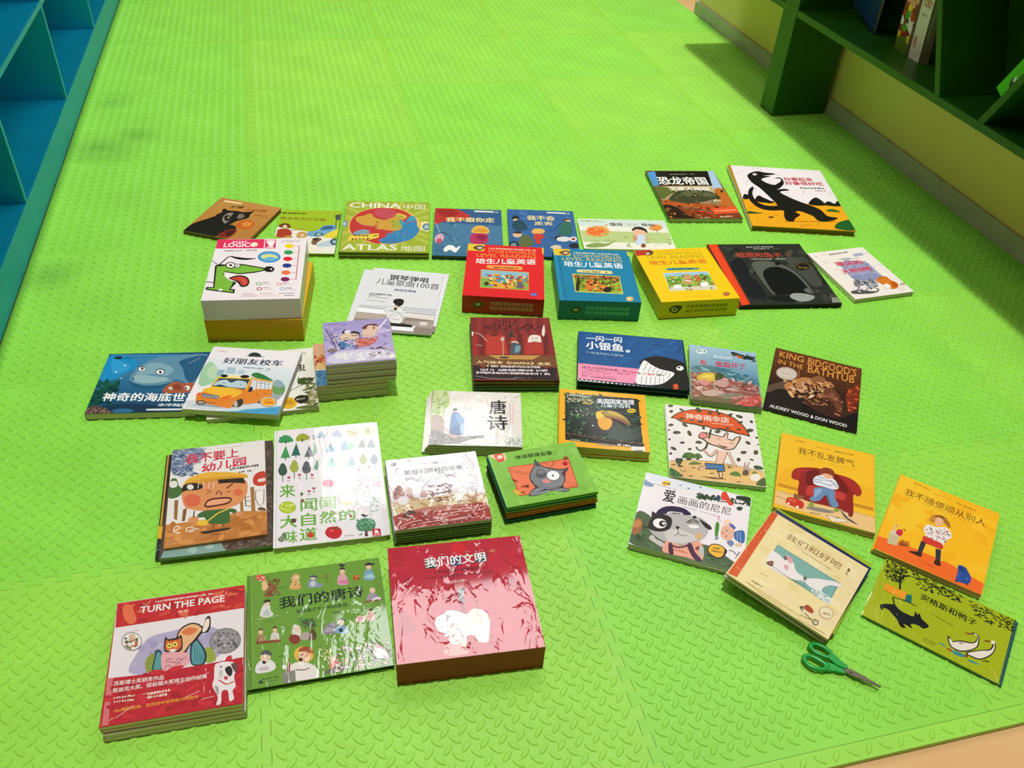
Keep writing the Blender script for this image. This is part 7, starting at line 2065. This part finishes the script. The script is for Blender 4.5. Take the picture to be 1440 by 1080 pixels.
book('picture_book', 'yellow picture book with a child slumped in a red armchair', 'book', 'yellow armchair picture books', place(1.0444, 1.0971, 0.01063, -31.67), 0.206, 0.2458, 0.00517, 'soft', '#e8b428', '#c8a880', '#d8ccac', [
 ('P','#f2bc28',[1,999,977,990,990,1,13,57]),
 ('S','#eeb020',[8,388,191,573,683,572,978,512,982,305,688,330,19,268]),
 ('P','#c88a1e',[21,307,982,298,984,255,19,268]),
 ('P','#e8c084',[17,222,987,192,996,1,12,49]),
 ('P','#d0a466',[23,149,174,130,169,118,19,125]),
 ('P','#d8a860',[17,222,987,192,987,177,16,202]),
 ('T','我不乱发脾气','#4a3a12',0,[194,762,597,0,0,94]),
 ('D','#a8841a',5,[154,930,109,-2,0,24]),
 ('D','#b8941e',18,[348,908,190,7,0,12]),
 ('D','#7a5a14',14,[576,910,201,6,0,17]),
 ('D','#c89a1e',34,[232,720,571,-1,0,10]),
 ('S','#8f1f1c',[147,464,181,546,289,600,412,628,486,620,609,612,756,596,841,530,865,446,830,390,782,390,784,156,738,156,574,176,374,171,253,192,224,272,228,396,166,407]),
 ('S','#a82a24',[156,466,188,532,290,584,400,600,341,557,245,511,238,430,178,419]),
 ('S','#a82a24',[609,596,756,583,835,520,853,442,823,403,769,446,684,541]),
 ('S','#c03a34',[307,299,327,366,387,385,471,381,687,389,706,336,665,293,522,307,334,247]),
 ('S','#6f1614',[305,546,413,604,609,596,709,488,722,401,663,397,613,457,374,396,308,375]),
 ('S','#8a1a18',[453,255,522,307,618,278,620,191,479,190]),
 ('P','#7a2a1a',[732,154,779,161,773,117,739,120]),
 ('S','#8a3a1c',[427,569,437,620,484,659,546,663,584,627,580,555,549,577,488,573,446,544]),
 ('S','#e8b08c',[452,546,487,581,549,577,574,553,539,518,478,507]),
 ('S','#dfe4ec',[372,442,387,501,452,546,514,518,575,538,618,490,632,433,579,400,494,404,398,404]),
 ('C','#2a3a6a',159,[382,476,467,480]),
 ('C','#2a3a6a',158,[378,444,468,449]),
 ('C','#2a3a6a',160,[417,519,490,511]),
 ('C','#2a3a6a',158,[469,442,565,442]),
 ('C','#2a3a6a',159,[551,499,625,469]),
 ('C','#2a3a6a',158,[564,472,632,433]),
 ('C','#2a3a6a',159,[491,495,563,503]),
 ('S','#6a8ab0',[388,355,495,397,591,389,600,302,637,225,620,191,574,183,535,281,498,300,454,226,396,193,355,194,358,233,387,264]),
 ('S','#4f6e98',[502,361,522,307,574,183,537,223]),
 ('S','#8aa8cc',[401,344,472,366,428,277,393,251]),
 ('S','#8aa03a',[340,131,362,175,391,169,388,117,353,113]),
 ('S','#8aa03a',[587,137,609,173,644,177,639,139]),
 ('S','#8a8478',[319,88,388,124,575,133,576,105,437,82]),
 ('S','#c8301e',[117,104,136,162,219,174,292,145,290,79,250,59,130,79]),
 ('S','#d8503a',[143,149,208,163,222,123,151,115]),
 ('E','#f0e0d0',[144,87,12,4,1,-14]),
 ('E','#f0e0d0',[235,72,13,4,1,-16]),
 ('S','#8a5a3a',[189,172,197,234,240,217,288,218,278,185,219,169]),
 ('P','#e8dcc0',[519,65,739,71,705,35,579,4]),
 ('L','#7a6a4a',127,[519,65,739,71,705,35,579,4,519,65]),
 ('D','#6a3a2a',3,[607,60,46,3,0,14]),
 ('P','#6a5a5a',[644,191,739,99,843,41,762,57,693,99]),
 ('L','#e8e0d8',102,[656,180,745,94]),
 ('D','#8a7a5a',6,[360,36,102,9,0,20]),
 ('S','#a8946a',[304,1,396,1,536,1,467,1])], 'gloss', (0, 0, 0, 0))
book('picture_book', 'second book from the top in the stack under the red armchair book', 'book', 'yellow armchair picture books', place(1.046, 1.0973, 0.00532, -31.66), 0.206, 0.2458, 0.00517, 'soft', '#e8b428', '#c8a880', '#d8ccac', None, 'gloss', (0, 0, 0, 0))
book('picture_book', 'bottom book of the stack under the red armchair book', 'book', 'yellow armchair picture books', place(1.0443, 1.0973, 0.0, -31.98), 0.206, 0.2458, 0.00517, 'soft', '#e8b428', '#c8a880', '#d8ccac', None, 'gloss', (0, 0, 0, 0))
book('picture_book', 'yellow picture book with a child in black boots and arms crossed', 'book', 'black boots picture books', place(1.2043, 0.9206, 0.00727, -45.43), 0.2053, 0.252, 0.00712, 'soft', '#f0b01e', '#e88a2a', '#ccbc98', [
 ('P','#f4b81e',[1,999,989,984,994,1,1,12]),
 ('P','#ee6a24',[1,155,286,186,677,184,996,125,992,1,1,8]),
 ('S','#f2c22a',[7,978,367,998,568,708,246,347,26,406]),
 ('K',['#f6be2a','#f0b01a'],24,2522,[18,963,966,949,998,222,10,216],2,2),
 ('T','我不随便顺从别人','#6a4a10',0,[96,763,798,-2,0,89]),
 ('D','#c88a1a',7,[152,947,173,-12,0,23]),
 ('D','#d89a1a',16,[349,919,180,4,0,11]),
 ('D','#a8741a',13,[587,911,191,-2,0,17]),
 ('D','#d8a01e',34,[280,736,510,-4,0,9]),
 ('S','#a8702a',[394,574,405,645,490,692,566,652,599,589,566,588,533,615,485,589,422,571]),
 ('S','#c88a3a',[392,610,429,658,450,624,414,576]),
 ('E','#eab48c',[482,605,38,21,12,-55]),
 ('S','#8a5a24',[427,639,465,679,519,681,518,653,471,654]),
 ('S','#eae0dc',[368,451,393,519,472,527,544,567,602,545,628,480,578,408,582,359,512,346,421,339,395,395]),
 ('K',['#b83a34','#8a8a80','#3a4a3a','#e8c8c0'],50,296,[371,471,598,561,616,412,421,339],1.6,3),
 ('S','#d03a2a',[386,320,389,365,455,367,561,364,574,303,471,297,394,289]),
 ('P','#2f343c',[378,298,425,298,417,165,376,168]),
 ('P','#2f343c',[520,282,570,292,590,160,550,147]),
 ('S','#3a2418',[301,127,348,152,409,169,420,125,368,121]),
 ('S','#3a2418',[546,111,543,151,585,166,600,116]),
 ('P','#c8b890',[83,257,181,258,188,132,98,117]),
 ('S','#d8c8a8',[83,248,123,297,185,260,140,236]),
 ('S','#c82a4a',[138,270,157,325,200,313,189,254]),
 ('C','#a83a1a',176,[177,327,210,354,210,328]),
 ('L','#d8c0a0',264,[116,275,119,366,145,345]),
 ('E','#b8601e',[224,195,28,16,7,-26]),
 ('E','#c8702a',[267,201,23,13,8,-30]),
 ('S','#8a4a1a',[199,164,232,191,286,186,228,154]),
 ('S','#2a4a94',[757,41,757,137,749,207,811,216,842,184,876,139,881,78,856,48,784,32]),
 ('S','#1e3a7c',[751,199,801,202,785,153]),
 ('K',['#5a7ac4','#3a5aa8'],20,226,[757,137,862,147,870,72,776,44],1.2,4),
 ('L','#1e3a7c',334,[847,59,867,39]),
 ('L','#1e3a7c',279,[763,44,765,17]),
 ('D','#b8481a',8,[432,73,117,-5,0,16])], 'gloss', (0, 0, 0, 0))
book('picture_book', 'book lying directly under the black boots book', 'book', 'black boots picture books', place(1.2035, 0.9214, 0.0, -45.91), 0.2053, 0.252, 0.00712, 'soft', '#f0b01e', '#e88a2a', '#ccbc98', None, 'gloss', (0, 0, 0, 0))
book('picture_book', 'pale yellow book with two white animals and an orange spine, on its stack', 'book', 'books in the pale yellow stack', place(0.8472, 0.868, 0.0319, -51.61, 4.98), 0.2064, 0.2062, 0.00522, 'soft', '#f2dfa8', '#d84a1e', '#e0d0a8', [
 ('P','#f2dfa8',[1,999,988,993,999,1,10,10]),
 ('P','#d84a1e',[1,999,64,993,95,28,10,10]),
 ('K',['#f0a890','#e87850'],26,195,[1,920,59,962,81,87,20,53],2,2),
 ('K',['#f4e4b4','#ecd69a','#f0dcae'],30,1951,[90,965,980,974,999,26,140,31],2,4),
 ('T','我们和好吧','#8a5a2a',0,[241,776,548,20,0,81]),
 ('T','!','#8a5a2a',0,[847,792,26,-10,0,87]),
 ('D','#c8a86a',6,[343,743,81,12,0,10]),
 ('D','#c8a86a',12,[434,732,295,-5,0,16]),
 ('P','#6a9a98',[219,650,851,648,859,353,228,362]),
 ('P','#7ab0ac',[227,640,838,636,849,361,241,374]),
 ('S','#f0e8ea',[204,528,265,550,335,533,342,587,429,550,481,484,564,470,606,442,570,420,473,364,330,343,238,372]),
 ('S','#8a4a4a',[231,388,270,437,291,375,251,361]),
 ('S','#e8a0ac',[339,560,368,599,416,562,401,525]),
 ('S','#6a5a64',[326,547,331,576,363,559,352,525]),
 ('S','#e0a8b0',[365,468,401,490,418,436,389,432]),
 ('S','#f0e8ea',[585,456,646,525,740,590,826,636,892,619,796,563,752,489,750,421,665,409,607,421]),
 ('S','#dfe8e8',[676,385,743,437,806,429,868,422,854,348,748,354]),
 ('K',['#5a7a7a','#a8c8c4'],30,242,[683,403,799,445,862,363,738,344],2,6),
 ('C','#4a5a5a',123,[249,382,473,364,644,389]),
 ('E','#6a6a5a',[581,464,13,12,10,-22]),
 ('D','#c8b484',5,[234,219,79,13,0,15]),
 ('D','#8a7a4a',7,[211,80,108,8,0,22]),
 ('S','#a83a2a',[699,159,720,211,780,192,788,157,750,143]),
 ('C','#4a4038',177,[669,142,701,119,769,98,842,62]),
 ('E','#5a5048',[847,84,21,19,12,-29]),
 ('E','#d8d0b8',[847,84,14,12,8,-19]),
 ('S','#5a5a4a',[672,135,687,169,712,129]),
 ('C','#4a4038',117,[710,65,778,76,834,116]),
 ('L','#e8e8e0',147,[695,134,742,94]),
 ('E','#c8a890',[879,245,63,20,9,-73]),
 ('E','#f0e2bc',[879,245,55,18,8,-63]),
 ('C','#b89a7a',118,[827,235,863,184,928,203]),
 ('D','#a89070',3,[859,212,67,30,0,29]),
 ('L','#c8b070',208,[193,47,466,50,717,50]),
 ('L','#e8d898',264,[497,15,767,35,968,36]),
 ('L','#a8905a',145,[698,1,954,34]),
 ('L','#b8a068',149,[179,45,343,22,552,24]),
 ('D','#d8c890',4,[223,176,122,2,0,11])], 'film', (0, 0, 0, 0))
book('picture_book', 'navy edged book, second from the top under the pale yellow book', 'book', 'books in the pale yellow stack', place(0.859, 0.875, 0.02636, -52.76, 4.98), 0.2064, 0.2062, 0.00522, 'soft', '#1e2a5a', '#2a3a6a', '#e4e0e4', None, 'film', (0, 0, 0, 0))
book('picture_book', 'yellow green book, third from the top under the pale yellow book', 'book', 'books in the pale yellow stack', place(0.8697, 0.882, 0.02086, -50.96, 4.98), 0.2064, 0.2062, 0.00522, 'soft', '#a8c02a', '#a0b42a', '#e4e0e4', None, 'film', (0, 0, 0, 0))
book('picture_book', 'orange edged book, fourth from the top under the pale yellow book', 'book', 'books in the pale yellow stack', place(0.8626, 0.8799, 0.01571, -51.22, 4.98), 0.2064, 0.2062, 0.00522, 'soft', '#d8702a', '#c8c4d0', '#e4e0e4', None, 'film', (0, 0, 0, 0))
book('picture_book', 'bottom book of the stack under the pale yellow book', 'book', 'books in the pale yellow stack', place(0.8519, 0.8761, 0.01064, -52.43, 4.98), 0.2064, 0.2062, 0.00522, 'soft', '#c8c4c8', '#c8c8d4', '#e4e0e4', None, 'film', (0, 0, 0, 0))
book('picture_book', 'olive green landscape book with a running black dog and two geese', 'book', 'running black dog books', place(1.079, 0.7354, 0.00331, -48.26), 0.2434, 0.1652, 0.00316, 'hard', '#aab81c', '#aab81c', '#b0b88a', [
 ('P','#aab81c',[1,983,999,999,992,1,4,23]),
 ('P','#1f5a58',[987,996,999,999,999,29,992,1]),
 ('K',['#1e2416','#2a3018'],150,283,[1,977,182,999,164,722,43,679],3,2),
 ('K',['#1e2416','#2a3018'],70,307,[190,999,421,999,412,816,304,764],3,3),
 ('K',['#1e2416','#2a3018'],60,302,[415,976,606,986,606,854,428,834],3,4),
 ('K',['#1e2416','#2a3018'],110,298,[658,955,996,984,991,793,724,749],3,6),
 ('C','#1e2416',348,[177,624,157,736,156,826,202,900]),
 ('C','#1e2416',202,[185,882,120,856,24,889]),
 ('C','#1e2416',127,[202,900,335,932,471,926]),
 ('C','#1e2416',124,[666,898,802,920,962,885]),
 ('P','#f2a024',[64,611,230,627,237,503,68,504]),
 ('P','#1a7470',[230,598,269,626,284,511,235,490]),
 ('L','#1e1a16',148,[152,464,253,498,325,498]),
 ('S','#1a1a22',[91,245,98,285,146,338,171,365,148,448,156,457,184,369,237,320,284,319,326,323,334,363,330,412,354,385,363,416,387,358,419,331,453,296,422,231,383,240,348,223,334,197,351,154,312,162,285,154,310,119,276,102,235,171,187,223,153,250,120,245,119,201,102,215]),
 ('T','安格斯和鸭子','#26280f',1,[327,630,424,-14,0,103]),
 ('D','#6a7a14',14,[541,722,129,14,0,12]),
 ('D','#6a7a14',18,[436,486,180,-21,0,18]),
 ('D','#6a7a14',10,[445,91,99,12,0,13]),
 ('D','#6a7a14',8,[450,61,82,1,0,13]),
 ('D','#8a9a14',12,[370,715,132,14,0,10]),
 ('S','#2a2620',[591,295,615,291,629,256,683,325,757,376,779,440,776,497,758,497,728,481,754,529,788,510,801,444,801,345,758,239,697,163,643,163,615,201]),
 ('S','#f0e6d8',[605,280,629,256,639,248,685,307,759,358,786,427,781,493,762,502,748,503,764,520,784,495,793,436,792,345,755,256,698,184,650,180,623,209]),
 ('S','#8a5a1e',[690,460,723,489,737,485,718,454]),
 ('S','#2a2620',[738,188,773,256,833,340,878,400,890,482,877,517,898,529,915,479,909,365,878,264,835,188,785,171]),
 ('S','#f0e6d8',[751,192,779,246,835,327,885,387,900,473,891,512,900,508,908,461,901,365,872,276,833,205,787,189]),
 ('S','#8a5a1e',[827,483,859,517,874,507,850,478]),
 ('E','#f0e6d8',[888,519,14,15,3,-24]),
 ('S','#3a8a94',[550,150,581,154,612,129,647,138,734,155,731,113,671,96,608,125,566,137]),
 ('S','#3a8a94',[774,121,852,130,812,105,769,96]),
 ('S','#a84a24',[612,129,647,138,647,108,620,108]),
 ('S','#8a3a1a',[734,155,757,180,755,130]),
 ('L','#1e1a16',163,[853,188,900,230]),
 ('L','#1e1a16',116,[865,230,891,201]),
 ('D','#8a7a64',4,[674,261,32,27,0,27]),
 ('L','#e8e08a',92,[916,143,960,98,983,20]),
 ('L','#e8e8a0',114,[884,1,932,1,981,1])], 'wrap', (0, 0, 0, 0))
book('picture_book', 'teal edged book lying directly under the running black dog book', 'book', 'running black dog books', place(1.0817, 0.732, 0.0, -48.33), 0.2434, 0.1652, 0.00316, 'hard', '#1f5a58', '#1f5a58', '#6a8a6a', None, 'wrap', (0, 0, 0, 0))
